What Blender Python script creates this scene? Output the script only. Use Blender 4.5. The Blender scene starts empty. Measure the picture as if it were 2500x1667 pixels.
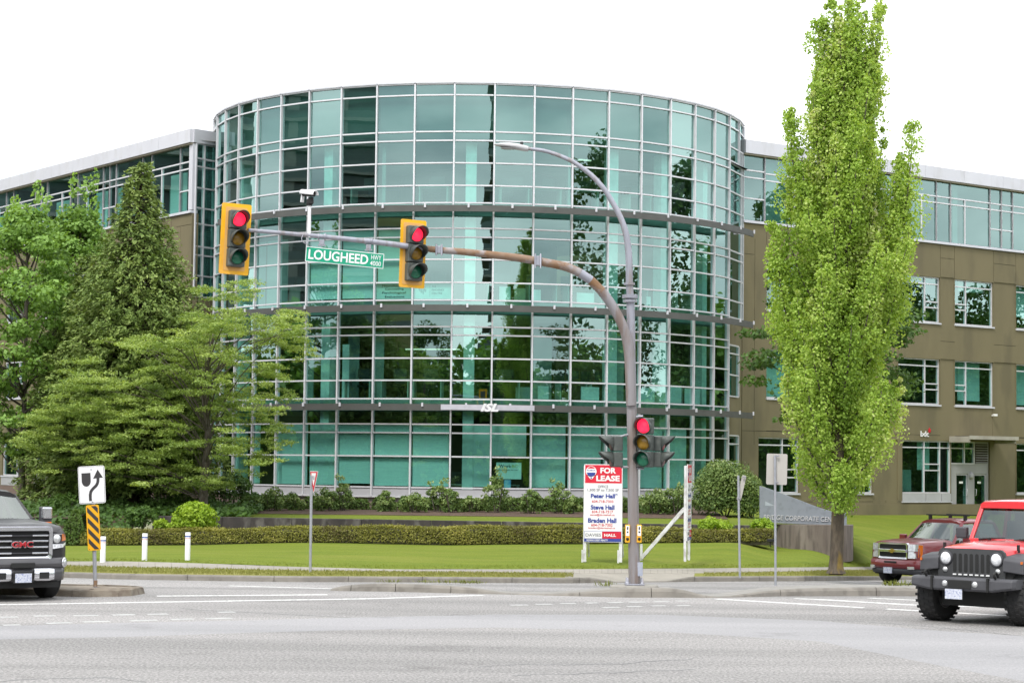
import bpy, bmesh, math, random
import numpy as np
from mathutils import Vector, Matrix

scene = bpy.context.scene
PI = math.pi
R = math.radians

# ------------------------------------------------------------------ camera
IW, IH = 2500.0, 1667.0
FPX, EYE = 5140.0, 2.4
PITCH, ROLL = math.atan(301.5 / FPX), 0.0115
_cp, _sp = math.cos(PITCH), math.sin(PITCH)
FWD = Vector((0, _cp, _sp))
_u0, _r0 = Vector((0, -_sp, _cp)), Vector((1, 0, 0))
RGT = _r0 * math.cos(ROLL) + _u0 * math.sin(ROLL)
UPV = _u0 * math.cos(ROLL) - _r0 * math.sin(ROLL)
CAMP = Vector((0, 0, EYE))
cam = bpy.data.cameras.new('camera')
cam.sensor_fit = 'HORIZONTAL'
cam.sensor_width = 36.0
cam.lens = FPX / IW * 36.0
cam.clip_start = 0.1
cam.clip_end = 3000
camo = bpy.data.objects.new('camera', cam)
scene.collection.objects.link(camo)
m = Matrix.Identity(4)
for i in range(3):
    m[i][0], m[i][1], m[i][2], m[i][3] = RGT[i], UPV[i], -FWD[i], CAMP[i]
camo.matrix_world = m
scene.camera = camo

def ray(px, py):
    return FWD + RGT * ((px - IW / 2) / FPX) - UPV * ((py - IH / 2) / FPX)
def atY(px, py, Y):
    r = ray(px, py); return CAMP + r * (Y / r.y)
def atZ(px, py, z):
    r = ray(px, py); return CAMP + r * ((z - EYE) / r.z)

# ------------------------------------------------------------------ sky: bright overcast
SUN_AZ, SUN_EL = R(205), R(52)          # high, behind the photographer's left shoulder
world = bpy.data.worlds.new('World')
scene.world = world
world.use_nodes = True
nt = world.node_tree
for n in list(nt.nodes): nt.nodes.remove(n)
def N(tree, typ, **kw):
    n = tree.nodes.new(typ)
    for k, v in kw.items():
        if k.startswith('i_'):
            n.inputs[k[2:]].default_value = v
        elif isinstance(k, str) and hasattr(n, k):
            setattr(n, k, v)
    return n
out = N(nt, 'ShaderNodeOutputWorld')
bg = N(nt, 'ShaderNodeBackground')
sky = N(nt, 'ShaderNodeTexSky', sky_type='NISHITA', sun_disc=False, sun_elevation=SUN_EL, sun_rotation=SUN_AZ)
skm = N(nt, 'ShaderNodeMixRGB', blend_type='MULTIPLY'); skm.inputs[0].default_value = 1
skm.inputs[2].default_value = (0.11, 0.11, 0.11, 1)
nt.links.new(sky.outputs[0], skm.inputs[1])
tc = N(nt, 'ShaderNodeTexCoord')
mp = N(nt, 'ShaderNodeMapping'); mp.inputs['Scale'].default_value = (1.0, 1.0, 2.6)
nt.links.new(tc.outputs['Generated'], mp.inputs[0])
nz = N(nt, 'ShaderNodeTexNoise'); nz.inputs['Scale'].default_value = 3.4; nz.inputs['Detail'].default_value = 7; nz.inputs['Roughness'].default_value = 0.52
nt.links.new(mp.outputs[0], nz.inputs['Vector'])
cr = N(nt, 'ShaderNodeValToRGB')
cr.color_ramp.elements[0].position = 0.36; cr.color_ramp.elements[0].color = (0.46, 0.51, 0.55, 1)
cr.color_ramp.elements[1].position = 0.66; cr.color_ramp.elements[1].color = (1.55, 1.56, 1.57, 1)
e = cr.color_ramp.elements.new(0.5); e.color = (1.02, 1.04, 1.06, 1)
nt.links.new(nz.outputs[0], cr.inputs[0])
mx = N(nt, 'ShaderNodeMixRGB'); mx.inputs[0].default_value = 0.9
nt.links.new(skm.outputs[0], mx.inputs[1]); nt.links.new(cr.outputs[0], mx.inputs[2])
nt.links.new(mx.outputs[0], bg.inputs[0]); bg.inputs[1].default_value = 1.0
nt.links.new(bg.outputs[0], out.inputs[0])

sun = bpy.data.lights.new('sun', 'SUN')
sun.energy = 1.5; sun.angle = R(14); sun.color = (1.0, 0.965, 0.90)
suno = bpy.data.objects.new('sun', sun)
scene.collection.objects.link(suno)
sd = Vector((math.sin(SUN_AZ) * math.cos(SUN_EL), math.cos(SUN_AZ) * math.cos(SUN_EL), math.sin(SUN_EL)))
suno.rotation_euler = sd.to_track_quat('Z', 'Y').to_euler()
suno.location = (-20, -30, 60)

vs = scene.view_settings
vs.view_transform = 'Standard'; vs.look = 'None'; vs.exposure = 1.0; vs.gamma = 1.0
vs.use_curve_mapping = False
cy = scene.cycles
cy.max_bounces = 7; cy.diffuse_bounces = 3; cy.glossy_bounces = 4; cy.transmission_bounces = 4; cy.transparent_max_bounces = 12
cy.caustics_reflective = False; cy.caustics_refractive = False
cy.sample_clamp_indirect = 6.0
cy.use_denoising = True

# ------------------------------------------------------------------ mesh helpers
COL = scene.collection
class MB:
    """collects faces of one mesh object"""
    def __init__(s):
        s.v = []; s.f = []; s.mi = []; s.sm = []
    def add(s, vs_, fs, mi=0, sm=False):
        o = len(s.v); s.v += [tuple(p) for p in vs_]
        for f in fs:
            s.f.append(tuple(i + o for i in f)); s.mi.append(mi); s.sm.append(sm)
        return s
    def box(s, c, d, rz=0.0, mi=0, M=None, taper=1.0):
        hx, hy, hz = d[0] / 2, d[1] / 2, d[2] / 2
        pts = []
        for z in (-hz, hz):
            k = taper if z > 0 else 1.0
            for x, y in ((-hx, -hy), (hx, -hy), (hx, hy), (-hx, hy)):
                pts.append(Vector((x * k, y * k, z)))
        if M is None: M = Matrix.Rotation(rz, 3, 'Z')
        c = Vector(c)
        return s.add([M @ p + c for p in pts], [(0, 3, 2, 1), (4, 5, 6, 7), (0, 1, 5, 4), (1, 2, 6, 5), (2, 3, 7, 6), (3, 0, 4, 7)], mi)
    def bar(s, a, b, w, h, up=(0, 0, 1), mi=0):
        """box from a to b, w wide, h along up"""
        a, b = Vector(a), Vector(b); d = (b - a)
        L = d.length; d = d / L; up = Vector(up)
        sd_ = d.cross(up).normalized(); u2 = sd_.cross(d).normalized()
        M = Matrix((sd_, d, u2)).transposed()
        return s.box((a + b) / 2, (w, L, h), M=M, mi=mi)
    def prism(s, poly, org, ux, uy, depth, mi=0, mi_side=None):
        """polygon in the plane (ux,uy) at org, pushed back by depth along -(ux x uy)"""
        org, ux, uy = Vector(org), Vector(ux), Vector(uy); n = ux.cross(uy).normalized()
        k = len(poly)
        fr = [org + ux * p[0] + uy * p[1] for p in poly]
        bk = [p - n * depth for p in fr]
        s.add(fr + bk, [tuple(range(k)), tuple(range(2 * k - 1, k - 1, -1))], mi)
        s.add(fr + bk, [(i, i + k, (i + 1) % k + k, (i + 1) % k) for i in range(k)], mi if mi_side is None else mi_side)
        return s
    def quad(s, a, b, c, d, mi=0): return s.add([a, b, c, d], [(0, 1, 2, 3)], mi)
    def tube(s, path, rad, n=10, mi=0, caps=True, sm=True, flat=1.0):
        path = [Vector(p) for p in path]; k = len(path)
        if not hasattr(rad, '__len__'): rad = [rad] * k
        pts = []; prev = None
        for i, p in enumerate(path):
            t = (path[min(i + 1, k - 1)] - path[max(i - 1, 0)])
            t = t.normalized() if t.length > 1e-9 else Vector((0, 0, 1))
            if prev is None:
                a = Vector((0, 0, 1)) if abs(t.z) < 0.9 else Vector((1, 0, 0))
                x = t.cross(a).normalized()
            else:
                x = (prev - t * prev.dot(t)); x = x.normalized() if x.length > 1e-6 else t.orthogonal().normalized()
            y = t.cross(x); prev = x
            for j in range(n):
                a = 2 * PI * j / n
                pts.append(p + (x * math.cos(a) + y * math.sin(a) * flat) * rad[i])
        fs = [(i * n + j, i * n + (j + 1) % n, (i + 1) * n + (j + 1) % n, (i + 1) * n + j) for i in range(k - 1) for j in range(n)]
        s.add(pts, fs, mi, sm)
        if caps:
            s.add(pts[:n], [tuple(range(n - 1, -1, -1))], mi); s.add(pts[-n:], [tuple(range(n))], mi)
        return s
    def lathe(s, prof, c=(0, 0, 0), M=None, n=24, mi=0, sm=True, a0=0.0, a1=2 * PI):
        """profile (r, z) spun about local Z"""
        c = Vector(c); M = M or Matrix.Identity(3); full = abs(a1 - a0 - 2 * PI) < 1e-6
        m_ = n if full else n + 1; pts = []
        for r, z in prof:
            for j in range(m_):
                a = a0 + (a1 - a0) * j / n
                pts.append(M @ Vector((r * math.cos(a), r * math.sin(a), z)) + c)
        fs = []
        for i in range(len(prof) - 1):
            for j in range(n):
                j2 = (j + 1) % m_
                fs.append((i * m_ + j, i * m_ + j2, (i + 1) * m_ + j2, (i + 1) * m_ + j))
        return s.add(pts, fs, mi, sm)
    def loft(s, rings, closed=True, caps=(True, True), mi=0, sm=True):
        n = len(rings[0]); pts = [p for r in rings for p in r]
        e = n if closed else n - 1
        fs = [(i * n + j, i * n + (j + 1) % n, (i + 1) * n + (j + 1) % n, (i + 1) * n + j) for i in range(len(rings) - 1) for j in range(e)]
        s.add(pts, fs, mi, sm)
        if closed and caps[0]: s.add(rings[0], [tuple(range(n - 1, -1, -1))], mi)
        if closed and caps[1]: s.add(rings[-1], [tuple(range(n))], mi)
        return s
    def xf(s, fn):
        s.v = [tuple(fn(Vector(p))) for p in s.v]; return s
    def mesh(s, name, mats):
        me = bpy.data.meshes.new(name)
        me.from_pydata(s.v, [], s.f)
        for mt in (mats if isinstance(mats, (list, tuple)) else [mats]): me.materials.append(mt)
        me.polygons.foreach_set('material_index', s.mi)
        me.polygons.foreach_set('use_smooth', s.sm)
        me.update()
        return me
    def build(s, name, mats, parent=None, bevel=0.0, seg=2, subs=0, fix=False):
        me = s.mesh(name, mats)
        if fix:
            bm = bmesh.new(); bm.from_mesh(me)
            bmesh.ops.remove_doubles(bm, verts=bm.verts, dist=1e-5)
            bmesh.ops.recalc_face_normals(bm, faces=bm.faces); bm.to_mesh(me); bm.free()
        return link(name, me, parent, bevel, seg, subs)
def link(name, me, parent=None, bevel=0.0, seg=2, subs=0):
    o = bpy.data.objects.new(name, me); COL.objects.link(o)
    if parent is not None: o.parent = parent
    if bevel > 0:
        b = o.modifiers.new('bevel', 'BEVEL'); b.width = bevel; b.segments = seg; b.limit_method = 'ANGLE'; b.angle_limit = R(35)
    if subs > 0:
        b = o.modifiers.new('subdivide', 'SUBSURF'); b.levels = subs; b.render_levels = subs
    return o
def empty(name, loc=(0, 0, 0), rz=0.0):
    o = bpy.data.objects.new(name, None); COL.objects.link(o); o.location = loc; o.rotation_euler = (0, 0, rz)
    o.empty_display_size = 0.2
    return o
def tag(o, label=None, cat=None, group=None, kind=None):
    if label: o['label'] = label
    if cat: o['category'] = cat
    if group: o['group'] = group
    if kind: o['kind'] = kind
    return o
def copy_tree(o, parent=None):
    c = o.copy(); COL.objects.link(c); c.parent = parent
    for ch in list(o.children): copy_tree(ch, c)
    return c

# ---- lettering (built once, as outline meshes)
_dg_text = {}
def text_geo(body, italic=0.0, bold=0.0, spacing=1.0):
    key = (body, italic, bold, spacing)
    if key in _dg_text: return _dg_text[key]
    cu = bpy.data.curves.new('lettering', 'FONT'); cu.body = body; cu.offset = bold; cu.shear = italic; cu.space_character = spacing
    cu.resolution_u = 3
    ob = bpy.data.objects.new('lettering', cu); COL.objects.link(ob)
    bpy.context.view_layer.update()
    me = bpy.data.meshes.new_from_object(ob.evaluated_get(bpy.context.evaluated_depsgraph_get()))
    v = np.array([p.co[:] for p in me.vertices]); f = [tuple(p.vertices) for p in me.polygons]
    bpy.data.objects.remove(ob); bpy.data.curves.remove(cu); bpy.data.meshes.remove(me)
    v[:, :2] -= v[:, :2].min(0); w, h = v[:, :2].max(0)
    _dg_text[key] = (v, f, w, h)
    return _dg_text[key]
def put_text(mb, body, org, ux, uy, w, h, lift=0.004, mi=0, thick=0.0, align='l', **kw):
    """letters filling w x h from the lower left corner org in the plane (ux,uy); h=None keeps the proportion"""
    v, f, tw, th = text_geo(body, **kw)
    ux, uy = Vector(ux), Vector(uy); n = ux.cross(uy).normalized(); org = Vector(org)
    sx = w / tw; sy = (h / th) if h else sx
    if align == 'c': org = org - ux * (w / 2)
    pts = [org + ux * (p[0] * sx) + uy * (p[1] * sy) + n * (lift + thick) for p in v]
    mb.add(pts, f, mi)
    if thick > 0:
        cnt = {}
        for q in f:
            for i in range(len(q)):
                a, b = q[i], q[(i + 1) % len(q)]
                cnt[(a, b)] = 1
        sides = []
        for (a, b) in cnt:
            if (b, a) not in cnt: sides.append((a, b))
        k = len(pts); low = [p - n * thick for p in pts]
        mb.add(pts + low, [(b, a, a + k, b + k) for a, b in sides], mi)
    return mb

# ------------------------------------------------------------------ materials
MATS = {}
def mat(name, c1, c2=None, scale=4.0, rough=0.6, metal=0.0, bump=0.0, bscale=None, spec=0.5, coat=0.0, detail=5.0, lo=0.35, hi=0.65, stretch=None, emit=0.0, c3=None, s3=20.0, a3=0.3):
    m = bpy.data.materials.new(name); m.use_nodes = True; t = m.node_tree
    b = t.nodes['Principled BSDF']
    b.inputs['Roughness'].default_value = rough; b.inputs['Metallic'].default_value = metal
    b.inputs['Specular IOR Level'].default_value = spec
    if coat: b.inputs['Coat Weight'].default_value = coat; b.inputs['Coat Roughness'].default_value = 0.06
    co = N(t, 'ShaderNodeTexCoord'); vec = co.outputs['Object']
    if stretch:
        mpn = N(t, 'ShaderNodeMapping'); mpn.inputs['Scale'].default_value = stretch
        t.links.new(vec, mpn.inputs[0]); vec = mpn.outputs[0]
    if c2 is None: c2 = tuple(x * 0.86 for x in c1)
    nz = N(t, 'ShaderNodeTexNoise'); nz.inputs['Scale'].default_value = scale; nz.inputs['Detail'].default_value = detail
    t.links.new(vec, nz.inputs['Vector'])
    rp = N(t, 'ShaderNodeValToRGB')
    rp.color_ramp.elements[0].position = lo; rp.color_ramp.elements[0].color = (*c1, 1)
    rp.color_ramp.elements[1].position = hi; rp.color_ramp.elements[1].color = (*c2, 1)
    t.links.new(nz.outputs[0], rp.inputs[0]); col = rp.outputs[0]
    if c3 is not None:
        n3 = N(t, 'ShaderNodeTexNoise'); n3.inputs['Scale'].default_value = s3; n3.inputs['Detail'].default_value = 4
        t.links.new(vec, n3.inputs['Vector'])
        r3 = N(t, 'ShaderNodeValToRGB'); r3.color_ramp.elements[0].position = 0.52; r3.color_ramp.elements[0].color = (0, 0, 0, 1)
        r3.color_ramp.elements[1].position = 0.64; r3.color_ramp.elements[1].color = (a3, a3, a3, 1)
        t.links.new(n3.outputs[0], r3.inputs[0])
        mm = N(t, 'ShaderNodeMixRGB'); mm.inputs[2].default_value = (*c3, 1)
        t.links.new(r3.outputs[0], mm.inputs[0]); t.links.new(col, mm.inputs[1]); col = mm.outputs[0]
    t.links.new(col, b.inputs['Base Color'])
    if emit:
        b.inputs['Emission Color'].default_value = (*c1, 1); b.inputs['Emission Strength'].default_value = emit
    if bump:
        n2 = N(t, 'ShaderNodeTexNoise'); n2.inputs['Scale'].default_value = bscale or scale * 6; n2.inputs['Detail'].default_value = 4
        t.links.new(vec, n2.inputs['Vector'])
        bp = N(t, 'ShaderNodeBump'); bp.inputs['Strength'].default_value = bump; bp.inputs['Distance'].default_value = 0.02
        t.links.new(n2.outputs[0], bp.inputs['Height']); t.links.new(bp.outputs[0], b.inputs['Normal'])
    MATS[name] = m
    return m
def leafmat(name, cols, trans=0.35, rough=0.55):
    """leaf: per-leaf colour from the face attribute rnd, light partly passes through"""
    m = bpy.data.materials.new(name); m.use_nodes = True; t = m.node_tree
    b = t.nodes['Principled BSDF']; o = t.nodes['Material Output']
    b.inputs['Roughness'].default_value = rough; b.inputs['Specular IOR Level'].default_value = 0.3
    at = N(t, 'ShaderNodeAttribute'); at.attribute_name = 'rnd'
    rp = N(t, 'ShaderNodeValToRGB'); els = rp.color_ramp.elements
    els[0].position = 0; els[0].color = (*cols[0], 1); els[1].position = 1; els[1].color = (*cols[-1], 1)
    for i, c in enumerate(cols[1:-1]):
        el = els.new((i + 1) / (len(cols) - 1)); el.color = (*c, 1)
    t.links.new(at.outputs['Fac'], rp.inputs[0]); t.links.new(rp.outputs[0], b.inputs['Base Color'])
    tr = N(t, 'ShaderNodeBsdfTranslucent')
    mxc = N(t, 'ShaderNodeMixRGB', blend_type='MULTIPLY'); mxc.inputs[0].default_value = 1; mxc.inputs[2].default_value = (1.25, 1.2, 0.5, 1)
    t.links.new(rp.outputs[0], mxc.inputs[1]); t.links.new(mxc.outputs[0], tr.inputs[0])
    ms = N(t, 'ShaderNodeMixShader'); ms.inputs[0].default_value = trans
    t.links.new(b.outputs[0], ms.inputs[1]); t.links.new(tr.outputs[0], ms.inputs[2]); t.links.new(ms.outputs[0], o.inputs[0])
    MATS[name] = m
    return m
def glassmat(name, refl, trans, base=0.26, rough=0.0):
    m = bpy.data.materials.new(name); m.use_nodes = True; t = m.node_tree
    t.nodes.remove(t.nodes['Principled BSDF']); o = t.nodes['Material Output']
    fr = N(t, 'ShaderNodeFresnel')
    ge = N(t, 'ShaderNodeNewGeometry'); io = N(t, 'ShaderNodeMapRange'); io.inputs['To Min'].default_value = 1.5; io.inputs['To Max'].default_value = 1 / 1.5
    t.links.new(ge.outputs['Backfacing'], io.inputs[0]); t.links.new(io.outputs[0], fr.inputs[0])   # same mirror from either side
    mr = N(t, 'ShaderNodeMapRange'); mr.inputs['From Min'].default_value = 0.0; mr.inputs['From Max'].default_value = 1.0
    mr.inputs['To Min'].default_value = base; mr.inputs['To Max'].default_value = 1.0
    t.links.new(fr.outputs[0], mr.inputs[0])
    gl = N(t, 'ShaderNodeBsdfGlossy'); gl.inputs['Color'].default_value = (*refl, 1); gl.inputs['Roughness'].default_value = rough
    tr = N(t, 'ShaderNodeBsdfTransparent'); tr.inputs[0].default_value = (*trans, 1)
    # float glass is never quite flat: a slow ripple bends the mirrored picture
    co = N(t, 'ShaderNodeTexCoord'); nz = N(t, 'ShaderNodeTexNoise'); nz.inputs['Scale'].default_value = 0.8; nz.inputs['Detail'].default_value = 1
    t.links.new(co.outputs['Object'], nz.inputs['Vector'])
    bp = N(t, 'ShaderNodeBump'); bp.inputs['Strength'].default_value = 0.03; bp.inputs['Distance'].default_value = 0.03
    t.links.new(nz.outputs[0], bp.inputs['Height']); t.links.new(bp.outputs[0], gl.inputs['Normal'])
    ms = N(t, 'ShaderNodeMixShader')
    t.links.new(mr.outputs[0], ms.inputs[0]); t.links.new(tr.outputs[0], ms.inputs[1]); t.links.new(gl.outputs[0], ms.inputs[2])
    t.links.new(ms.outputs[0], o.inputs[0])
    MATS[name] = m
    return m

GLASS = glassmat('teal_glass', (0.54, 0.765, 0.73), (0.50, 0.88, 0.81), 0.27)
CARGLASS = glassmat('car_glass', (0.9, 0.95, 0.93), (0.40, 0.48, 0.46), 0.14)
ALU = mat('mullion_aluminium', (0.66, 0.66, 0.69), (0.60, 0.60, 0.63), 3, 0.42, 0.25)
FASCIA = mat('fascia_panel', (0.60, 0.60, 0.645), (0.565, 0.565, 0.61), 0.7, 0.5, 0.2, c3=(0.42, 0.41, 0.40), s3=1.6, a3=0.25, stretch=(1, 1, 0.4))
SHADE = mat('sunshade_metal', (0.098, 0.099, 0.093), (0.085, 0.086, 0.081), 2, 0.5, 0.3)
BROWN = mat('brown_concrete', (0.165, 0.140, 0.076), (0.146, 0.125, 0.068), 0.9, 0.85, bump=0.12, bscale=60, c3=(0.108, 0.094, 0.054), s3=0.8, a3=0.6, stretch=(1, 1, 0.35))
JOINT = mat('joint_shadow', (0.05, 0.042, 0.03), rough=0.9)  # dark joint fill, also laid under the slabs and behind the louvres
CREAM = mat('joint_sealant', (0.32, 0.29, 0.22), rough=0.8)
SPAND = mat('spandrel_panel', (0.10, 0.115, 0.11), (0.085, 0.10, 0.095), 1.0, 0.7)
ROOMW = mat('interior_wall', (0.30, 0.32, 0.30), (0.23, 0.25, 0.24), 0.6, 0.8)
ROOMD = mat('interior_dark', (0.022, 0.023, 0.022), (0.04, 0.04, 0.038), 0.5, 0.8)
CARPET = mat('interior_carpet', (0.05, 0.05, 0.055), rough=0.9)
COLW = mat('column_paint', (0.80, 0.80, 0.78), rough=0.6)
BLIND = mat('blind_fabric', (0.80, 0.81, 0.80), (0.73, 0.74, 0.73), 2.0, 0.8, stretch=(1, 1, 14))
SILLG = mat('sill_panel', (0.42, 0.42, 0.44), (0.38, 0.38, 0.40), 1.3, 0.5, 0.1)
CONC = mat('grey_concrete', (0.30, 0.285, 0.255), (0.235, 0.22, 0.20), 1.6, 0.9, bump=0.25, bscale=70, c3=(0.15, 0.14, 0.12), s3=3.0, a3=0.35)
# ------------------------------------------------------------------ ground
def zr(x, y):
    """road surface: level near the camera, falling away beyond the island"""
    t = max(0.0, min(y, 110.0) - 39.0)
    return -0.033 * t - 0.05 * min(max(x - 8.0, 0.0), 5.0) * min(t / 15.0, 1.0)
def on_road(px, py, dz=0.0):
    r = ray(px, py); lo, hi = 5.0, 130.0
    f = lambda Y: (CAMP + r * (Y / r.y)).z - (zr((r * (Y / r.y)).x, Y) + dz)
    prev = lo
    Y = lo
    while Y < hi:
        if f(Y) < 0: break
        prev = Y; Y += 0.5
    a, b = prev, Y
    for _ in range(30):
        c = (a + b) / 2
        if f(c) > 0: a = c
        else: b = c
    return CAMP + r * (a / r.y)
def ypx(x, yp): return yp + 0.0115 * (x - 1250)     # level picture row -> tilted photograph row

# asphalt: pale worn aggregate, darker seams, faint wheel tracks
def asphalt(name, base, dark, patch=0.25, grain=1.0):
    m = bpy.data.materials.new(name); m.use_nodes = True; t = m.node_tree; b = t.nodes['Principled BSDF']
    b.inputs['Roughness'].default_value = 0.9; b.inputs['Specular IOR Level'].default_value = 0.25
    co = N(t, 'ShaderNodeTexCoord'); v = co.outputs['Object']
    fine = N(t, 'ShaderNodeTexNoise'); fine.inputs['Scale'].default_value = 26; fine.inputs['Detail'].default_value = 4; fine.inputs['Roughness'].default_value = 0.85
    t.links.new(v, fine.inputs['Vector'])
    vor = N(t, 'ShaderNodeTexVoronoi'); vor.inputs['Scale'].default_value = 38
    t.links.new(v, vor.inputs['Vector'])
    mp_ = N(t, 'ShaderNodeMapping'); mp_.inputs['Scale'].default_value = (0.045, 0.42, 1); mp_.inputs['Rotation'].default_value = (0, 0, R(3))
    t.links.new(v, mp_.inputs[0])
    big = N(t, 'ShaderNodeTexNoise'); big.inputs['Scale'].default_value = 1.0; big.inputs['Detail'].default_value = 6
    t.links.new(mp_.outputs[0], big.inputs['Vector'])
    r1 = N(t, 'ShaderNodeValToRGB'); r1.color_ramp.elements[0].position = 0.36; r1.color_ramp.elements[0].color = (*dark, 1)
    r1.color_ramp.elements[1].position = 0.58; r1.color_ramp.elements[1].color = (*base, 1)
    t.links.new(fine.outputs[0], r1.inputs[0])
    r2 = N(t, 'ShaderNodeValToRGB'); r2.color_ramp.elements[0].position = 0.38; r2.color_ramp.elements[0].color = (1 - patch,) * 3 + (1,)
    r2.color_ramp.elements[1].position = 0.60; r2.color_ramp.elements[1].color = (1.06, 1.05, 1.05, 1)
    t.links.new(big.outputs[0], r2.inputs[0])
    mu = N(t, 'ShaderNodeMixRGB', blend_type='MULTIPLY'); mu.inputs[0].default_value = 1
    t.links.new(r1.outputs[0], mu.inputs[1]); t.links.new(r2.outputs[0], mu.inputs[2])
    r3 = N(t, 'ShaderNodeValToRGB'); r3.color_ramp.elements[0].position = 0.0; r3.color_ramp.elements[0].color = (1.12, 1.11, 1.10, 1)
    r3.color_ramp.elements[1].position = 0.55; r3.color_ramp.elements[1].color = (0.86, 0.86, 0.87, 1)
    t.links.new(vor.outputs['Distance'], r3.inputs[0])
    m2 = N(t, 'ShaderNodeMixRGB', blend_type='MULTIPLY'); m2.inputs[0].default_value = 0.8
    t.links.new(mu.outputs[0], m2.inputs[1]); t.links.new(r3.outputs[0], m2.inputs[2])
    sp = N(t, 'ShaderNodeTexNoise'); sp.inputs['Scale'].default_value = 0.7; sp.inputs['Detail'].default_value = 8; sp.inputs['Roughness'].default_value = 0.7
    t.links.new(v, sp.inputs['Vector'])
    rs = N(t, 'ShaderNodeValToRGB'); rs.color_ramp.elements[0].position = 0.28; rs.color_ramp.elements[0].color = (0.62, 0.61, 0.61, 1)
    rs.color_ramp.elements[1].position = 0.42; rs.color_ramp.elements[1].color = (1, 1, 1, 1)
    t.links.new(sp.outputs[0], rs.inputs[0])
    mg = N(t, 'ShaderNodeMapping'); mg.inputs['Scale'].default_value = (1.0, 0.35, 1); t.links.new(v, mg.inputs[0])
    gr = N(t, 'ShaderNodeTexNoise'); gr.inputs['Scale'].default_value = 30; gr.inputs['Detail'].default_value = 2; t.links.new(mg.outputs[0], gr.inputs['Vector'])
    rg_ = N(t, 'ShaderNodeValToRGB'); rg_.color_ramp.elements[0].position = 0.38; rg_.color_ramp.elements[0].color = (0.80, 0.80, 0.80, 1); rg_.color_ramp.elements[1].position = 0.62; rg_.color_ramp.elements[1].color = (1.16, 1.15, 1.14, 1)
    t.links.new(gr.outputs[0], rg_.inputs[0])
    m4 = N(t, 'ShaderNodeMixRGB', blend_type='MULTIPLY'); m4.inputs[0].default_value = grain
    t.links.new(m2.outputs[0], m4.inputs[1]); t.links.new(rg_.outputs[0], m4.inputs[2])
    m3 = N(t, 'ShaderNodeMixRGB', blend_type='MULTIPLY'); m3.inputs[0].default_value = 0.8
    t.links.new(m4.outputs[0], m3.inputs[1]); t.links.new(rs.outputs[0], m3.inputs[2])
    t.links.new(m3.outputs[0], b.inputs['Base Color'])
    bp = N(t, 'ShaderNodeBump'); bp.inputs['Strength'].default_value = 0.5; bp.inputs['Distance'].default_value = 0.01
    t.links.new(vor.outputs['Distance'], bp.inputs['Height']); t.links.new(bp.outputs[0], b.inputs['Normal'])
    MATS[name] = m
    return m
ASPH = asphalt('asphalt', (0.375, 0.366, 0.358), (0.175, 0.170, 0.167))
ASPH2 = asphalt('asphalt_worn_lane', (0.325, 0.322, 0.328), (0.265, 0.263, 0.268), 0.10, 0.25)
PAINT = mat('road_paint', (0.74, 0.74, 0.72), (0.58, 0.58, 0.57), 6, 0.7, c3=(0.27, 0.27, 0.27), s3=14, a3=0.8)
PAINTW = mat('road_paint_worn', (0.44, 0.44, 0.43), (0.33, 0.33, 0.325), 6, 0.7, c3=(0.31, 0.31, 0.31), s3=9, a3=1.0)
TAR = mat('crack_tar', (0.14, 0.14, 0.14), (0.20, 0.20, 0.20), 3, 0.8)
def grassmat(name, a, b_, c, sc=1.0):
    m = mat(name, a, b_, 0.9 * sc, 0.9, spec=0.15, c3=c, s3=0.35, a3=0.55, stretch=(0.5, 1.6, 1), lo=0.3, hi=0.7)
    t = m.node_tree; p = t.nodes['Principled BSDF']
    co = N(t, 'ShaderNodeTexCoord'); f = N(t, 'ShaderNodeTexNoise'); f.inputs['Scale'].default_value = 22; f.inputs['Detail'].default_value = 4; f.inputs['Roughness'].default_value = 0.75
    t.links.new(co.outputs['Object'], f.inputs['Vector'])
    rr = N(t, 'ShaderNodeValToRGB'); rr.color_ramp.elements[0].position = 0.3; rr.color_ramp.elements[0].color = (0.62, 0.62, 0.55, 1); rr.color_ramp.elements[1].position = 0.7; rr.color_ramp.elements[1].color = (1.22, 1.18, 1.1, 1)
    t.links.new(f.outputs[0], rr.inputs[0])
    src = p.inputs['Base Color'].links[0].from_socket
    mu = N(t, 'ShaderNodeMixRGB', blend_type='MULTIPLY'); mu.inputs[0].default_value = 1
    t.links.new(src, mu.inputs[1]); t.links.new(rr.outputs[0], mu.inputs[2]); t.links.new(mu.outputs[0], p.inputs['Base Color'])
    bp = N(t, 'ShaderNodeBump'); bp.inputs['Strength'].default_value = 0.6; bp.inputs['Distance'].default_value = 0.03
    t.links.new(f.outputs[0], bp.inputs['Height']); t.links.new(bp.outputs[0], p.inputs['Normal'])
    return m
LAWN = grassmat('lawn_grass', (0.120, 0.168, 0.019), (0.160, 0.200, 0.026), (0.188, 0.212, 0.040))
VERGE = grassmat('verge_grass', (0.19, 0.21, 0.045), (0.24, 0.235, 0.07), (0.27, 0.25, 0.10), 2.0)
SOIL = mat('bark_mulch', (0.06, 0.037, 0.025), (0.10, 0.062, 0.042), 6, 0.95, bump=0.6, bscale=25)
WALK = mat('sidewalk_concrete', (0.285, 0.262, 0.225), (0.24, 0.222, 0.19), 0.8, 0.9, bump=0.1, bscale=80, c3=(0.20, 0.185, 0.16), s3=2.0, a3=0.35)
KERBM = mat('kerb_concrete', (0.225, 0.207, 0.182), (0.175, 0.162, 0.144), 2.5, 0.9, bump=0.3, bscale=50, c3=(0.115, 0.103, 0.09), s3=4, a3=0.5)
RUSTK = mat('scraped_kerb_concrete', (0.235, 0.205, 0.165), (0.17, 0.135, 0.10), 2.5, 0.9, bump=0.4, bscale=40, c3=(0.13, 0.10, 0.08), s3=6, a3=0.6)
EARTH = mat('far_earth', (0.10, 0.12, 0.04), (0.13, 0.13, 0.06), 0.05, 0.95)

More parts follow.
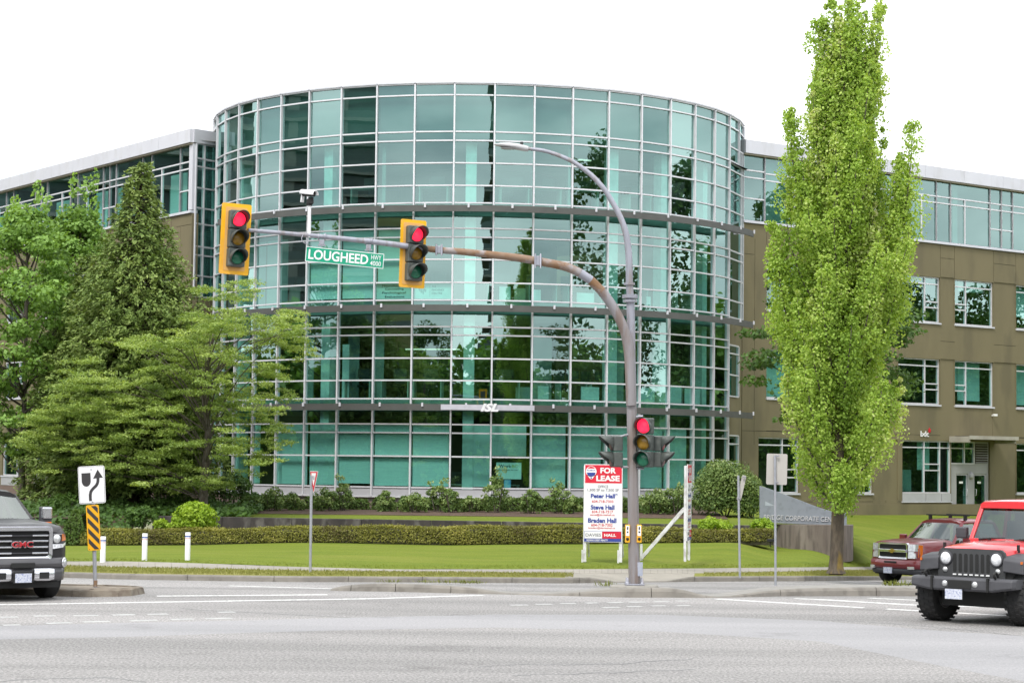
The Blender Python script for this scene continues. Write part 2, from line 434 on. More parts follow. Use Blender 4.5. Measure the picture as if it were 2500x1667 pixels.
def grid(xs, ys, zf, name, mt, kind='structure'):
    mb = MB(); w = len(xs)
    mb.add([(x, y, zf(x, y)) for y in ys for x in xs], [(j * w + i, j * w + i + 1, (j + 1) * w + i + 1, (j + 1) * w + i) for j in range(len(ys) - 1) for i in range(w - 1)])
    return tag(mb.build(name, mt), kind=kind)
def frange(a, b, n): return [a + (b - a) * i / n for i in range(n + 1)]

grid([-900, -300, -120, -60, -30, -10, 0, 8, 13, 20, 40, 80, 120, 300, 900], [-900, -300, -120, 0, 39, 54, 75, 111, 160, 400, 1200], lambda x, y: zr(x, y) - 0.30, 'ground', EARTH)
road = grid([-120, -80, -50, -30, -20, -12, -6, 0, 4, 8, 9, 10, 11, 12, 13, 16, 22, 30, 50, 80, 120], [-110, -60, -20, 0, 10, 20, 30, 39, 42, 45, 48, 51, 54, 58, 62, 70, 80, 95], zr, 'road', ASPH)

# the worn smoother band that crosses the junction
def ribbon(pts, w, mt, name, parent, dz, zf=None, taper=False):
    mb = MB(); L = []; k = len(pts)
    for i, p in enumerate(pts):
        t = (pts[min(i + 1, k - 1)] - pts[max(i - 1, 0)]); t.z = 0; t.normalize()
        s_ = Vector((-t.y, t.x, 0)); ww = (w[i] if hasattr(w, '__len__') else w) / 2
        a, b = p + s_ * ww, p - s_ * ww
        # the edge towards the traffic lies flush with the asphalt so no gap shows under it
        da, db = (dz, dz * .3) if a.y > b.y else (dz * .3, dz)
        L.append((Vector((a.x, a.y, zr(a.x, a.y) + da)), Vector((b.x, b.y, zr(b.x, b.y) + db))))
    for i in range(k - 1): mb.quad(L[i][1], L[i + 1][1], L[i + 1][0], L[i][0])
    return mb.build(name, mt, parent)
def rpath(pp, n=1):
    P = [on_road(*p) for p in pp]
    if n == 1: return P
    o = []
    for i in range(len(P) - 1):
        for j in range(n): o.append(P[i].lerp(P[i + 1], j / n))
    return o + [P[-1]]
bd = MB()
up_ = [(-300, 1548), (0, 1528), (300, 1520), (600, 1514), (860, 1507), (1200, 1500), (1600, 1500), (2000, 1515), (2300, 1540), (2700, 1565)]
lo_ = [(-300, 1575), (0, 1560), (300, 1554), (600, 1544), (860, 1537), (1200, 1531), (1600, 1540), (2000, 1565), (2300, 1625), (2700, 1700)]
for a, b, c, d in zip(lo_[:-1], lo_[1:], up_[1:], up_[:-1]):
    bd.quad(*[Vector((p.x, p.y, zr(p.x, p.y) + dz_)) for p, dz_ in zip((on_road(*a), on_road(*b), on_road(*c), on_road(*d)), (.0008, .0008, .004, .004))])
bd.build('worn_lane', ASPH2, road)
def line(px0, px1, w=0.11, mt=None, name='lane_line'):
    return ribbon(rpath([px0, px1], 4), w, mt or PAINT, name, road, 0.006)
for a, b in [((-60, 1476.5), (900, 1461)), ((900, 1461), (1180, 1452.6)), ((383, 1454.6), (800, 1451.2)), ((560, 1429.5), (860, 1438))]:
    line(a, b, 0.13)
for a, b in [((1750, 1461.5), (2109, 1483)), ((1940, 1460.5), (2260, 1478)), ((2120, 1459.5), (2260, 1465.5)), ((2165, 1486), (2560, 1508)), ((2300, 1470), (2560, 1477)), ((2300, 1478), (2560, 1486)), ((2300, 1464), (2560, 1468))]:
    line(a, b, 0.13)
u = 2.613
for a in [(0, 330, 115, 328), (215, 323, 355, 320), (470, 320, 625, 318), (715, 316, 860, 313), (940, 311, 1070, 309), (1390, 298, 1500, 296), (15, 381, 130, 378), (290, 370, 455, 364), (530, 360, 700, 356), (830, 353, 1000, 348), (1090, 344, 1235, 341), (1310, 339, 1480, 336)]:
    line((a[0] / u, 1380 + a[1] / u), (a[2] / u, 1380 + a[3] / u), 0.16, PAINTW, 'crossing_dash')
u = 2.5565
for a in [(1190, 452, 1300, 450), (1350, 447, 1450, 445), (1500, 441, 1600, 440), (1660, 439, 1740, 437), (1800, 437, 1890, 434), (1930, 433, 2040, 432), (2090, 430, 2180, 428), (2230, 426, 2310, 425), (1770, 467, 1870, 464), (1920, 461, 2010, 459), (2070, 456, 2160, 455), (2230, 455, 2310, 453)]:
    line((780 + a[0] / u, 1300 + a[1] / u), (780 + a[2] / u, 1300 + a[3] / u), 0.14, PAINTW, 'crossing_dash')
rnd = random.Random(5)
for pp in [[(1163, 1629), (1220, 1624), (1300, 1621), (1400, 1623), (1512, 1621), (1600, 1613), (1690, 1608)],
           [(1260, 1649), (1330, 1646), (1450, 1643), (1560, 1639), (1700, 1634)],
           [(0, 1664), (60, 1659), (130, 1657), (200, 1656), (245, 1654), (300, 1656), (360, 1666)],
           [(1990, 1513), (2100, 1517), (2220, 1525), (2360, 1538), (2500, 1553)], [(440, 1485.5), (520, 1491), (620, 1495), (860, 1508)]]:
    P = rpath(pp, 5); P = [p + Vector((rnd.uniform(-.03, .03), rnd.uniform(-.06, .06), 0)) for p in P]
    ribbon(P, [rnd.uniform(0.004, 0.022) for _ in P], TAR, 'crack', road, 0.007)
mh = MB(); c = on_road(1188, 1682)
mh.lathe([(0.0, 0.012), (0.27, 0.012), (0.275, 0.006), (0.30, 0.006), (0.305, 0.014), (0.34, 0.014), (0.35, 0.0)], c, n=32)
tag(mh.build('manhole_cover', mat('cast_iron', (0.10, 0.095, 0.09), (0.16, 0.14, 0.12), 8, 0.7, 0.4)), 'round iron manhole cover in the road at the bottom edge', 'manhole cover')

# rows of ground points: kerb foot, kerb top, sidewalk front and back, hedge line, wing foot
colx = [-1200, -700, -300, 0, 157, 300, 457, 600, 734, 850, 966, 1100, 1250, 1380, 1440, 1500, 1570, 1640, 1696, 1800, 1906, 1983, 2060, 2130, 2190, 2250, 2330, 2420, 2560, 2800, 3200]
def itp(x, T):
    xs = [p[0] for p in T]; return float(np.interp(x, xs, [p[1] for p in T]))
TK = [(-1200, 1414), (-300, 1419), (157, 1422), (306, 1424.5), (497, 1425.7), (720, 1426), (900, 1424.5), (1380, 1421.5), (1695, 1414.3), (1983, 1409), (2130, 1406), (2250, 1403.5), (2420, 1400), (3200, 1390)]
TS0 = [(-1200, 1388), (157, 1393.6), (300, 1395), (734, 1398), (966, 1398.3), (1367, 1397.3), (1696, 1393.6), (1906, 1387.5), (2136, 1381), (2420, 1375), (3200, 1362)]
TS1 = [(-1200, 1378), (157, 1382.6), (300, 1381), (457, 1383), (734, 1389.5), (966, 1392.5), (1367, 1387.7), (1715, 1381.7), (1906, 1377.5), (2117, 1373.5), (2420, 1367), (3200, 1352)]
TH = [(-1200, 1350), (157, 1345), (364, 1341), (555, 1336), (759, 1330.5), (900, 1330), (1100, 1332.7), (1420, 1325), (1850, 1317.5)]
LINES = {k: [] for k in ('K', 'S0', 'S1', 'H', 'W')}
RO, RD, RN = Vector((9.9, 90.34, 0)), Vector((0.789, 0.6145, 0)).normalized(), None
RN = Vector((RD.y, -RD.x, 0))
for x in colx:
    k = on_road(x, ypx(x, itp(x, TK)))
    s0 = atY(x, ypx(x, itp(x, TS0)), k.y + 2.4)
    s1 = atY(x, ypx(x, itp(x, TS1)), k.y + 3.9)
    if x <= 1850:
        h = atY(x, ypx(x, itp(x, TH)), 64.0); w = Vector((h.x * 67.2 / 64, 67.2, h.z + 0.03))
    else:
        r_ = ray(x, 1250); tt = RO.dot(RN) / (r_.x * RN.x + r_.y * RN.y); wb = CAMP + r_ * tt; wb.z = 0.36
        h = s1.lerp(wb, 0.35); h.z = s1.z + (wb.z - s1.z) * 0.5; w = wb + Vector((RN.x, RN.y, 0)) * -0.3
    for nme, p in zip(('K', 'S0', 'S1', 'H', 'W'), (k, s0, s1, h, w)): LINES[nme].append(p)
def lift(p, dz): return Vector((p.x, p.y, p.z + dz))
def refine(P, n=3):
    """Catmull-Rom through the points"""
    o = []; k = len(P)
    for i in range(k - 1):
        a, b, c, d = P[max(i - 1, 0)], P[i], P[i + 1], P[min(i + 2, k - 1)]
        for j in range(n):
            t = j / n
            o.append(0.5 * ((2 * b) + (c - a) * t + (2 * a - 5 * b + 4 * c - d) * t * t + (3 * b - a - 3 * c + d) * t ** 3))
    return o + [P[-1]]
NREF = 4
for k in LINES: LINES[k] = refine(LINES[k], NREF)
cx_ = refine([Vector((x, 0, 0)) for x in colx], NREF); cxs = [p.x for p in cx_]
def dropk(x):            # the kerb sinks at the ramp
    return 1.0 - max(0.0, min(1.0, min((x - 1440) / 60, (1690 - x) / 60)))
KT = [lift(k, 0.025 + 0.10 * dropk(x)) + Vector((0, 0.03, 0)) for k, x in zip(LINES['K'], cxs)]
KB = [p + Vector((0, 0.15, 0.0)) for p in KT]
def strip(A, B, name, mt, lo=None, hi=None, dz=0.0, parent=None, sub=1):
    mb = MB()
    for i in range(len(A) - 1):
        if lo is not None and cxs[i] < lo: continue
        if hi is not None and cxs[i + 1] > hi: continue
        for j in range(sub):
            q = [lift(A[i].lerp(B[i], j / sub), dz), lift(A[i + 1].lerp(B[i + 1], j / sub), dz), lift(A[i + 1].lerp(B[i + 1], (j + 1) / sub), dz), lift(A[i].lerp(B[i], (j + 1) / sub), dz)]
            mb.quad(*q)
    o = mb.build(name, mt, parent, fix=False)
    if parent is None: tag(o, kind='structure')
    return o
# kerb stones, one object each
kerb = tag(strip([lift(p, -0.06) for p in LINES['K']], [lift(p, -0.06) for p in KB], 'kerb', KERBM), kind='structure')
i = 0
while i < len(cxs) - 2:
    j = min(i + 6, len(cxs) - 1)
    if cxs[i] > -500 and cxs[j] < 2900:
        mb = MB(); rg = []
        for q in range(i, j + 1):
            k_, t_, b_ = LINES['K'][q], KT[q], KB[q]
            rg.append([lift(k_, -0.05), lift(k_, 0.0), k_.lerp(t_, 0.75) + Vector((0, -0.004, 0)), t_ + Vector((0, 0.022, 0.0)), b_, lift(b_, -0.25)])
        tng = (LINES['K'][j] - LINES['K'][i]).normalized() * 0.006
        rg[0] = [p + tng for p in rg[0]]; rg[-1] = [p - tng for p in rg[-1]]
        mb.loft(rg, closed=True, sm=False); mb.build('kerb_stone', KERBM, kerb)
    i = j
strip(KB, LINES['S0'], 'boulevard_verge', VERGE, hi=1381, sub=3)
strip(KB, LINES['S0'], 'boulevard_verge', VERGE, lo=1695, sub=3)
plz = strip(KB, LINES['S0'], 'corner_paving', WALK, lo=1379, hi=1697)
side = strip([lift(p, -0.02) for p in LINES['S0']], [lift(p, -0.02) for p in LINES['S1']], 'sidewalk', JOINT)
for q in range(len(cxs) - 1):           # slabs with open joints
    if cxs[q] < -500 or cxs[q] > 2900: continue
    n_ = 1
    for w_ in range(n_):
        A = LINES['S0'][q].lerp(LINES['S0'][q + 1], w_ / n_); B = LINES['S0'][q].lerp(LINES['S0'][q + 1], (w_ + 1) / n_)
        C = LINES['S1'][q].lerp(LINES['S1'][q + 1], (w_ + 1) / n_); D = LINES['S1'][q].lerp(LINES['S1'][q + 1], w_ / n_)
        t = (B - A).normalized() * 0.003
        mb = MB(); top = [A + t, B - t, C - t, D + t]
        mb.add([lift(p, -0.06) for p in top] + [lift(p, 0.004) for p in top], [(4, 5, 6, 7), (0, 1, 5, 4), (2, 3, 7, 6), (1, 2, 6, 5), (3, 0, 4, 7)])
        mb.build('paving_slab', WALK, side)
lw = MB()
S1l, Hl, Wl = LINES['S1'], LINES['H'], LINES['W']
for i in range(len(cxs) - 1):
    for (A, B, n_) in ((S1l, Hl, 6), (Hl, Wl, 2)):
        for j in range(n_):
            def pt(q, t):
                p = A[q].lerp(B[q], t); 
                if A is S1l: p.z += 0.05 * math.sin(PI * t) + 0.012 * math.sin(cxs[q] * 0.013 + t * 5)
                return p
            lw.quad(pt(i, j / n_), pt(i + 1, j / n_), pt(i + 1, (j + 1) / n_), pt(i, (j + 1) / n_))
lawn = tag(lw.build('lawn', LAWN, fix=True), kind='structure')
for p in lawn.data.polygons: p.use_smooth = True

# upper terrace behind the retaining wall
def zt(x, y):
    z = 0.56 + 0.022 * (y - 67.4)
    return z - 0.10 * max(0.0, x - 8.2) ** 1.3
grid(frange(-40, 12, 26), frange(67.45, 96, 14), zt, 'upper_lawn', LAWN)
bed = MB()
XS = [-40, -30, -20, -14, -10, -6, -2, 2, 5, 7.4]
for a, b in zip(XS[:-1], XS[1:]):
    f0 = 66.9 if b <= -12 else 71.6
    def bz(x, y): return zt(x, y) + 0.012 + (0.05 if y > f0 + 1 else 0)
    for y0, y1 in ((f0, f0 + 1.2), (f0 + 1.2, 84), (84, 95)):
        bed.quad((a, y0, bz(a, y0)), (b, y0, bz(b, y0)), (b, y1, bz(b, y1)), (a, y1, bz(a, y1)))
tag(bed.build('planting_bed', SOIL), kind='structure')

# splitter island under the signal pole
isl_f = [(806, 1441), (840, 1442.2), (920, 1443), (1015, 1445), (1130, 1448), (1249, 1450.6), (1380, 1454), (1523, 1457.6), (1652, 1458), (1753, 1458.6), (1906, 1455), (2100, 1454.4), (2250, 1455), (2420, 1458), (2700, 1464)]
isl_h = [0.03, 0.10, 0.15, 0.15, 0.12, 0.02, 0.05, 0.16, 0.16, 0.02, 0.13, 0.17, 0.17, 0.17, 0.17]
IF = refine([on_road(*p) for p in isl_f], 4); IHt = [p.x for p in refine([Vector((h_, 0, 0)) for h_ in isl_h], 4)]
depth_i = [p.x for p in refine([Vector((d, 0, 0)) for d in [0.5, 0.75, 1.05, 1.3, 1.7, 2.0, 2.2, 2.3, 2.3, 2.4, 2.6, 3.0, 3.4, 3.6, 3.8]], 4)]
ISLTOP = mat('island_paving', (0.27, 0.258, 0.24), (0.215, 0.205, 0.19), 1.5, 0.9, bump=0.3, bscale=60, c3=(0.17, 0.16, 0.14), s3=4, a3=0.4)
isl = MB()
rings = []
for p, h_, d_ in zip(IF, IHt, depth_i):
    def q(dy, dz): return Vector((p.x, p.y + dy, zr(p.x, p.y + dy) + dz))
    rings.append((q(0.27, max(h_ - 0.012, 0.012)), q(d_ - 0.2, max(h_ - 0.015, 0.012)), q(d_, max(h_ - 0.03, 0.0)), q(d_ + 0.02, -0.05)))
isl.loft(rings, closed=False, sm=False)
island = tag(isl.build('splitter_island', ISLTOP), kind='structure')
i = 0
while i < len(IF) - 1:
    j = min(i + 5, len(IF) - 1); rg = []
    for q_ in range(i, j + 1):
        p, h_ = IF[q_], max(IHt[q_], 0.018)
        def q(dy, dz): return Vector((p.x, p.y + dy, zr(p.x, p.y + dy) + dz))
        rg.append([q(0.0, -0.06), q(0.0, 0.0), q(0.025, h_ * 0.62), q(0.07, h_ * 0.93), q(0.14, h_), q(0.28, h_), q(0.28, -0.06)])
    t = (IF[j] - IF[i]).normalized() * 0.006
    rg[0] = [p + t for p in rg[0]]; rg[-1] = [p - t for p in rg[-1]]
    MB().loft(rg, sm=False).build('kerb_stone', KERBM, island, bevel=0.012)
    i = j
# median island at the left
med_f = [(-420, 1446), (-200, 1448), (0, 1450.5), (120, 1454), (177, 1456), (224, 1456.6), (290, 1455.5), (322, 1454), (339, 1451)]
MF = [on_road(*p) for p in med_f]
back = [Vector((p.x, p.y + 1.7, 0)) for p in MF]; back[-1] = MF[-1] + Vector((0.05, 0.35, 0)); back[-2] = MF[-2] + Vector((0.02, 0.9, 0)); back[-3] = MF[-3] + Vector((0, 1.3, 0))
md = MB(); rg = []
MEDH = 0.125
for p, b in zip(MF, back):
    z0 = zr(p.x, p.y); z1 = zr(b.x, b.y)
    md_pts = [Vector((p.x, p.y + 0.22, z0 + MEDH - 0.01)), Vector((b.x, max(b.y - 0.2, p.y + 0.26), z1 + MEDH - 0.01))]
    rg.append(md_pts)
md.loft(rg, closed=False, sm=False)
median = tag(md.build('median_island', RUSTK), kind='structure')
outl = MF + back[::-1]
for a, b in zip(outl[:-1], outl[1:]):
    d = (b - a); d.z = 0
    if d.length < 0.05: continue
    n_ = max(1, int(d.length / 2.5)); nn = Vector((-d.y, d.x, 0)).normalized()
    for k in range(n_):
        p0 = a.lerp(b, k / n_); p1 = a.lerp(b, (k + 1) / n_); t = d.normalized() * 0.005
        def ring(p): 
            z = zr(p.x, p.y)
            return [Vector((p.x, p.y, z - 0.05)), Vector((p.x, p.y, z)) , Vector((p.x, p.y, 0)) + nn * 0.03 + Vector((0, 0, z + MEDH - 0.02)), Vector((p.x, p.y, 0)) + nn * 0.06 + Vector((0, 0, z + MEDH)), Vector((p.x, p.y, 0)) + nn * 0.24 + Vector((0, 0, z + MEDH)), Vector((p.x, p.y, 0)) + nn * 0.24 + Vector((0, 0, z - 0.05))]
        MB().loft([ring(p0 + t), ring(p1 - t)], sm=False).build('kerb_stone', RUSTK, median)

# retaining wall: cast sections
RETM = mat('stained_wall_concrete', (0.050, 0.042, 0.040), (0.030, 0.026, 0.025), 4.0, 0.9, bump=0.3, bscale=40, c3=(0.15, 0.14, 0.13), s3=3.0, a3=0.6, stretch=(1.0, 1, 0.4))
rw = empty('retaining_wall', (-4, 67.3, 0))
tag(rw, 'long low dark stained concrete retaining wall behind the clipped hedge', 'wall')
x0 = atY(373, 1260, 67.3).x; x1 = atY(1905, 1275, 67.3).x; nsec = 9
for k in range(nsec):
    a = x0 + (x1 - x0) * k / nsec; b = x0 + (x1 - x0) * (k + 1) / nsec
    ha, hb = 0.57 + 0.09 * (1 - k / nsec), 0.57 + 0.09 * (1 - (k + 1) / nsec)
    mb = MB(); g = 0.006
    P = [(a + g, 67.2, -0.3), (b - g, 67.2, -0.3), (b - g, 67.45, -0.3), (a + g, 67.45, -0.3), (a + g, 67.2, ha), (b - g, 67.2, hb), (b - g, 67.45, hb), (a + g, 67.45, ha)]
    mb.add([Vector(p) - Vector((-4, 67.3, 0)) for p in P], [(0, 3, 2, 1), (4, 5, 6, 7), (0, 1, 5, 4), (1, 2, 6, 5), (2, 3, 7, 6), (3, 0, 4, 7)])
    mb.build('wall_section', RETM, rw, bevel=0.012)

# planted bank left of the retaining wall
mb = MB()
XB = [-40, -34, -28, -22, -18, -15.5, -13.5, -11.8]
for a, b in zip(XB[:-1], XB[1:]):
    mb.quad((a, 64.6, -0.24), (b, 64.6, -0.24), (b, 66.2, 0.30), (a, 66.2, 0.30)); mb.quad((a, 66.2, 0.30), (b, 66.2, 0.30), (b, 68.0, zt(b, 68.0) + .05), (a, 68.0, zt(a, 68.0) + .05))
tag(mb.build('planted_bank', SOIL), kind='structure')
# ------------------------------------------------------------------ office building
rb = random.Random(11)
DC = Vector((-1.5456, 92.9638, 0)); DR = 11.6638
DA = R(7.6616); A0 = R(-0.0463)
def ang(i): return A0 + DA * (i - 9.5)
def dpt(a, r, z): return Vector((DC.x + r * math.sin(a), DC.y - r * math.cos(a), z))
bld = empty('office_building', (-1.5, 92, 0.6))
tag(bld, 'four storey office building with curved teal glass corner drum and brown wings', 'building')
BO = Vector(bld.location)
def bpart(mb, name, mats, parent=None, **kw):
    """world-space mesh under the building (or one of its parts)"""
    mb.v = [tuple(Vector(p) - BO) for p in mb.v]
    return mb.build(name, mats, parent or bld, **kw)

ROWS = [17.19, 16.755, 15.319, 14.971, 14.092, 13.213, 12.534, 11.54, 11.194, 10.329, 9.434, 8.749, 7.716, 7.392, 6.494, 5.632, 4.918, 3.938, 3.605, 2.699, 1.494]
PANES = []          # (corners, area seen, parent)
def arc(mb, r0, r1, z0, z1, a0, a1, step=DA / 2, mi=0):
    n = max(1, int(round((a1 - a0) / step))); rg = []
    for k in range(n + 1):
        a = a0 + (a1 - a0) * k / n
        rg.append([dpt(a, r1, z0), dpt(a, r0, z0), dpt(a, r0, z1), dpt(a, r1, z1)])
    return mb.loft(rg, closed=True, sm=False, mi=mi)
IL, IRr = -1, 18            # first and last mullion of the lower drum
# base and sill band
mb = MB()
arc(mb, DR - 0.30, DR - 0.10, 0.3, 1.13, ang(IL), ang(IRr + 0.0), DA)
drum = bpart(mb, 'glass_drum', CONC)
for i in range(IL, IRr):
    mb = MB(); arc(mb, DR - 0.05, DR + 0.02, 1.16, 1.45, ang(i) + 0.003, ang(i + 1) - 0.003, DA)
    bpart(mb, 'sill_panel', SILLG, drum)
mb = MB(); arc(mb, DR - 0.05, DR + 0.07, 1.10, 1.157, ang(IL), ang(IRr), DA); bpart(mb, 'base_flashing', ALU, drum)
# mullions
for i in range(IL, IRr + 3):
    z0, z1 = (1.13, 17.19) if i <= IRr else (15.319, 17.19)
    a = ang(i); mb = MB(); M = Matrix.Rotation(a, 3, 'Z')
    w = 0.062 if i not in (IL,) else 0.14
    mb.box(dpt(a, DR + 0.0, (z0 + z1) / 2), (w, 0.17, z1 - z0), M=M)
    bpart(mb, 'mullion', ALU, drum)
# transoms: straight bars from mullion to mullion, joined ring by ring
for zi, z in enumerate(ROWS):
    hi_ = IRr + 2 if z > 15.2 else IRr
    mb = MB()
    for i in range(IL, hi_):
        a, b = dpt(ang(i), DR, z), dpt(ang(i + 1), DR, z); d = (b - a).normalized() * 0.045
        mb.bar(a + d, b - d, 0.11, 0.056 if z < 17 else 0.05)
    bpart(mb, 'transom', ALU, drum)
# roof edge
for i in range(IL, IRr + 2):
    mb = MB(); arc(mb, DR - 0.35, DR + 0.10, 17.215, 17.285, ang(i) + 0.001, ang(i + 1) - 0.001, DA); bpart(mb, 'coping', FASCIA, drum)
mb = MB(); arc(mb, DR - 0.42, DR - 0.20, 14.95, 17.2, ang(IL), ang(IRr + 2), DA); bpart(mb, 'parapet_backing', SPAND, drum)
# panes of the drum
def pane_corners(p0, p1, z0, z1, nrm, j=0.0018):
    c = [Vector((p0.x, p0.y, z0)), Vector((p1.x, p1.y, z0)), Vector((p1.x, p1.y, z1)), Vector((p0.x, p0.y, z1))]
    t1, t2 = rb.uniform(-j, j), rb.uniform(-j, j); w = (p1 - p0).length; h = z1 - z0
    off = [(-t1 * w - t2 * h), (t1 * w - t2 * h), (t1 * w + t2 * h), (-t1 * w + t2 * h)]
    return [q + nrm * (o / 2) for q, o in zip(c, off)]
for i in range(IL, IRr + 2):
    a, b = ang(i), ang(i + 1); am = (a + b) / 2; nrm = Vector((math.sin(am), -math.cos(am), 0))
    for k in range(len(ROWS) - 1):
        z1, z0 = ROWS[k], ROWS[k + 1]
        if i >= IRr and z0 < 15.2: continue
        p0, p1 = dpt(a, DR - 0.02, 0), dpt(b, DR - 0.02, 0)
        see = (p1 - p0).length * (z1 - z0) * max(0.02, math.cos(am))
        PANES.append((pane_corners(p0, p1, z0, z1, nrm), see, drum))
# sun shades
for zc in (12.22, 8.378, 4.573):
    sh = MB(); a0, a1 = ang(2.0), ang(18.4)
    arc(sh, DR + 0.86, DR + 0.92, zc - 0.125, zc + 0.125, a0, a1, DA / 3)
    for rr in (0.20, 0.36, 0.52, 0.68): arc(sh, DR + rr, DR + rr + 0.06, zc + 0.02, zc + 0.06, a0, a1, DA / 2)
    so = bpart(sh, 'sunshade', SHADE, drum)
    for i in np.arange(2.4, 18.5, 1.0):
        a = ang(i); mb = MB(); M = Matrix.Rotation(a, 3, 'Z')
        mb.box(dpt(a, DR + 0.47, zc + 0.06), (0.05, 0.84, 0.09), M=M)
        mb.box(dpt(a, DR + 0.945, zc + 0.095), (0.075, 0.05, 0.15), M=M)
        bpart(mb, 'bracket', FASCIA, drum)
# sign bar with letters on the lowest shade
mb = MB(); aL, aR = ang(8.83), ang(10.95)
arc(mb, DR + 0.955, DR + 1.02, 4.573 - 0.10, 4.573 + 0.11, aL, aR, DA / 3)
bar_ = bpart(mb, 'sign_bar', mat('silver_sign_bar', (0.55, 0.54, 0.60), rough=0.35, metal=0.3), drum)
mb = MB(); am = ang(9.93); ux = Vector((math.cos(am), math.sin(am), 0))
put_text(mb, 'ISL', dpt(am, DR + 1.03, 4.573 - 0.15), ux, Vector((0, 0, 1)), 0.70, 0.31, thick=0.05, align='c', italic=0.3, bold=0.05)
bpart(mb, 'sign_letters', mat('white_letters', (0.80, 0.80, 0.82), rough=0.4), drum)

# interior of the drum: slabs, columns, back wall, blinds, desks
for z, t in ((0.75, 0.3), (4.72, 0.5), (8.50, 0.5), (12.30, 0.5)):
    mb = MB(); ring = [dpt(ang(i), DR - 0.22, 0) for i in range(IL, IRr + 1)] + [Vector((8.6, 92, 0)), Vector((2, 97, 0)), Vector((-6, 97, 0)), Vector((-12.2, 92.5, 0))]
    mb.add([(p.x, p.y, z - t / 2) for p in ring] + [(p.x, p.y, z + t / 2) for p in ring], [tuple(range(len(ring))), tuple(range(len(ring), 2 * len(ring)))])
    k = len(ring); mb.add([(p.x, p.y, z - t / 2) for p in ring] + [(p.x, p.y, z + t / 2) for p in ring], [(i, (i + 1) % k, (i + 1) % k + k, i + k) for i in range(k)])
    bpart(mb, 'floor_slab', ROOMW if z > 1 else CARPET, drum, fix=True)
mb = MB(); k = len(ring); mb.add([(p.x, p.y, 15.0) for p in ring] + [(p.x, p.y, 15.2) for p in ring], [tuple(range(k)), tuple(range(k, 2 * k))]); bpart(mb, 'roof_deck', ROOMW, drum, fix=True)
for z0, z1 in ((0.9, 4.47), (4.97, 8.25), (8.75, 12.05), (12.55, 15.0)):
    mb = MB()
    arc(mb, 3.4, 3.5, z0, z1, R(-95), R(95), R(10)); bpart(mb, 'core_wall', ROOMD, drum)
    for i in (1.35, 5.36, 9.42, 13.4, 15.2, 17.2):
        a = ang(i); c = dpt(a, DR - 0.75, (z0 + z1) / 2); mb = MB(); mb.box(c, (0.42, 0.42, z1 - z0), rz=a); bpart(mb, 'column', COLW, drum)
def blind(i0, i1, z0, z1, inset=0.22, mt=None, name='window_blind'):
    a, b = ang(i0), ang(i1); mb = MB()
    p, q = dpt(a, (DR - inset), 0), dpt(b, (DR - inset), 0); n_ = Vector((math.sin((a + b) / 2), -math.cos((a + b) / 2), 0)) * 0.02
    mb.add([(p.x, p.y, z0), (q.x, q.y, z0), (q.x, q.y, z1), (p.x, p.y, z1)] + [tuple(Vector(v) - n_) for v in [(p.x, p.y, z0), (q.x, q.y, z0), (q.x, q.y, z1), (p.x, p.y, z1)]],
           [(0, 1, 2, 3), (7, 6, 5, 4), (0, 4, 5, 1), (2, 6, 7, 3), (1, 5, 6, 2), (3, 7, 4, 0)])
    return bpart(mb, name, mt or BLIND, drum)
def bay(i): return i + 0.04, i + 0.96
# ground floor: blinds nearly everywhere
for i in (4, 5, 6, 7, 8, 11, 12, 13, 14, 15):
    blind(*bay(i), (1.55 if i not in (6,) else 1.62), 3.95, 0.10 if i in (6, 7, 8) else 0.26)
blind(9.35, 10.0, 1.55, 3.95, 0.6); blind(10.05, 10.95, 2.75, 3.95, 0.5); blind(3.6, 3.95, 1.55, 3.9, 0.4); blind(2.7, 2.95, 1.55, 3.9, 0.4)
# second floor: few
blind(4.55, 4.75, 4.98, 7.6, 0.9, ROOMW, 'partition'); blind(5.75, 5.97, 4.98, 7.1, 0.9); blind(5.6, 6.0, 4.98, 7.6, 1.6, ROOMW, 'partition')
blind(6.6, 6.95, 4.98, 7.6, 1.2, ROOMW, 'partition'); blind(13.55, 13.95, 4.98, 7.6, 0.9, ROOMW, 'partition'); blind(11.4, 11.98, 4.98, 7.6, 2.0, ROOMW, 'partition')
blind(15.4, 15.95, 4.98, 5.7, 0.5, BLIND, 'desk_screen'); blind(16.1, 16.9, 4.98, 5.6, 0.5, BLIND, 'desk_screen'); blind(14.4, 14.9, 4.98, 5.55, 0.6, BLIND, 'desk_screen')
blind(12.45, 12.98, 4.98, 5.5, 0.5, BLIND, 'desk_screen'); blind(11.3, 11.6, 4.98, 5.5, 0.8, BLIND, 'desk_screen'); blind(10.7, 11.3, 4.98, 5.45, 0.9, ROOMW, 'desk_screen')
blind(14.1, 14.7, 6.2, 7.0, 1.6, ROOMD, 'wall_screen')
# third floor
for i in (2, 3): blind(*bay(i), 8.8, 11.4, 0.5, ROOMW)
for i in (5, 6, 7): blind(*bay(i), 8.85, 11.5, 0.14)
blind(4.3, 4.95, 8.8, 11.4, 1.0, ROOMW, 'partition'); blind(10.2, 10.5, 8.8, 9.35, 0.6, BLIND, 'desk_screen'); blind(10.6, 10.9, 8.8, 9.3, 0.6, CREAM, 'desk_screen')
blind(11.1, 11.3, 8.8, 9.25, 0.5, BLIND, 'desk_screen'); blind(12.3, 12.8, 8.8, 9.2, 0.5, BLIND, 'desk_screen'); blind(15.1, 15.35, 8.8, 11.4, 0.8, ROOMW, 'partition'); blind(14.45, 14.6, 8.8, 9.2, 0.4, BLIND, 'desk_screen')
# fourth floor
blind(7.02, 7.12, 12.6, 14.9, 0.5, ROOMW, 'partition'); blind(12.02, 12.1, 12.6, 14.9, 0.5, ROOMW, 'partition')

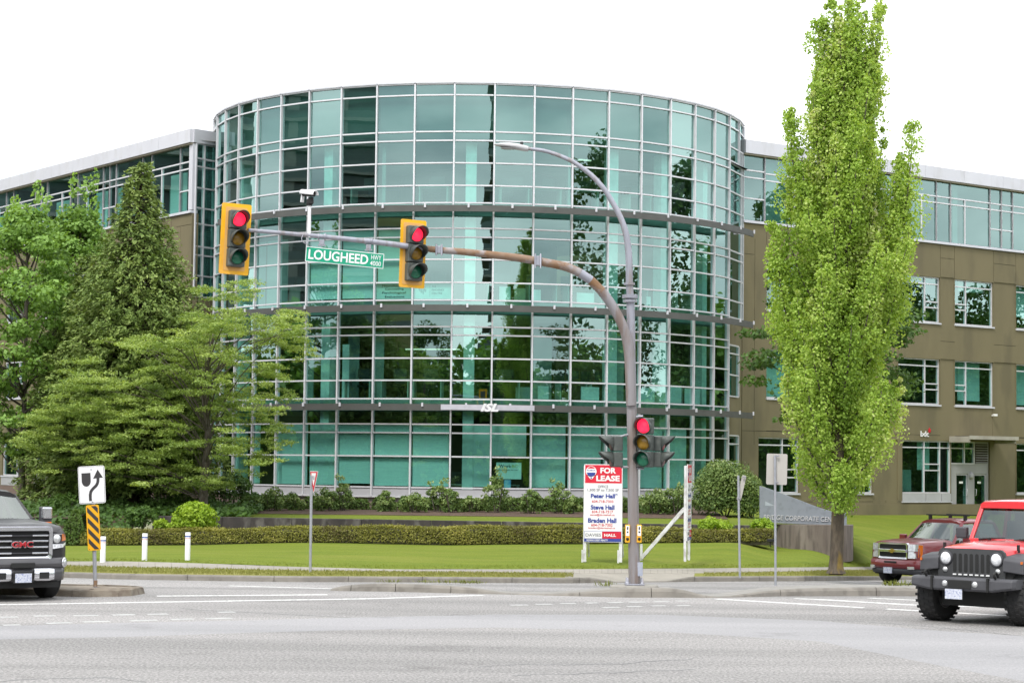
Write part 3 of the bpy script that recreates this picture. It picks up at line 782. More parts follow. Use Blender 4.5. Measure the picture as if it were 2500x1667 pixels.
# office furniture near the glass, and the pendant lamps that show through it
LAMPON = mat('office_lamp', (1.0, 0.93, 0.75), rough=.4, emit=0.45)
DESKM = mat('desk_top', (0.45, 0.44, 0.40), rough=.5)
for zf, ii in ((4.97, (6.3, 7.4, 8.3, 10.4, 12.3, 13.2, 14.6, 15.6, 16.6)), (8.75, (2.5, 3.5, 8.5, 10.3, 11.4, 12.5, 13.5, 14.3, 16.3)), (12.55, (6.4, 8.4, 10.6, 11.5, 12.6, 14.4)), (0.9, (9.2, 10.4))):
    for n_i, i in enumerate(ii):
        a = ang(i); M = Matrix.Rotation(a, 3, 'Z'); mb = MB(); c = dpt(a, DR - 1.0, zf + .72); mb.box(c, (1.2, .6, .04), M=M)
        for sx in (-.55, .55): mb.box(c + M @ Vector((sx, 0, -.36)), (.04, .55, .7), M=M)
        dk = bpart(mb, 'desk', DESKM, drum); mb = MB(); mb.box(c + M @ Vector((.1, .1, .28)), (.52, .04, .33), M=M); mb.box(c + M @ Vector((.1, .12, .08)), (.06, .06, .14), M=M); bpart(mb, 'monitor', ROOMD, drum)
        mb = MB(); cc = c + M @ Vector((-.15, .65, 0)); mb.box(cc + Vector((0, 0, -.22)), (.48, .46, .09), M=M); mb.box(cc + M @ Vector((0, .22, .18)), (.46, .07, .6), M=M); mb.box(cc + Vector((0, 0, -.48)), (.07, .07, .44), M=M); bpart(mb, 'office_chair', ROOMD if n_i % 2 else CARPET, drum, bevel=.02)
for zl, i0, i1, ins in ((6.95, 7.4, 9.1, 2.0), (14.6, 15.3, 15.9, 1.2), (14.6, 12.6, 13.0, 1.4)):
    mb = MB(); mb.bar(dpt(ang(i0), DR - ins, zl), dpt(ang(i1), DR - ins, zl), .10, .05); bpart(mb, 'pendant_lamp', LAMPON, drum)
# paper notices inside the panes
PAPER = mat('notice_paper', (0.82, 0.84, 0.82), rough=0.8)
INK = mat('notice_ink', (0.03, 0.04, 0.05), rough=0.8)
def notice(i0, i1, z0, z1, lines, name, inset=0.06, mt=None):
    a, b = ang(i0), ang(i1); i_ = math.floor(i0 + 1e-6)
    pa, pb = dpt(ang(i_), DR - 0.02, 0), dpt(ang(i_ + 1), DR - 0.02, 0); am = (ang(i_) + ang(i_ + 1)) / 2
    ux = (pb - pa).normalized(); n_ = Vector((math.sin(am), -math.cos(am), 0)); L = (pb - pa).length
    o = pa - n_ * inset + ux * (L * (i0 - i_)); w = L * (i1 - i0); uz = Vector((0, 0, 1))
    mb = MB(); mb.prism([(0, 0), (w, 0), (w, z1 - z0), (0, z1 - z0)], o + uz * z0, ux, uz, 0.01, 0)
    for (tx, x, y, tw, th, it, mi) in lines:
        put_text(mb, tx, o + uz * (z0 + y * (z1 - z0)) + ux * (x * w), ux, uz, tw * w, th * (z1 - z0), lift=0.006, mi=mi, align='l', italic=it, bold=0.012)
    return mb, (o, ux, uz, w)
mb, _ = notice(7.03, 7.97, 8.80, 9.40, [('Neurofeedback', .16, .79, .72, .14, 0, 1), ('Counseling', .24, .56, .52, .17, 0, 1), ('Psychological', .16, .31, .66, .17, 0, 1), ('Evaluations', .24, .08, .54, .14, 0, 1)], 'window_notice')
bpart(mb, 'window_notice', [PAPER, INK], drum)
mb, (o, ux, uz, w) = notice(8.03, 8.97, 8.80, 9.40, [('THE', .47, .74, .12, .12, 0, 1), ('PHOENIX', .47, .52, .34, .12, 0, 1), ('CENTRE', .47, .30, .28, .12, 0, 1)], 'window_notice')
for (cx, cz, rr) in ((.14, .40, .07), (.19, .33, .07), (.26, .42, .09), (.24, .26, .06), (.30, .33, .05)):
    c = o + ux * (cx * w) + uz * (8.80 + cz); n_ = ux.cross(uz)
    mb.add([c + n_ * 0.006 + ux * (rr * math.cos(t) * 0.7) + uz * (rr * math.sin(t) * 1.2 + rr * .4 * math.cos(2 * t)) for t in np.linspace(0, 2 * PI, 9)[:-1]], [tuple(range(8))], 2)
mb.prism([(.42 * w, .06), (.425 * w, .06), (.425 * w, .55), (.42 * w, .55)], o + uz * 8.80 + ux.cross(uz) * 0.006, ux, uz, 0.002, 1)
bpart(mb, 'window_notice', [PAPER, mat('grey_ink', (0.18, 0.22, 0.22), rough=.8), mat('pale_logo_ink', (0.42, 0.50, 0.48), rough=.8)], drum)
mb, _ = notice(10.15, 10.78, 1.86, 2.50, [('Work', .10, .68, .50, .20, 0, 1), ('BC', .62, .68, .24, .18, 0, 2), ('Employment Services', .12, .50, .74, .09, 0, 1)], 'window_notice')
bpart(mb, 'window_notice', [PAPER, INK, mat('yellow_ink', (0.55, 0.50, 0.12), rough=.8)], drum)
mb, _ = notice(10.35, 10.52, 1.53, 1.83, [], 'window_notice'); bpart(mb, 'window_notice', mat('blue_leaflet', (0.10, 0.30, 0.62), (0.5, 0.6, 0.7), 5), drum)

# ------------------------------------------------------------------ wings
LO, LD = Vector((-13.68, 89.16, 0)), Vector((-0.5806, 0.8142, 0)).normalized(); LN = Vector((-LD.y, LD.x, 0))
assert LN.y < 0 and RN.y < 0
class Wing:
    def __init__(s, o, d, n): s.o, s.d, s.n = o, d, n
    def P(s, a, n, z): return s.o + s.d * a + s.n * n + Vector((0, 0, z))
WL, WR = Wing(LO, LD, LN), Wing(RO, RD, RN)
def wbox(mb, W, s0, s1, n0, n1, z0, z1, mi=0):
    c = [W.P(a, n, z) for z in (z0, z1) for a, n in ((s0, n0), (s1, n0), (s1, n1), (s0, n1))]
    mb.add(c, [(0, 3, 2, 1), (4, 5, 6, 7), (0, 1, 5, 4), (1, 2, 6, 5), (2, 3, 7, 6), (3, 0, 4, 7)], mi)
def holed(mb, W, s0, s1, z0, z1, holes, nn=0.0, depth=0.3):
    """front face of a wall with real openings; holes: (s0,s1,z0,z1,depth)"""
    S = sorted({s0, s1} | {max(s0, min(s1, h[k])) for h in holes for k in (0, 1)})
    Z = sorted({z0, z1} | {max(z0, min(z1, h[k])) for h in holes for k in (2, 3)})
    def hole(sa, za):
        d = 0
        for h in holes:
            if h[0] < sa < h[1] and h[2] < za < h[3]: d = max(d, h[4])
        return d
    D = [[hole((S[i] + S[i + 1]) / 2, (Z[j] + Z[j + 1]) / 2) for j in range(len(Z) - 1)] for i in range(len(S) - 1)]
    for i in range(len(S) - 1):
        for j in range(len(Z) - 1):
            d = D[i][j]
            if d < depth - 1e-6:
                mb.quad(W.P(S[i], nn - d, Z[j]), W.P(S[i + 1], nn - d, Z[j]), W.P(S[i + 1], nn - d, Z[j + 1]), W.P(S[i], nn - d, Z[j + 1]), 0 if d == 0 or d > 0.025 else 1)
            if i + 1 < len(S) - 1 and abs(D[i + 1][j] - d) > 1e-6:
                mb.quad(W.P(S[i + 1], nn - d, Z[j]), W.P(S[i + 1], nn - D[i + 1][j], Z[j]), W.P(S[i + 1], nn - D[i + 1][j], Z[j + 1]), W.P(S[i + 1], nn - d, Z[j + 1]))
            if j + 1 < len(Z) - 1 and abs(D[i][j + 1] - d) > 1e-6:
                mb.quad(W.P(S[i], nn - d, Z[j + 1]), W.P(S[i + 1], nn - d, Z[j + 1]), W.P(S[i + 1], nn - D[i][j + 1], Z[j + 1]), W.P(S[i], nn - D[i][j + 1], Z[j + 1]))
def window(W, part, s0, s1, z0, z1, vs_, hs, nn=-0.14, bars=0.055, sill=True):
    """frame bars and panes; vs_: inner verticals, hs: {column: [heights]}"""
    mb = MB()
    V = [s0] + list(vs_) + [s1]
    for v in V:
        a = min(max(v, s0 + bars / 2), s1 - bars / 2)
        wbox(mb, W, a - bars / 2, a + bars / 2, nn + 0.06, nn - 0.06, z0, z1)
    for c in range(len(V) - 1):
        Hs = [z0] + sorted(hs.get(c, hs.get('all', []))) + [z1]
        for h in Hs:
            a = min(max(h, z0 + bars / 2), z1 - bars / 2)
            wbox(mb, W, V[c] + bars / 2 + .002, V[c + 1] - bars / 2 - .002, nn + 0.055, nn - 0.055, a - bars / 2, a + bars / 2)
        for a, b in zip(Hs[:-1], Hs[1:]):
            nrm = W.n
            cr_ = pane_corners(W.P(V[c], nn, 0), W.P(V[c + 1], nn, 0), a, b, nrm) if W is WR else pane_corners(W.P(V[c + 1], nn, 0), W.P(V[c], nn, 0), a, b, nrm)
            PANES.append((cr_, (V[c + 1] - V[c]) * (b - a) * 0.75, part))
    o = bpart(mb, 'window_frame', ALU, part)
    if sill:
        mb = MB(); wbox(mb, W, s0 - 0.03, s1 + 0.03, nn + 0.2, nn - 0.05, z0 - 0.075, z0 - 0.003); bpart(mb, 'window_sill', FASCIA, part)
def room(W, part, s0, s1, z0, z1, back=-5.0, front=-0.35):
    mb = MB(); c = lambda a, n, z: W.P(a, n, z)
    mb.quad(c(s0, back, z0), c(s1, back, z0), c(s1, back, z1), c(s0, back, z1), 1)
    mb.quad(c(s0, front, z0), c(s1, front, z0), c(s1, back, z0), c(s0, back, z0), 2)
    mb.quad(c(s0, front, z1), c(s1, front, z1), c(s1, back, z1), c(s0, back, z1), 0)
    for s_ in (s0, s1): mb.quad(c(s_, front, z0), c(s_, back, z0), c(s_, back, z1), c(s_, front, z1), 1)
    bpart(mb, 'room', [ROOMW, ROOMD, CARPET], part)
def wblind(W, part, s0, s1, z0, z1, n=-0.45, mt=None, name='window_blind'):
    mb = MB(); wbox(mb, W, s0, s1, n, n - 0.02, z0, z1); bpart(mb, name, mt or BLIND, part)
ZT0, ZT1 = 13.10, 15.93
def top_strip(W, part, s_start, pattern, end, first):
    """band of glazing on the top floor; pattern of (width, split) modules"""
    s = s_start; k = 0
    while s < end:
        w, sp = pattern[k % len(pattern)]
        hs = [15.2, 14.9] + ([13.97] if sp == 'n2' else [])
        if sp in ('a', 'b'):
            mid = s + w * (0.36 if sp == 'a' else 0.64)
            mb = MB()
            for v in (s, s + w): wbox(mb, W, v - 0.03, v + 0.03, -0.04, -0.16, ZT0, ZT1)
            wbox(mb, W, mid - 0.03, mid + 0.03, -0.045, -0.155, ZT0, 15.2)
            for h in (15.2, 14.9):
                wbox(mb, W, s + .032, s + w - .032, -0.05, -0.15, h - .03, h + .03)
            bpart(mb, 'window_frame', ALU, part)
            for (a, b, z0, z1) in ((s, s + w, 15.2, ZT1), (s, mid, 14.9, 15.2), (mid, s + w, 14.9, 15.2), (s, mid, ZT0, 14.9), (mid, s + w, ZT0, 14.9)):
                pa, pb = (W.P(a, -.1, 0), W.P(b, -.1, 0)) if W is WR else (W.P(b, -.1, 0), W.P(a, -.1, 0))
                PANES.append((pane_corners(pa, pb, z0, z1, W.n), (b - a) * (z1 - z0) * .7, part))
        else:
            mb = MB()
            for v in (s, s + w): wbox(mb, W, v - 0.03, v + 0.03, -0.04, -0.16, ZT0, ZT1)
            for h in hs: wbox(mb, W, s + .032, s + w - .032, -0.05, -0.15, h - .03, h + .03)
            bpart(mb, 'window_frame', ALU, part)
            zz = [ZT0] + sorted(hs) + [ZT1]
            for z0, z1 in zip(zz[:-1], zz[1:]):
                pa, pb = (W.P(s, -.1, 0), W.P(s + w, -.1, 0)) if W is WR else (W.P(s + w, -.1, 0), W.P(s, -.1, 0))
                PANES.append((pane_corners(pa, pb, z0, z1, W.n), w * (z1 - z0) * .7, part))
        s += w; k += 1
    return s
def wing_shell(W, part_name, L, holes, joints, endz=12.93):
    mb = MB()
    g = []
    for (a, b, z0, z1) in joints: g.append((a, b, z0, z1, 0.02))
    holed(mb, W, 0.0, L, 0.0, 12.93, holes + g)
    # end, back and roof
    mb.quad(W.P(0, 0, 0), W.P(0, -14, 0), W.P(0, -14, endz), W.P(0, 0, endz))
    if endz < 12: mb.quad(W.P(0, 0, endz), W.P(0, -.3, endz), W.P(0, -.3, 12.93), W.P(0, 0, 12.93))
    mb.quad(W.P(L, 0, 0), W.P(L, -14, 0), W.P(L, -14, 16.5), W.P(L, 0, 16.5))
    mb.quad(W.P(0, -14, 0), W.P(L, -14, 0), W.P(L, -14, 16.5), W.P(0, -14, 16.5))
    mb.quad(W.P(0, -0.3, 16.1), W.P(L, -0.3, 16.1), W.P(L, -14, 16.1), W.P(0, -14, 16.1))
    part = bpart(mb, part_name, [BROWN, JOINT])
    mb = MB(); wbox(mb, W, 0.0, L, 0.09, -0.25, 12.955, 13.03); wbox(mb, W, 0.0, L, 0.05, -0.25, 13.033, 13.07); bpart(mb, 'ledge', FASCIA, part)
    return part
def fascia(W, part, s_joints):
    for a, b in zip(s_joints[:-1], s_joints[1:]):
        mb = MB(); wbox(mb, W, a + .006, b - .006, 0.16, -0.2, 15.97, 16.55); bpart(mb, 'fascia_panel', FASCIA, part)
    mb = MB(); wbox(mb, W, s_joints[0] + .02, s_joints[-1] - .02, 0.10, -0.2, 15.9, 15.965); bpart(mb, 'soffit_trim', CREAM, part)
# right wing
LR = 36.0
hol, jo = [], []
wins = []
for k in range(-1, 4):
    o = 8.45 * k
    wins += [(9.91 + o, 12.81 + o, 'A'), (13.86 + o, 16.66 + o, 'B')]
wins = [w for w in wins if w[0] > 0.6 and w[1] < LR - 0.5]
for a, b, t in wins:
    hol += [(a, b, 9.25, 11.38, 0.3), (a, b, 5.43, 7.55, 0.3)]
    if not (9 < a < 17): hol.append((a if a > 3 else 1.0, b if a > 3 else 3.5, 1.32, 3.73, 0.3))
    jo += [(b + .01, b + .035, 11.42, 12.9), (a - .035, a - .01, 11.42, 12.9), (a, b, 4.0, 4.02), (a - .03, b + .03, 0.93, 0.95)]
hol += [(10.2, 13.60, 1.32, 3.75, 0.3), (13.62, 16.40, 0.38, 3.75, 0.3)]
for k in range(-1, 4):                  # pier panels set back a little between the windows
    o = 8.45 * k
    for a, b in ((12.83, 13.84), (16.68, 18.34)):
        if a + o > 0.4 and b + o < LR:
            for z0, z1 in ((9.22, 11.42), (5.40, 7.58), (1.0, 3.76)): hol.append((a + o, b + o, z0, z1, 0.04))
            for zz in (12.3, 8.4): jo.append((a + o, b + o, zz, zz + .02))
jo += [(0.72, 0.74, 3.4, 12.3), (0.0, 0.72, 11.6, 11.62), (0.0, 9.9, 3.98, 4.0), (9.08, 9.10, 0.9, 4.0), (16.9, 30, 3.98, 4.0), (16.9, 30, 3.4, 3.42), (9.9, 9.92, 7.6, 9.2), (16.55, 16.57, 3.98, 5.4)]
RW = wing_shell(WR, 'right_wing', LR, hol, jo)
fascia(WR, RW, [0.0, 3.0, 6.0, 9.0, 11.6, 14.35, 17.2, 20.2, 23.3, 26.5, 30, 33, 36])
wpat = [(2.89, 'b'), (1.0, 'n'), (2.87, 'a'), (0.85, 'n2'), (0.84, 'n2')]
for z0, z1 in ((13.0, 15.95), (9.0, 12.4), (5.0, 8.6), (1.0, 4.2)):
    for a, b in ((0.1, 8.4), (8.45, 13.35), (13.4, 18.3), (18.4, 26), (26.1, 35.5)):
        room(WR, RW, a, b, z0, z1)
# top floor glazing of the right wing: first the tall bay beside the drum
mb = MB()
for s_ in (0.03, 1.37):
    wbox(mb, WR, s_ - .03, s_ + .03, -.04, -.16, ZT0, ZT1)
for h in (15.26, 14.95, 14.04): wbox(mb, WR, 0.062, 1.338, -.05, -.15, h - .03, h + .03)
bpart(mb, 'window_frame', ALU, RW)
zz = [ZT0, 14.04, 14.95, 15.26, ZT1]
for z0, z1 in zip(zz[:-1], zz[1:]): PANES.append((pane_corners(WR.P(0.03, -.1, 0), WR.P(1.37, -.1, 0), z0, z1, WR.n), 1.3 * (z1 - z0), RW))
top_strip(WR, RW, 1.37, [(2.87, 'b'), (0.98, 'n'), (2.87, 'a'), (0.82, 'n2'), (0.82, 'n2')], 9.7, None)
top_strip(WR, RW, 9.73, wpat, LR - 1.5, None)
rowsA = {'all': [11.04 - 11.38]}
for a, b, t in wins:
    w = b - a
    for z0, z1 in ((9.25, 11.38), (5.43, 7.55)):
        q = [z0 + 0.70, z0 + 0.97, z1 - 0.33]
        if t == 'A': window(WR, RW, a, b, z0, z1, [b - 0.97], {0: [z1 - 0.33], 1: q})
        else: window(WR, RW, a, b, z0, z1, [a + 0.88], {0: q, 1: [z1 - 0.33]})
    if not (9 < a < 17):
        aa, bb = (a, b) if a > 3 else (1.0, 3.5)
        window(WR, RW, aa, bb, 1.32, 3.73, [bb - 0.97], {0: [3.4], 1: [2.0, 2.35, 3.4]})
# ground-floor window and entrance bay
window(WR, RW, 10.2, 13.60, 1.32, 3.75, [11.79, 12.88], {0: [3.43], 1: [2.38, 2.67, 3.43], 2: [3.43]}, sill=False)
for a, b in ((10.2, 11.78), (11.80, 12.87), (12.89, 13.55)):
    mb = MB(); wbox(mb, WR, a, b - .015, 0.03, -0.2, 0.95, 1.31); bpart(mb, 'sill_panel', SILLG, RW)
mb = MB(); wbox(mb, WR, 10.15, 13.6, 0.06, -0.2, 0.90, 0.945); bpart(mb, 'window_sill', FASCIA, RW)
window(WR, RW, 13.63, 15.36, 2.69, 3.75, [14.64], {0: [3.43], 1: [3.43]}, sill=False)
mb = MB()
DOORP = mat('door_panel_grey', (0.33, 0.33, 0.33), (0.30, 0.30, 0.30), 1, 0.5)
holed(mb, WR, 13.62, 16.40, 0.38, 2.69, [(14.09, 14.92, 0.42, 2.24, 0.3), (15.38, 16.26, 0.42, 2.24, 0.3)], nn=-0.12, depth=0.3)
wbox(mb, WR, 15.38, 16.38, -0.1, -0.2, 2.69, 3.75)
surround = bpart(mb, 'door_surround', DOORP, RW)
for z in np.arange(2.78, 3.6, 0.115):
    mb = MB(); c = WR.P(15.86, -0.075, z); 
    mb.bar(WR.P(15.44, -0.07, z), WR.P(16.30, -0.07, z), 0.075, 0.02, up=(0.2 * WR.n + Vector((0, 0, 1)))); bpart(mb, 'louvre_slat', SILLG, RW)
mb = MB(); wbox(mb, WR, 15.41, 16.33, -0.095, -0.12, 2.74, 3.66); bpart(mb, 'louvre_backing', JOINT, RW)
for (a, b) in ((14.09, 14.92), (15.38, 16.26)):
    mb = MB()
    for s_ in (a, b): wbox(mb, WR, min(s_, b - .06), min(s_, b - .06) + .06, -0.16, -0.22, 0.42, 2.24)
    wbox(mb, WR, a + .061, b - .061, -0.16, -0.22, 0.42, 0.52); wbox(mb, WR, a + .061, b - .061, -0.16, -0.22, 2.16, 2.24)
    dr = bpart(mb, 'door', SILLG, RW)
    PANES.append((pane_corners(WR.P(a + .06, -.19, 0), WR.P(b - .06, -.19, 0), .52, 2.16, WR.n), 1.2, RW))
    mb = MB(); s_ = (b - 0.10) if a < 15 else (a + 0.10)
    mb.tube([WR.P(s_, -.15, 1.22), WR.P(s_, -.08, 1.22), WR.P(s_, -.08, 1.52), WR.P(s_, -.15, 1.52)], 0.015, 8); bpart(mb, 'door_handle', ALU, RW)
    mb = MB(); wbox(mb, WR, (a + b) / 2 - .13, (a + b) / 2 + .13, -.186, -.188, 1.78, 1.88); bpart(mb, 'door_decal', PAPER, RW)
mb = MB(); c = WR.P(15.13, -0.06, 2.15)
mb.lathe([(0.0, 0.07), (0.07, 0.06), (0.11, 0.0), (0.11, -0.05)], c, M=Matrix((WR.d, Vector((0, 0, 1)), WR.n)).transposed() @ Matrix.Diagonal((1, 1.6, 1)), n=16); bpart(mb, 'entrance_lamp', SILLG, RW)
mb = MB()                                # entrance canopy
wbox(mb, WR, 13.45, 16.82, 1.25, -0.02, 3.86, 3.98); wbox(mb, WR, 13.35, 16.9, 1.30, 1.252, 3.84, 4.01)
wbox(mb, WR, 13.45, 13.53, 1.2, 0.0, 3.7, 3.858); wbox(mb, WR, 16.74, 16.82, 1.2, 0.0, 3.7, 3.858)
bpart(mb, 'canopy', [mat('canopy_panel', (0.36, 0.34, 0.29), (0.28, 0.26, 0.22), 1.5, 0.7)], RW)
mb = MB(); wbox(mb, WR, -0.02, LR, 0.07, -0.02, 0.0, 0.82); bpart(mb, 'plinth', BROWN, RW)
mb = MB(); put_text(mb, 'bdc', WR.P(11.43, 0.0, 3.93), WR.d, Vector((0, 0, 1)), 0.55, 0.26, thick=0.04, bold=0.008); bpart(mb, 'sign_letters', MATS['white_letters'], RW)
mb = MB(); c = WR.P(12.05, 0.03, 4.22)
lf = [(0, -.17), (.03, -.09), (.12, -.11), (.10, -.04), (.17, .01), (.12, .04), (.13, .10), (.06, .08), (0, .19), (-.06, .08), (-.13, .10), (-.12, .04), (-.17, .01), (-.10, -.04), (-.12, -.11), (-.03, -.09)]
mb.prism([(x * 0.60, y * 0.72) for x, y in lf], c, WR.d, Vector((0, 0, 1)), 0.03); bpart(mb, 'sign_emblem', mat('red_emblem', (0.55, 0.02, 0.03), rough=.4), RW)
mb = MB(); c = WR.P(16.52, 0.0, 5.02); mb.tube([c, c + WR.n * 0.15], 0.025, 8); mb.box(c + WR.n * 0.2 + Vector((0, 0, 0.02)), (0.22, 0.12, 0.10), rz=0.5); bpart(mb, 'security_camera', COLW, RW, bevel=0.015)
mb = MB(); c = WR.P(16.55, 0.2, 0.36); mb.lathe([(0.14, 0), (0.15, 0.4), (0.16, 0.42), (0.12, 0.5), (0, 0.52)], c, n=16); bpart(mb, 'ash_bin', ROOMD, RW)
for (a, b, z0, z1) in ((18.5, 20.9, 5.6, 7.5), (18.5, 20.9, 9.9, 11.3), (2.0, 4.2, 5.5, 7.5), (14.8, 16.6, 10.9, 11.35), (5.5, 8.0, 10.2, 11.35), (11.9, 12.75, 2.4, 3.7), (9.7, 10.35, 5.5, 7.4), (14.75, 16.35, 5.7, 7.5), (13.9, 14.7, 6.2, 7.5)): wblind(WR, RW, a, b, z0, z1, -0.6)
for (a, b) in ((11.75, 12.3), (14.65, 15.0), (2, 3.6), (20, 21.4)): wblind(WR, RW, a, b, 13.1, 15.9, -0.8, ROOMW, 'partition')
wblind(WR, RW, 10.4, 11.6, 1.4, 2.4, -0.7, ROOMW, 'desk_screen')

# left wing
LL = 46.0
hol, jo, winsL = [], [], []
for k in range(0, 5):
    o = 7.85 * k
    winsL += [(1.95 + o, 4.65 + o, 'A'), (5.75 + o, 8.35 + o, 'B')]
for a, b, t in winsL:
    hol += [(a, b, 9.25, 11.38, .3), (a, b, 5.43, 7.55, .3), (a, b, 1.60, 3.73, .3)]
    jo += [(b + .01, b + .035, 11.42, 12.9), (a - .035, a - .01, 11.42, 12.9)]
jo += [(0.0, 1.5, 12.46, 12.48), (1.05, 1.07, 0.9, 12.46), (0.0, LL, 4.4, 4.42)]
LW = wing_shell(WL, 'left_wing', LL, hol, jo, 0.6)
fascia(WL, LW, [0.0, 3.03, 6.0, 9.0, 12.16, 15.4, 18.6, 21.8, 25, 28.2, 31.4, 34.6, 37.8, 41, 46])
mb = MB(); wbox(mb, WL, 0.0, 0.34, 0.02, -0.2, ZT0, ZT1); bpart(mb, 'corner_post', FASCIA, LW)
top_strip(WL, LW, 0.36, [(0.96, 'n2'), (2.78, 'b'), (0.93, 'n'), (2.75, 'a'), (0.69, 'n2'), (0.70, 'n2'), (2.82, 'b'), (0.85, 'n'), (2.79, 'a'), (0.72, 'n2'), (0.71, 'n2'), (2.80, 'b'), (0.93, 'n'), (2.75, 'a'), (0.70, 'n2'), (0.70, 'n2'), (2.8, 'b'), (0.9, 'n'), (2.8, 'a')], LL - 3, None)
for z0, z1 in ((13.0, 15.95), (9.0, 12.4), (5.0, 8.6), (1.0, 4.2)):
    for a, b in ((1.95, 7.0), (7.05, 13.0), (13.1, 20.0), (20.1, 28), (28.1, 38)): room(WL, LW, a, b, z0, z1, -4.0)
for a, b, t in winsL:
    for z0, z1 in ((9.25, 11.38), (5.43, 7.55), (1.60, 3.73)):
        q = [z0 + .70, z0 + .97, z1 - .33]
        if t == 'A': window(WL, LW, a, b, z0, z1, [a + 0.97], {0: q, 1: [z1 - .33]})
        else: window(WL, LW, a, b, z0, z1, [b - 0.88], {0: [z1 - .33], 1: q})
    mb = MB(); wbox(mb, WL, a, b, 0.03, -0.2, 1.12, 1.52); bpart(mb, 'sill_panel', SILLG, LW)
mb = MB(); wbox(mb, WL, -0.02, LL, 0.07, -0.02, 0.0, 0.95); bpart(mb, 'plinth', BROWN, LW)
for (a, b) in ((1.5, 3.1), (8.0, 8.8), (13.8, 15.5), (9.6, 10.9), (16.5, 18.6), (21, 23)): wblind(WL, LW, a, b, 13.1, 14.9, -0.5)
for (a, b) in ((3.3, 4.0), (12.9, 13.5), (11.1, 11.9)): wblind(WL, LW, a, b, 13.1, 14.5, -0.9, ROOMW, 'partition')
# penthouse seen over the left parapet
mb = MB(); wbox(mb, WL, 19.5, 34, -3.0, -9, 16.1, 16.95); ph = bpart(mb, 'roof_penthouse', SPAND, LW)
mb = MB(); wbox(mb, WL, 19.2, 34.3, -2.7, -9.3, 16.953, 17.12); bpart(mb, 'penthouse_fascia', FASCIA, LW)

# ---- glazed returns between drum and wings
def ret(p, q, zs, part, split=None):
    d = (q - p); L = d.length; d.normalize(); n_ = Vector((d.y, -d.x, 0))
    mb = MB()
    sp = [0.0] + (split or []) + [1.0]
    for f in sp:
        c = p + d * L * f
        mb.box((c.x, c.y, (zs[0] + zs[-1]) / 2), (0.07, 0.13, zs[-1] - zs[0]), rz=math.atan2(d.y, d.x))
    for z in zs:
        for f0, f1 in zip(sp[:-1], sp[1:]):
            a = p + d * (L * f0 + .04); b = p + d * (L * f1 - .04)
            mb.bar((a.x, a.y, z), (b.x, b.y, z), 0.11, 0.06)
    bpart(mb, 'window_frame', ALU, part)
    for f0, f1 in zip(sp[:-1], sp[1:]):
        for z0, z1 in zip(zs[:-1], zs[1:]):
            PANES.append((pane_corners(p + d * L * f0, p + d * L * f1, z0, z1, n_), L * (f1 - f0) * (z1 - z0) * 0.5, part))
LQ = Vector((-12.80, 90.45, 0)); LP = LO + Vector((0.10, 0.09, 0))
ret(LP, LQ, [9.40, 10.30, 11.18, 11.55, 12.52, 13.2, 14.06, 14.97, 15.32, 15.95], LW, [0.36])
def flatbox(p, q, t, z0, z1, name, mt, part, out=0.0):
    d = (q - p).normalized(); n_ = Vector((d.y, -d.x, 0)); mb = MB()
    a, b = p + n_ * out, q + n_ * out
    c = [a, b, b - n_ * t, a - n_ * t]
    mb.add([(v.x, v.y, z) for z in (z0, z1) for v in c], [(0, 3, 2, 1), (4, 5, 6, 7), (0, 1, 5, 4), (1, 2, 6, 5), (2, 3, 7, 6), (3, 0, 4, 7)])
    return bpart(mb, name, mt, part)
flatbox(LP, LQ + Vector((.2, .05, 0)), 0.3, 0.3, 9.35, 'return_wall', BROWN, LW)
flatbox(LP + Vector((-.1, -.12, 0)), LQ + Vector((.3, -.05, 0)), 0.5, 15.97, 16.55, 'return_fascia', FASCIA, LW, 0.05)
flatbox(LP + Vector((.1, 4.5, 0)), LQ + Vector((.2, 4, 0)), 0.2, 0.3, 16, 'return_room_wall', ROOMD, LW)
mb = MB(); mb.tube([(-12.62, 89.95, 1.0), (-12.62, 89.95, 16.9)], 0.09, 10); bpart(mb, 'downpipe', ALU, drum)
RP, RQ = dpt(ang(IRr), DR - 0.03, 0), Vector((9.88, 90.36, 0))
ret(RP + (RQ - RP) * 0.01, RQ, [8.72, 9.434, 10.329, 11.194, 11.54, 12.534, 13.213, 14.04, 14.95, 15.26, 15.93], RW, [0.86])
RM = RP.lerp(RQ, 0.74)
ret(RP + (RQ - RP) * 0.01, RM, [5.40, 6.3, 7.2, 7.55], RW); ret(RP + (RQ - RP) * 0.01, RM, [1.32, 2.6, 3.4, 3.75], RW)
for a, b, z0, z1 in ((RP, RQ, 0.3, 1.3), (RP, RQ, 3.78, 5.37), (RP, RQ, 7.58, 8.69), (RM, RQ, 1.3, 3.78), (RM, RQ, 5.37, 7.58)):
    flatbox(a, b, 0.25, z0, z1, 'return_wall', BROWN, RW)
mb = MB()
mb.add([dpt(ang(IRr), DR + .03, 15.25), dpt(ang(IRr + 1), DR + .03, 15.25), dpt(ang(IRr + 2), DR + .03, 15.25), RO + Vector((0.2, -.1, 15.25)), RQ + Vector((-.3, .4, 15.25)), RP + Vector((-.2, .2, 15.25))], [(5, 4, 3, 2, 1, 0)]); bpart(mb, 'soffit', SPAND, RW)
flatbox(RP + Vector((-1.5, 1.5, 0)), RQ + Vector((-1, 3, 0)), 0.2, 0.3, 15.2, 'return_room_wall', ROOMD, RW)

# ---- panes: the 300 that show largest one by one, the small rest joined per part
PANES.sort(key=lambda p: -p[1])
for c, a, part in PANES[:300]:
    mb = MB(); mb.quad(*c); bpart(mb, 'pane', GLASS, part)
rest = {}
for c, a, part in PANES[300:]: rest.setdefault(part.name, (part, MB()))[1].quad(*c)
for part, mb in rest.values(): tag(bpart(mb, 'pane', GLASS, part), kind='stuff')
print('panes', len(PANES))
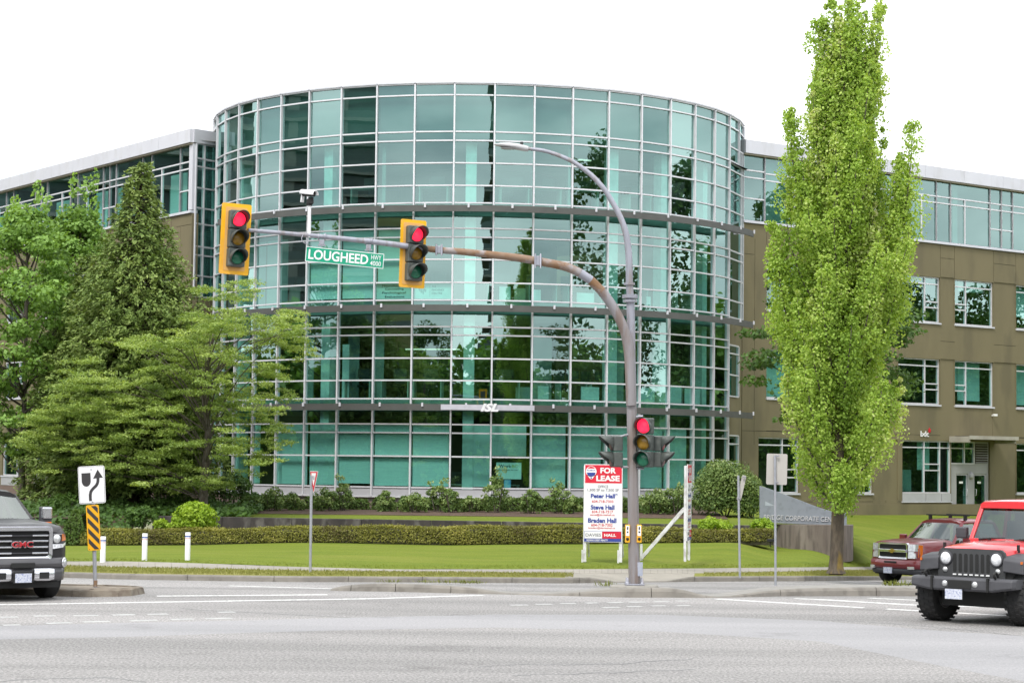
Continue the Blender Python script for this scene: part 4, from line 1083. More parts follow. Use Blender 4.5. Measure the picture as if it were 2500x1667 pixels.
# ------------------------------------------------------------------ street furniture
def tpart(mb, name, mats, root, **kw):
    o = Vector(root.location); mb.v = [tuple(Vector(p) - o) for p in mb.v]
    return mb.build(name, mats, root, **kw)
GALV = mat('galvanised_steel', (0.34, 0.345, 0.40), (0.28, 0.285, 0.33), 2.2, 0.45, 0.35, c3=(0.23, 0.19, 0.17), s3=2.6, a3=0.6, stretch=(3, 3, 0.5))
STAIN = mat('stained_steel', (0.215, 0.185, 0.175), (0.28, 0.27, 0.29), 1.5, 0.5, 0.25, c3=(0.19, 0.13, 0.10), s3=2.2, a3=0.7, stretch=(2, 2, 0.35))
RUST = mat('rusty_steel', (0.21, 0.115, 0.055), (0.27, 0.20, 0.155), 3.0, 0.7, 0.15, bump=0.15, bscale=30, c3=(0.32, 0.31, 0.33), s3=3.2, a3=0.8)
DARKG = mat('signal_housing', (0.055, 0.065, 0.06), (0.075, 0.085, 0.078), 4, 0.55, c3=(0.13, 0.14, 0.13), s3=7, a3=0.4)
BLACK = mat('matt_black', (0.012, 0.012, 0.012), rough=0.7)
YEL = mat('signal_yellow', (0.85, 0.44, 0.003), (0.80, 0.40, 0.003), 3, 0.5, c3=(0.62, 0.34, 0.10), s3=3, a3=0.35)
YELF = mat('faded_yellow', (0.66, 0.36, 0.12), (0.72, 0.40, 0.10), 5, 0.7)
RLIT = mat('red_lamp_lit', (1.0, 0.015, 0.05), (1.0, 0.03, 0.07), 9, 0.4, emit=0.95)
LAMBER = mat('amber_lens', (0.30, 0.17, 0.015), (0.22, 0.12, 0.01), 6, 0.25)
LGREEN = mat('green_lens', (0.015, 0.16, 0.085), (0.01, 0.11, 0.06), 6, 0.25)
LRED = mat('red_lens_dim', (0.35, 0.10, 0.11), (0.22, 0.05, 0.06), 6, 0.3)
WHITE = mat('white_sheeting', (0.78, 0.78, 0.79), (0.74, 0.74, 0.75), 2, 0.5)
SIGNBLK = mat('sign_black', (0.035, 0.032, 0.034), rough=0.5)
SIGNGRN = mat('sign_green', (0.0, 0.30, 0.17), (0.0, 0.27, 0.155), 2, 0.45)
SIGNRED = mat('sign_red', (0.58, 0.012, 0.03), (0.52, 0.012, 0.03), 3, 0.5)
SIGNBLU = mat('sign_blue', (0.035, 0.06, 0.34), rough=0.5)
SIGNGRY = mat('sign_grey_text', (0.22, 0.22, 0.25), rough=0.6)
ALUB = mat('sign_back_aluminium', (0.46, 0.44, 0.41), (0.42, 0.40, 0.375), 1.5, 0.5, 0.2)
POSTM = mat('post_galvanised', (0.36, 0.37, 0.41), (0.30, 0.31, 0.34), 6, 0.5, 0.3)
UZ = Vector((0, 0, 1))

# ---- signal pole with mast arm and lamp arm
YP = 40.1
pb = on_road(1551, 1427, 0.15); pb = atY(1550.5, 1426, YP); 
pole = empty('signal_pole', (pb.x, YP, pb.z))
tag(pole, 'galvanised traffic signal pole with rusty curved mast arm and street lamp', 'signal pole')
def yarm(x): return YP - 2.1 * (1549 - x) / 974.0
low = [(1549, 1423), (1545.5, 1200), (1542, 985)]
mb = MB(); L = [atY(x, y, YP) for x, y in low]
mb.tube(L, [0.115, 0.106, 0.098], 10, sm=False); tpart(mb, 'lower_pole', STAIN, pole)
up = [(1542, 990), (1540.5, 860), (1540, 770), (1538.5, 722)]
mb = MB(); mb.tube([atY(x, y, YP + .05) for x, y in up], [0.096, 0.086, 0.080, 0.078], 14); tpart(mb, 'upper_pole', GALV, pole)
lamp = [(1538.5, 722), (1536.5, 690), (1535.8, 640), (1534, 610), (1529, 575), (1521, 547), (1508.5, 518), (1492, 489), (1476.5, 464), (1451, 435), (1429, 416), (1400, 396), (1364.5, 380), (1326, 368), (1285, 363)]
mb = MB(); P = refine([atY(x, y, YP + .05) for x, y in lamp], 3); mb.tube(P, [0.072 - 0.038 * k / (len(P) - 1) for k in range(len(P))], 12); la = tpart(mb, 'lamp_arm', GALV, pole)
for (x, y, w, h) in ((1538, 724, .15, .07), (1538, 735, .13, .05), (1536.5, 693, .105, .05)):
    mb = MB(); mb.lathe([(0, -h / 2), (w, -h / 2), (w, h / 2), (0, h / 2)], atY(x, y, YP + .05), n=8, sm=False); tpart(mb, 'flange', GALV, pole)
mb = MB(); a, b = atY(1290, 363.5, YP + .05), atY(1207, 353.5, YP + .05); d = (b - a); rg = []
for t, w, hu, hd in ((0, .055, .05, .05), (.12, .07, .06, .06), (.3, .10, .075, .05), (.55, .15, .075, .035), (.8, .14, .05, .03), (.95, .08, .025, .02), (1, .03, .01, .01)):
    c = a + d * t; rg.append([c + Vector((0, 1, 0)) * (w * math.cos(q)) + UZ * ((hu if math.sin(q) > 0 else hd) * math.sin(q)) for q in np.linspace(0, 2 * PI, 15)[:-1]])
mb.loft(rg); lum = tpart(mb, 'luminaire', mat('luminaire_paint', (0.46, 0.46, 0.47), rough=0.5), pole)
mb = MB(); mb.lathe([(0, -.03), (.11, -.02), (.12, 0.0)], a + d * .55 - UZ * .03, M=Matrix.Diagonal((1.5, 1, 1)), n=16); tpart(mb, 'lamp_lens', mat('lamp_lens', (0.35, 0.36, 0.36), rough=0.2), pole)
mb = MB(); mb.lathe([(.03, 0), (.03, .05), (0, .055)], a + d * .2 + UZ * .065, n=10); tpart(mb, 'photocell', BLACK, pole)
mast = [(1541, 990), (1538.5, 918), (1535, 860), (1526, 811), (1511, 776), (1492, 742), (1469, 711), (1442, 684), (1415, 666), (1380, 651), (1320, 639), (1253, 628), (1141, 616), (1077, 611), (1040, 607), (978, 599), (914, 591), (819, 581), (723, 572), (618, 563), (606, 562)]
MP = [atY(x, y, yarm(x) - .04) for x, y in mast]
def mrad(x): return float(np.interp(x, [600, 820, 1050, 1250, 1400, 1540], [.034, .045, .058, .072, .085, .096]))
def mseg(i0, i1, mt, nme):
    P = refine(MP[i0:i1 + 1], 4); xs_ = np.linspace(0, i1 - i0, len(P)); rr = [mrad(np.interp(i0 + q, range(len(mast)), [p[0] for p in mast])) for q in xs_]
    mb = MB(); mb.tube(P, rr, 12); tpart(mb, nme, mt, pole)
mseg(0, 6, STAIN, 'mast_bend'); mseg(6, 7, RUST, 'mast_bend'); mseg(7, 8, GALV, 'mast_bend'); mseg(8, 14, RUST, 'mast_arm'); mseg(14, 20, GALV, 'mast_arm')
for x, y, s_ in ((1313, 637.5, .11), (1072, 610.5, .085)):
    c = atY(x, y, yarm(x) - .04); mb = MB()
    for k in (-1, 1): mb.box(c + Vector((k * .05, -.01, 0)), (.035, s_ * 1.9, s_ * 2.1)); mb.tube([c + Vector((k * .05, -s_, s_ * 1.2)), c + Vector((k * .05, -s_, -s_ * 1.3))], .014, 6)
    mb.box(c, (.13, s_ * 1.7, s_ * 1.6)); tpart(mb, 'arm_clamp', GALV, pole, bevel=.008)
bz0 = atY(1549, 1426, YP)
mb = MB(); mb.box(bz0 + UZ * .005, (.36, .36, .03)); tpart(mb, 'base_plate', GALV, pole, bevel=.006)
for sx in (-1, 1):
    for sy in (-1, 1):
        c = bz0 + Vector((sx * .14, sy * .14, .02)); mb = MB(); mb.lathe([(0, .11), (.02, .105), (.022, .03), (.035, .03), (.035, 0)], c, n=8); tpart(mb, 'anchor_bolt', GALV, pole)
mb = MB(); mb.lathe([(.0, 0), (.44, 0), (.46, -.03), (.47, -.2)], bz0 + Vector((0, 0, -.012)), n=28); tpart(mb, 'concrete_footing', CONC, pole)
mb = MB(); c = atY(1553, 1388, YP) + Vector((.07, -.085, 0)); mb.box(c, (.10, .02, .26)); tpart(mb, 'hand_hole_cover', mat('decal_blue_grey', (0.30, 0.33, 0.42), (0.36, 0.38, 0.44), 9, 0.6), pole)

# ---- signal heads
def signal_head(loc, yaw, sec_h, sec_w, n, lit, lean=0.0, plate=None, name='traffic_light', lens=.125, visor=.30, visor_cut=0.62, cols=None, housing=None):
    root = empty(name, loc); root.rotation_euler = (0, lean, yaw)
    H = sec_h * n; hm = housing or DARKG
    dep = 0.18
    if plate:
        pw, ph_ = plate; mb = MB(); r_ = .035
        def rr(w, h, r):
            o = []
            for (cx, cy, a0) in ((w / 2 - r, h / 2 - r, 0), (-w / 2 + r, h / 2 - r, 90), (-w / 2 + r, -h / 2 + r, 180), (w / 2 - r, -h / 2 + r, 270)):
                for k in range(4): a = R(a0 + 30 * k); o.append((cx + r * math.cos(a), cy + r * math.sin(a)))
            return o
        mb.prism(rr(pw, ph_, r_), (0, .06, 0), (1, 0, 0), (0, 0, 1), .012); mb.build('backboard', YEL, root, bevel=.004)
        mb = MB(); mb.prism(rr(sec_w + .10, H + .12, .03), (0, .052, 0), (1, 0, 0), (0, 0, 1), .006); mb.build('backboard_panel', YELF, root)
    for k in range(n):
        zc = H / 2 - sec_h * (k + .5)
        mb = MB(); mb.box((0, .0 + dep / 2 - .09, zc), (sec_w, dep, sec_h - .012)); hs = mb.build('housing', hm, root, bevel=.02)
        col = (cols or [RLIT if lit == 0 else LRED, LAMBER, LGREEN])[k]
        Mx = Matrix.Rotation(R(90), 3, 'X')
        mb = MB(); mb.lathe([(lens, 0.0), (lens * .85, .022), (lens * .5, .038), (0, .045)], (0, -.095, zc), M=Mx, n=24); mb.build('lens', col, root)
        mb = MB(); 
        mb.lathe([(lens + .012, 0), (lens + .02, .012), (lens + .012, .02)], (0, -.088, zc), M=Mx, n=24)
        # hood: long at the top, cut away towards the bottom
        pts = []; nn_ = 20
        for j in range(nn_ + 1):
            a = R(-35 + 250 * j / nn_); l = visor * (visor_cut + (1 - visor_cut) * max(0, math.sin(a)) ** .7) if visor_cut < 1 else visor
            if math.sin(a) < 0: l = visor * visor_cut * (1 + math.sin(a) * 1.2)
            x, z = (lens + .014) * math.cos(a), (lens + .014) * math.sin(a)
            pts.append((x, -.09, zc + z)); pts.append((x * 1.02, -.09 - l, zc + z * 1.02 - .02 * l))
        mb.add(pts, [(2 * j, 2 * j + 1, 2 * j + 3, 2 * j + 2) for j in range(nn_)], 0, True)
        v = mb.build('visor', [hm], root)
        sm_ = v.modifiers.new('thickness', 'SOLIDIFY'); sm_.thickness = .006
    return root
c = atY(577, 583, 37.9)
s1 = signal_head(c, R(25), .345, .31, 3, 0, lean=.032, plate=(.56, 1.29))
tag(s1, 'yellow backed traffic light showing red at the tip of the mast arm', 'traffic light', 'red lights over the road')
c = atY(1011, 619, 38.95)
s2 = signal_head(c, R(27), .345, .31, 3, 0, lean=.02, plate=(.52, 1.27))
tag(s2, 'yellow backed traffic light showing red right of the green street name sign', 'traffic light', 'red lights over the road')
c = atY(1575, 1080, YP - .08)
s3 = signal_head(c, R(-24), .315, .30, 3, 0, visor=.17, lens=.135, visor_cut=.9, lean=.012)
tag(s3, 'dark green traffic light showing red bolted to the side of the pole', 'traffic light')
c = atY(1505, 1102, YP)
PEDR = [mat('ped_lens', (0.16, 0.07, 0.075), (0.10, 0.05, 0.055), 6, 0.3)] * 2
s4 = signal_head(c, R(-76), .30, .29, 2, 9, visor=.26, lens=.13, visor_cut=.35, cols=PEDR, name='pedestrian_signal')
tag(s4, 'two section pedestrian signal turned left on the pole above the lease sign', 'pedestrian signal', 'pedestrian signals')
c = atY(1606, 1102, YP + .15)
s5 = signal_head(c, R(74), .30, .29, 2, 9, visor=.24, lens=.13, visor_cut=.35, cols=[LRED, PEDR[0]], name='pedestrian_signal')
tag(s5, 'two section pedestrian signal turned right behind the pole mounted red light', 'pedestrian signal', 'pedestrian signals')
for a, b in (((1543, 1060), (1513, 1066)), ((1543, 1142), (1515, 1140)), ((1549, 1019), (1570, 1016)), ((1549, 1143), (1572, 1144))):
    mb = MB(); p, q = atY(*a, YP - .03), atY(*b, YP - .05); mb.tube([p, p.lerp(q, .5) + UZ * .01, q], .022, 8); tpart(mb, 'signal_bracket', GALV, pole)
# push buttons
for x, lb in ((1532, 'yellow pedestrian push button box on the left side of the pole'), (1560.5, 'yellow pedestrian push button box on the right side of the pole')):
    c = atY(x, 1302, YP - .115); r_ = empty('push_button', c); tag(r_, lb, 'push button', 'push buttons on the signal pole')
    MB().box((0, 0, 0), (.092, .05, .34)).build('case', YEL, r_, bevel=.012)
    MB().box((0, -.028, .055), (.066, .006, .19)).build('instruction_plate', WHITE, r_)
    mb = MB(); mb.prism([(-.012, 0), (.012, 0), (.012, .04), (.022, .04), (0, .065), (-.022, .04), (-.012, .04)], (0, -.0315, .07), (1, 0, 0), (0, 0, 1), .002); mb.box((0, -.0315, .03), (.03, .004, .03)); mb.build('arrow_mark', SIGNBLK, r_)
    mb = MB(); mb.lathe([(.03, 0), (.028, .012), (.016, .02), (0, .022)], (0, -.026, -.10), M=Matrix.Rotation(R(90), 3, 'X'), n=16); mb.build('button', BLACK, r_)

# ---- street name sign
q = [(745.7, 601.2), (936.2, 621.6), (935.5, 656.3), (744.9, 637.7)]
Q = [atY(x, y, yarm(x) - .07) for x, y in q]
O = Q[3]; ux = (Q[2] - Q[3]); wS = ux.length; ux.normalize(); uy = (Q[0] - Q[3]); hS = uy.length; uy = (uy - ux * uy.dot(ux)).normalized()
sn = empty('street_name_sign', O + ux * wS / 2); tag(sn, 'green street name sign reading LOUGHEED HWY 4000 hanging from the mast arm', 'street sign')
mb = MB(); mb.prism([(0, 0), (wS, 0), (wS, hS), (0, hS)], O, ux, uy, .012, 1); e_ = .012
mb.prism([(e_, e_), (wS - e_, e_), (wS - e_, hS - e_), (e_, hS - e_)], O + ux.cross(uy) * .002, ux, uy, .002, 0)
tpart(mb, 'sign_plate', [SIGNGRN, WHITE], sn)
mb = MB()
def sgn(tx, u0, v0, u1, v1, **kw): put_text(mb, tx, O + ux * (u0 * wS) + uy * (v0 * hS), ux, uy, (u1 - u0) * wS, (v1 - v0) * hS, lift=.005, **kw)
sgn('LOUGHEED', .035, .17, .80, .84, bold=.022); sgn('HWY', .835, .54, .965, .86, bold=.006); sgn('4000', .825, .14, .965, .46, bold=.006)
tpart(mb, 'sign_letters', WHITE, sn)
for x in (786, 900):
    p = atY(x, np.interp(x, [723, 819, 914], [572, 581, 591]), yarm(x) - .05); mb = MB()
    for k in (-.06, .06): mb.lathe([(.06, -.012), (.066, 0), (.06, .012)], p + Vector((k, 0, 0)), M=Matrix.Rotation(R(90), 3, 'Y'), n=16)
    mb.box(p - UZ * .10, (.09, .05, .09)); mb.box(p - UZ * .16, (.14, .04, .025)); mb.tube([p - UZ * .12, p - UZ * .22], .014, 6)
    tpart(mb, 'hanger', GALV, sn)
# ---- camera on its riser
xr = 754; p0 = atY(xr + .5, 580, yarm(xr) - .04); p1 = atY(xr + 1.5, 500, yarm(xr) - .04)
cm = empty('traffic_camera', p0); tag(cm, 'white traffic camera on a thin white riser above the mast arm', 'camera')
mb = MB(); mb.tube([p0, p1], .032, 12); tpart(mb, 'riser', WHITE, cm)
mb = MB(); mb.lathe([(.05, 0), (.055, .03), (.055, .12), (.03, .13)], p1 - UZ * .02, n=14); mb.box(p1 + Vector((.03, -.03, .07)), (.09, .08, .12)); tpart(mb, 'swivel', BLACK, cm, bevel=.01)
mb = MB(); c = p1 + Vector((-.02, -.03, .20)); dd = Vector((.55, -.5, -.10)).normalized()
mb.tube([c - dd * .13, c + dd * .14], .055, 14); tpart(mb, 'camera_body', BLACK, cm)
mb = MB(); path = [c - dd * .17 - UZ * .01, c + dd * .20]; M_ = Matrix((dd.cross(UZ).normalized(), UZ, -dd)).transposed()
mb.lathe([(.07, -.20), (.072, 0), (.07, .17)], c, M=M_, n=14, a0=R(-15), a1=R(195)); sh = tpart(mb, 'sun_shield', WHITE, cm)
b = sh.modifiers.new('thickness', 'SOLIDIFY'); b.thickness = .01
mb = MB(); mb.bar(c - dd * .14 + UZ * .04, c - dd * .17 - UZ * .17, .07, .03, up=dd); tpart(mb, 'mount_arm', WHITE, cm, bevel=.006)
mb = MB(); p = atY(745, 576, yarm(745) - .07); mb.tube(refine([p + Vector((-.03, -.02, .03)), p + Vector((-.06, -.05, -.06)), p + Vector((-.02, -.05, -.13)), p + Vector((.05, -.05, -.14)), p + Vector((.06, -.02, -.05))], 4), .008, 6); tpart(mb, 'cable_loop', GALV, cm)

# ---- keep-right sign with hazard board on the median
mz = zr(-7, 38.2) + MEDH
base = atZ(232.6, 1432, mz); YB = base.y
ks = empty('keep_right_sign', base); tag(ks, 'white keep right arrow sign over a yellow black striped board on the median', 'road sign')
mb = MB(); t_ = atY(226, 1140, YB + .03); mb.tube([base - UZ * .05, t_], .035, 12); tpart(mb, 'post', POSTM, ks)
mb = MB(); mb.lathe([(.037, 0), (.038, .10), (.036, .12)], base + UZ * .0, n=12); tpart(mb, 'rusty_sleeve', RUST, ks)
def plate_frame(c4, Y0):
    P = [atY(x, y, Y0) for x, y in c4]                 # ll, lr, ur, ul
    o = P[0]; ux = P[1] - P[0]; w = ux.length; ux.normalize(); uy = P[3] - P[0]; h = uy.length; uy = (uy - ux * uy.dot(ux)).normalized()
    return o, ux, uy, w, h
def rrect(w, h, r, o=0.0):
    out_ = []
    for (cx, cy, a0) in ((w - r, h - r, 0), (r, h - r, 90), (r, r, 180), (w - r, r, 270)):
        for k in range(4): a = R(a0 + 30 * k); out_.append((cx + (r - o) * math.cos(a), cy + (r - o) * math.sin(a)))
    return out_
o, ux, uy, w, h = plate_frame([(193.5, 1230.5), (258.5, 1227), (254.8, 1136), (188.3, 1139)], YB - .045)
n_ = ux.cross(uy)
mb = MB(); mb.prism(rrect(w, h, .04), o, ux, uy, .006, 0); mb.prism(rrect(w, h, .04, .012), o + n_ * .002, ux, uy, .002, 1); mb.prism(rrect(w, h, .04, .018), o + n_ * .004, ux, uy, .002, 0)
tpart(mb, 'sign_plate', [WHITE, SIGNBLK], ks)
mb = MB(); oo = o + n_ * .006
sh_ = [(.13, .82), (.13, .60)] + [(.13 + .17 * (1 - math.cos(a)), .60 - .145 * math.sin(a)) for a in np.linspace(.2, PI - .2, 7)] + [(.47, .60), (.47, .82)]
mb.prism([(x * w, y * h) for x, y in sh_], oo, ux, uy, .002)
pl, pr = [], []
cen = [(.43, .07), (.43, .22), (.46, .32), (.55, .40), (.66, .47), (.73, .56), (.745, .68)]
CC = refine([Vector((x * w, y * h, 0)) for x, y in cen], 3)
for i, p in enumerate(CC):
    t = (CC[min(i + 1, len(CC) - 1)] - CC[max(i - 1, 0)]).normalized(); s_ = Vector((-t.y, t.x, 0)) * (.055 * w); pl.append(p + s_); pr.append(p - s_)
for i in range(len(CC) - 1): mb.quad(*[oo + ux * v.x + uy * v.y for v in (pr[i], pr[i + 1], pl[i + 1], pl[i])])
mb.prism([(.56 * w, .66 * h), (.93 * w, .68 * h), (.745 * w, .90 * h)], oo + n_ * .001, ux, uy, .002)
tpart(mb, 'arrow_symbol', SIGNBLK, ks)
mb = MB()
for v in (.045, .91): mb.lathe([(.012, 0), (.012, .006), (0, .008)], o + ux * (.5 * w) + uy * (v * h) + n_ * .006, M=Matrix((ux, uy, n_)).transposed(), n=8)
tpart(mb, 'bolt', POSTM, ks)
o, ux, uy, w, h = plate_frame([(215, 1344), (246.5, 1342), (243, 1231.5), (209.5, 1233)], YB - .04); n_ = ux.cross(uy)
mb = MB(); mb.prism(rrect(w, h, .03), o, ux, uy, .006, 0); tpart(mb, 'hazard_board', mat('hazard_yellow', (0.82, 0.40, 0.004), rough=.5), ks)
mb = MB()
def clip(poly, f):
    o_ = []
    for i in range(len(poly)):
        a, b = poly[i], poly[(i + 1) % len(poly)]; fa, fb = f(a), f(b)
        if fa >= 0: o_.append(a)
        if fa * fb < 0: t = fa / (fa - fb); o_.append((a[0] + (b[0] - a[0]) * t, a[1] + (b[1] - a[1]) * t))
    return o_
for k in range(-2, 8):
    y0 = k * .235 * h * .97 + .10 * h; th = .115 * h
    pg = [(0, y0 + w * 1.12), (w, y0), (w, y0 + th), (0, y0 + th + w * 1.12)]
    m_ = .02
    for f in (lambda p: p[0] - m_, lambda p: w - m_ - p[0], lambda p: p[1] - m_, lambda p: h - m_ - p[1]):
        pg = clip(pg, f)
        if len(pg) < 3: break
    if len(pg) >= 3: mb.prism(pg, o + n_ * .003, ux, uy, .003)
tpart(mb, 'black_stripe', SIGNBLK, ks)

# ---- yield sign
g = atY(757.5, 1397, 49.6); ys_ = empty('yield_sign', g); tag(ys_, 'red and white yield sign turned edgewise on a grey post by the kerb', 'road sign')
tp = atY(760.5, 1160, 49.6)
mb = MB(); mb.tube([g - UZ * .1, tp], .033, 12); tpart(mb, 'post', POSTM, ys_)
ca = R(-66); ux = Vector((math.cos(ca), math.sin(ca), 0)) * -1; ux = Vector((math.cos(R(66)), -math.sin(R(66)), 0)); n_ = ux.cross(UZ); 
if n_.y > 0: ux = -ux; n_ = -n_
bot = atY(765.5, 1204, 49.5); sz, hh = .60, .52
mb = MB()
def tri(s, off): return [(0 + 0, off * 2.0), (s / 2 - off * 1.7, hh - off), (-s / 2 + off * 1.7, hh - off)]
def rtri(off):
    a, b, c = [Vector((x, y, 0)) for x, y in ((0, 0), (sz / 2, hh), (-sz / 2, hh))]; o_ = []
    ctr = (a + b + c) / 3; k = 1 - off
    a, b, c = [ctr + (v - ctr) * k for v in (a, b, c)]
    for p, q, s_ in ((a, c, b), (b, a, c), (c, b, a)):
        for t in (0.09, 0.03): o_.append(p.lerp(q, t))
        for t in (0.03, 0.09): o_.append(p.lerp(s_, t))
    return [(v.x, v.y) for v in o_]
mb.prism(rtri(0), bot, ux, UZ, .006, 0); mb.prism(rtri(.07), bot + n_ * .003, ux, UZ, .002, 1); mb.prism(rtri(.42), bot + n_ * .006 + UZ * .03, ux, UZ, .002, 0)
put_text(mb, 'YIELD', bot + n_ * .007 + UZ * .33, ux, UZ, .17, .075, mi=2, align='c', bold=.01)
tpart(mb, 'sign_plate', [WHITE, SIGNRED, SIGNGRY], ys_)
# ---- two signs seen from behind
def back_sign(name, label, base, top, c4, Y0, post_r=.028):
    g = atY(*base, Y0); r_ = empty(name, g); tag(r_, label, 'road sign', 'signs seen from behind')
    mb = MB(); mb.tube([g - UZ * .1, atY(*top, Y0)], post_r, 10); tpart(mb, 'post', POSTM, r_)
    o, ux, uy, w, h = plate_frame(c4, Y0 + .04)
    mb = MB(); mb.prism(rrect(w, h, .035), o, ux, uy, .006, 0); tpart(mb, 'sign_plate', ALUB, r_)
    for v in (.07, .93):
        mb = MB(); c = o + ux * (w / 2) + uy * (v * h) - Vector((0, .06, 0)); mb.box(c, (.085, .03, .03)); mb.lathe([(.014, 0), (.014, .02), (0, .022)], c + Vector((0, -.02, 0)), M=Matrix.Rotation(R(90), 3, 'X'), n=8); tpart(mb, 'clamp', GALV, r_)
    return r_
b1 = back_sign('road_sign', 'narrow grey sign back turned nearly edgewise on a thin post', (1806.5, 1400), (1802.5, 1160), [(1798, 1220), (1808.5, 1222.5), (1811, 1160), (1796.6, 1157)], 50.8)
b2 = back_sign('road_sign', 'square pale grey sign back on a post between the poplar shaped tree and the pole', (1893.5, 1418), (1892, 1112), [(1870.5, 1182), (1921, 1183.5), (1920, 1107.5), (1871.5, 1106.5)], 49.6)
b2['label'] = 'broad pale grey sign back on a post left of the tall columnar tree'

# ---- bollards on the sidewalk
BLUE = mat('bollard_blue', (0.04, 0.09, 0.40), rough=.5)
def bollard(px, py, ptop, Y0, label, foot):
    g = atY(px, py, Y0); r_ = empty('bollard', g); tag(r_, label, 'bollard', 'white bollards')
    H = (atY(px, ptop, Y0) - g).z
    mb = MB(); mb.lathe([(.068, 0), (.068, H - .012), (.062, H), (0, H)], (0, 0, 0), n=20); mb.build('body', WHITE, r_)
    for zb, t, m_ in ((H - .115, .032, BLUE), (H - .155, .012, SIGNRED)):
        mb = MB(); mb.lathe([(.0695, 0), (.0695, t)], (0, 0, zb), n=20); mb.build('stripe', m_, r_)
    mb = MB()
    if foot: mb.lathe([(.085, 0.0), (.085, .05), (.07, .055)], (0, 0, -.005), n=16); mb.lathe([(.24, -.01), (.235, .012), (0, .012)], (0, 0, 0), n=20)
    else: mb.lathe([(.074, -.01), (.073, .015), (.069, .016)], (0, 0, 0), n=16)
    mb.build('foot', RUST if foot else CONC, r_)
bollard(250.5, 1380, 1309, 52.5, 'white bollard half hidden behind the striped hazard board', False)
bollard(352.5, 1374.5, 1301.5, 53.0, 'white bollard on a rusty round footing, middle of the three', True)
bollard(457.5, 1373.5, 1299, 53.2, 'white bollard standing at the lawn edge nearest the yield sign', False)

# ---- lease boards
YS = 56.0
POSTW = mat('white_painted_wood', (0.66, 0.66, 0.68), (0.56, 0.56, 0.58), 5, 0.7, c3=(0.36, 0.34, 0.32), s3=5, a3=0.6)
PRED = mat('poster_red', (0.62, 0.012, 0.035), rough=.5); PBLU = mat('poster_blue', (0.03, 0.055, 0.30), rough=.5); PGRY = mat('poster_grey', (0.16, 0.16, 0.20), rough=.6)
o, ux, uy, w, h = plate_frame([(1423, 1323), (1516, 1326.5), (1519.5, 1136), (1424.5, 1133.5)], YS)
def lease_board():
    """local: x right, z up, face towards -y, origin on the ground under the middle"""
    r_ = empty('lease_board'); W_, H_ = w, h; gz = .47; O = Vector((-W_ / 2, -.06, gz)); X = Vector((1, 0, 0))
    MB().prism([(0, 0), (W_, 0), (W_, H_), (0, H_)], O, X, UZ, .02).build('board', WHITE, r_)
    mb = MB(); S = [WHITE, PRED, PBLU, PGRY]
    def U(x): return (x - 155) / 328 * W_
    def V(y): return (1165 - y) / 665 * H_
    def rect(x0, y0, x1, y1, mi, l=.002): mb.prism([(U(x0), V(y1)), (U(x1), V(y1)), (U(x1), V(y0)), (U(x0), V(y0))], O + Vector((0, -l, 0)), X, UZ, .0015, mi)
    def tx(s, x0, y0, x1, y1, mi, b=.012): put_text(mb, s, O + X * U(x0) + UZ * V(y1), X, UZ, U(x1) - U(x0), V(y0) - V(y1), lift=.005, mi=mi, bold=b)
    rect(162, 506, 478, 662, 1); tx('FOR', 293, 528, 428, 578, 0, .04); tx('LEASE', 258, 595, 460, 645, 0, .04)
    def ell(cx, cy, rx, ry, mi, l, a0=0, a1=360): mb.add([O + X * U(cx + rx * math.cos(R(a))) + UZ * V(cy - ry * math.sin(R(a))) + Vector((0, -l, 0)) for a in np.linspace(a0, a1, 22)[:(-1 if a1 - a0 > 359 else None)]], [tuple(range(21 if a1 - a0 > 359 else 22))], mi)
    ell(214, 562, 46, 46, 0, .0045); mb.prism([(U(176), V(588)), (U(206), V(627)), (U(222), V(627)), (U(252), V(588))], O + Vector((0, -.0045, 0)), X, UZ, .001, 0)
    ell(214, 560, 39, 40, 1, .0055, 35, 145); ell(214, 566, 38, 38, 2, .0055, 188, 352); tx('RE/MAX', 178, 545, 250, 560, 2, .01)
    mb.prism([(U(206), V(612)), (U(222), V(612)), (U(218), V(624)), (U(210), V(624))], O + Vector((0, -.006, 0)), X, UZ, .001, 2)
    tx('OFFICE', 272, 679, 362, 702, 3); tx('1,500 SF to 7,500 SF', 183, 709, 453, 735, 3)
    tx('Peter Hall*', 212, 750, 445, 790, 2, .04); tx('604-718-7303', 222, 806, 407, 829, 1)
    tx('Steve Hall', 212, 848, 417, 888, 2, .04); tx('604-718-7317', 222, 894, 405, 918, 1); tx('steve@davieshall.ca', 208, 923, 418, 944, 1, .01)
    tx('Braden Hall', 190, 960, 435, 1001, 2, .04); tx('604-718-7302', 218, 1007, 402, 1031, 1); tx('braden@davieshall.ca', 195, 1036, 425, 1055, 1, .01)
    rect(158, 1072, 478, 1162, 2, .001); rect(161, 1075, 312, 1134, 0, .0025); rect(313, 1075, 476, 1134, 1, .0025)
    tx('DAVIES', 170, 1091, 303, 1118, 3, .02); tx('HALL', 330, 1093, 433, 1118, 0, .04); tx('RE/MAX CREST REALTY', 180, 1141, 362, 1156, 0, .02)
    mb.build('poster_print', S, r_)
    for sx in (-1, 1):
        MB().box((sx * (W_ / 2 - .03), .0, (gz + H_) / 2 - .05), (.085, .07, gz + H_ + .02)).build('post', POSTW, r_, bevel=.004)
        MB().box((sx * (W_ / 2 - .03) - .065, -.01, .09), (.04, .06, .34)).build('stake', POSTW, r_)
    return r_
lbA = lease_board()
def gz_at(px, py, Y): return atY(px, py, Y)
gA = gz_at(1471, 1366, YS); lbA.location = gA; lbA.rotation_euler = (0, 0, math.atan2(ux.y, ux.x))
tag(lbA, 'white and red FOR LEASE board facing the road left of the signal pole', 'lease board', 'lease boards on the lawn')
mbs = []
lbB = copy_tree(lbA); gB = gz_at(1677, 1361, 57.2); lbB.location = gB; lbB.rotation_euler = (0, 0, R(79))
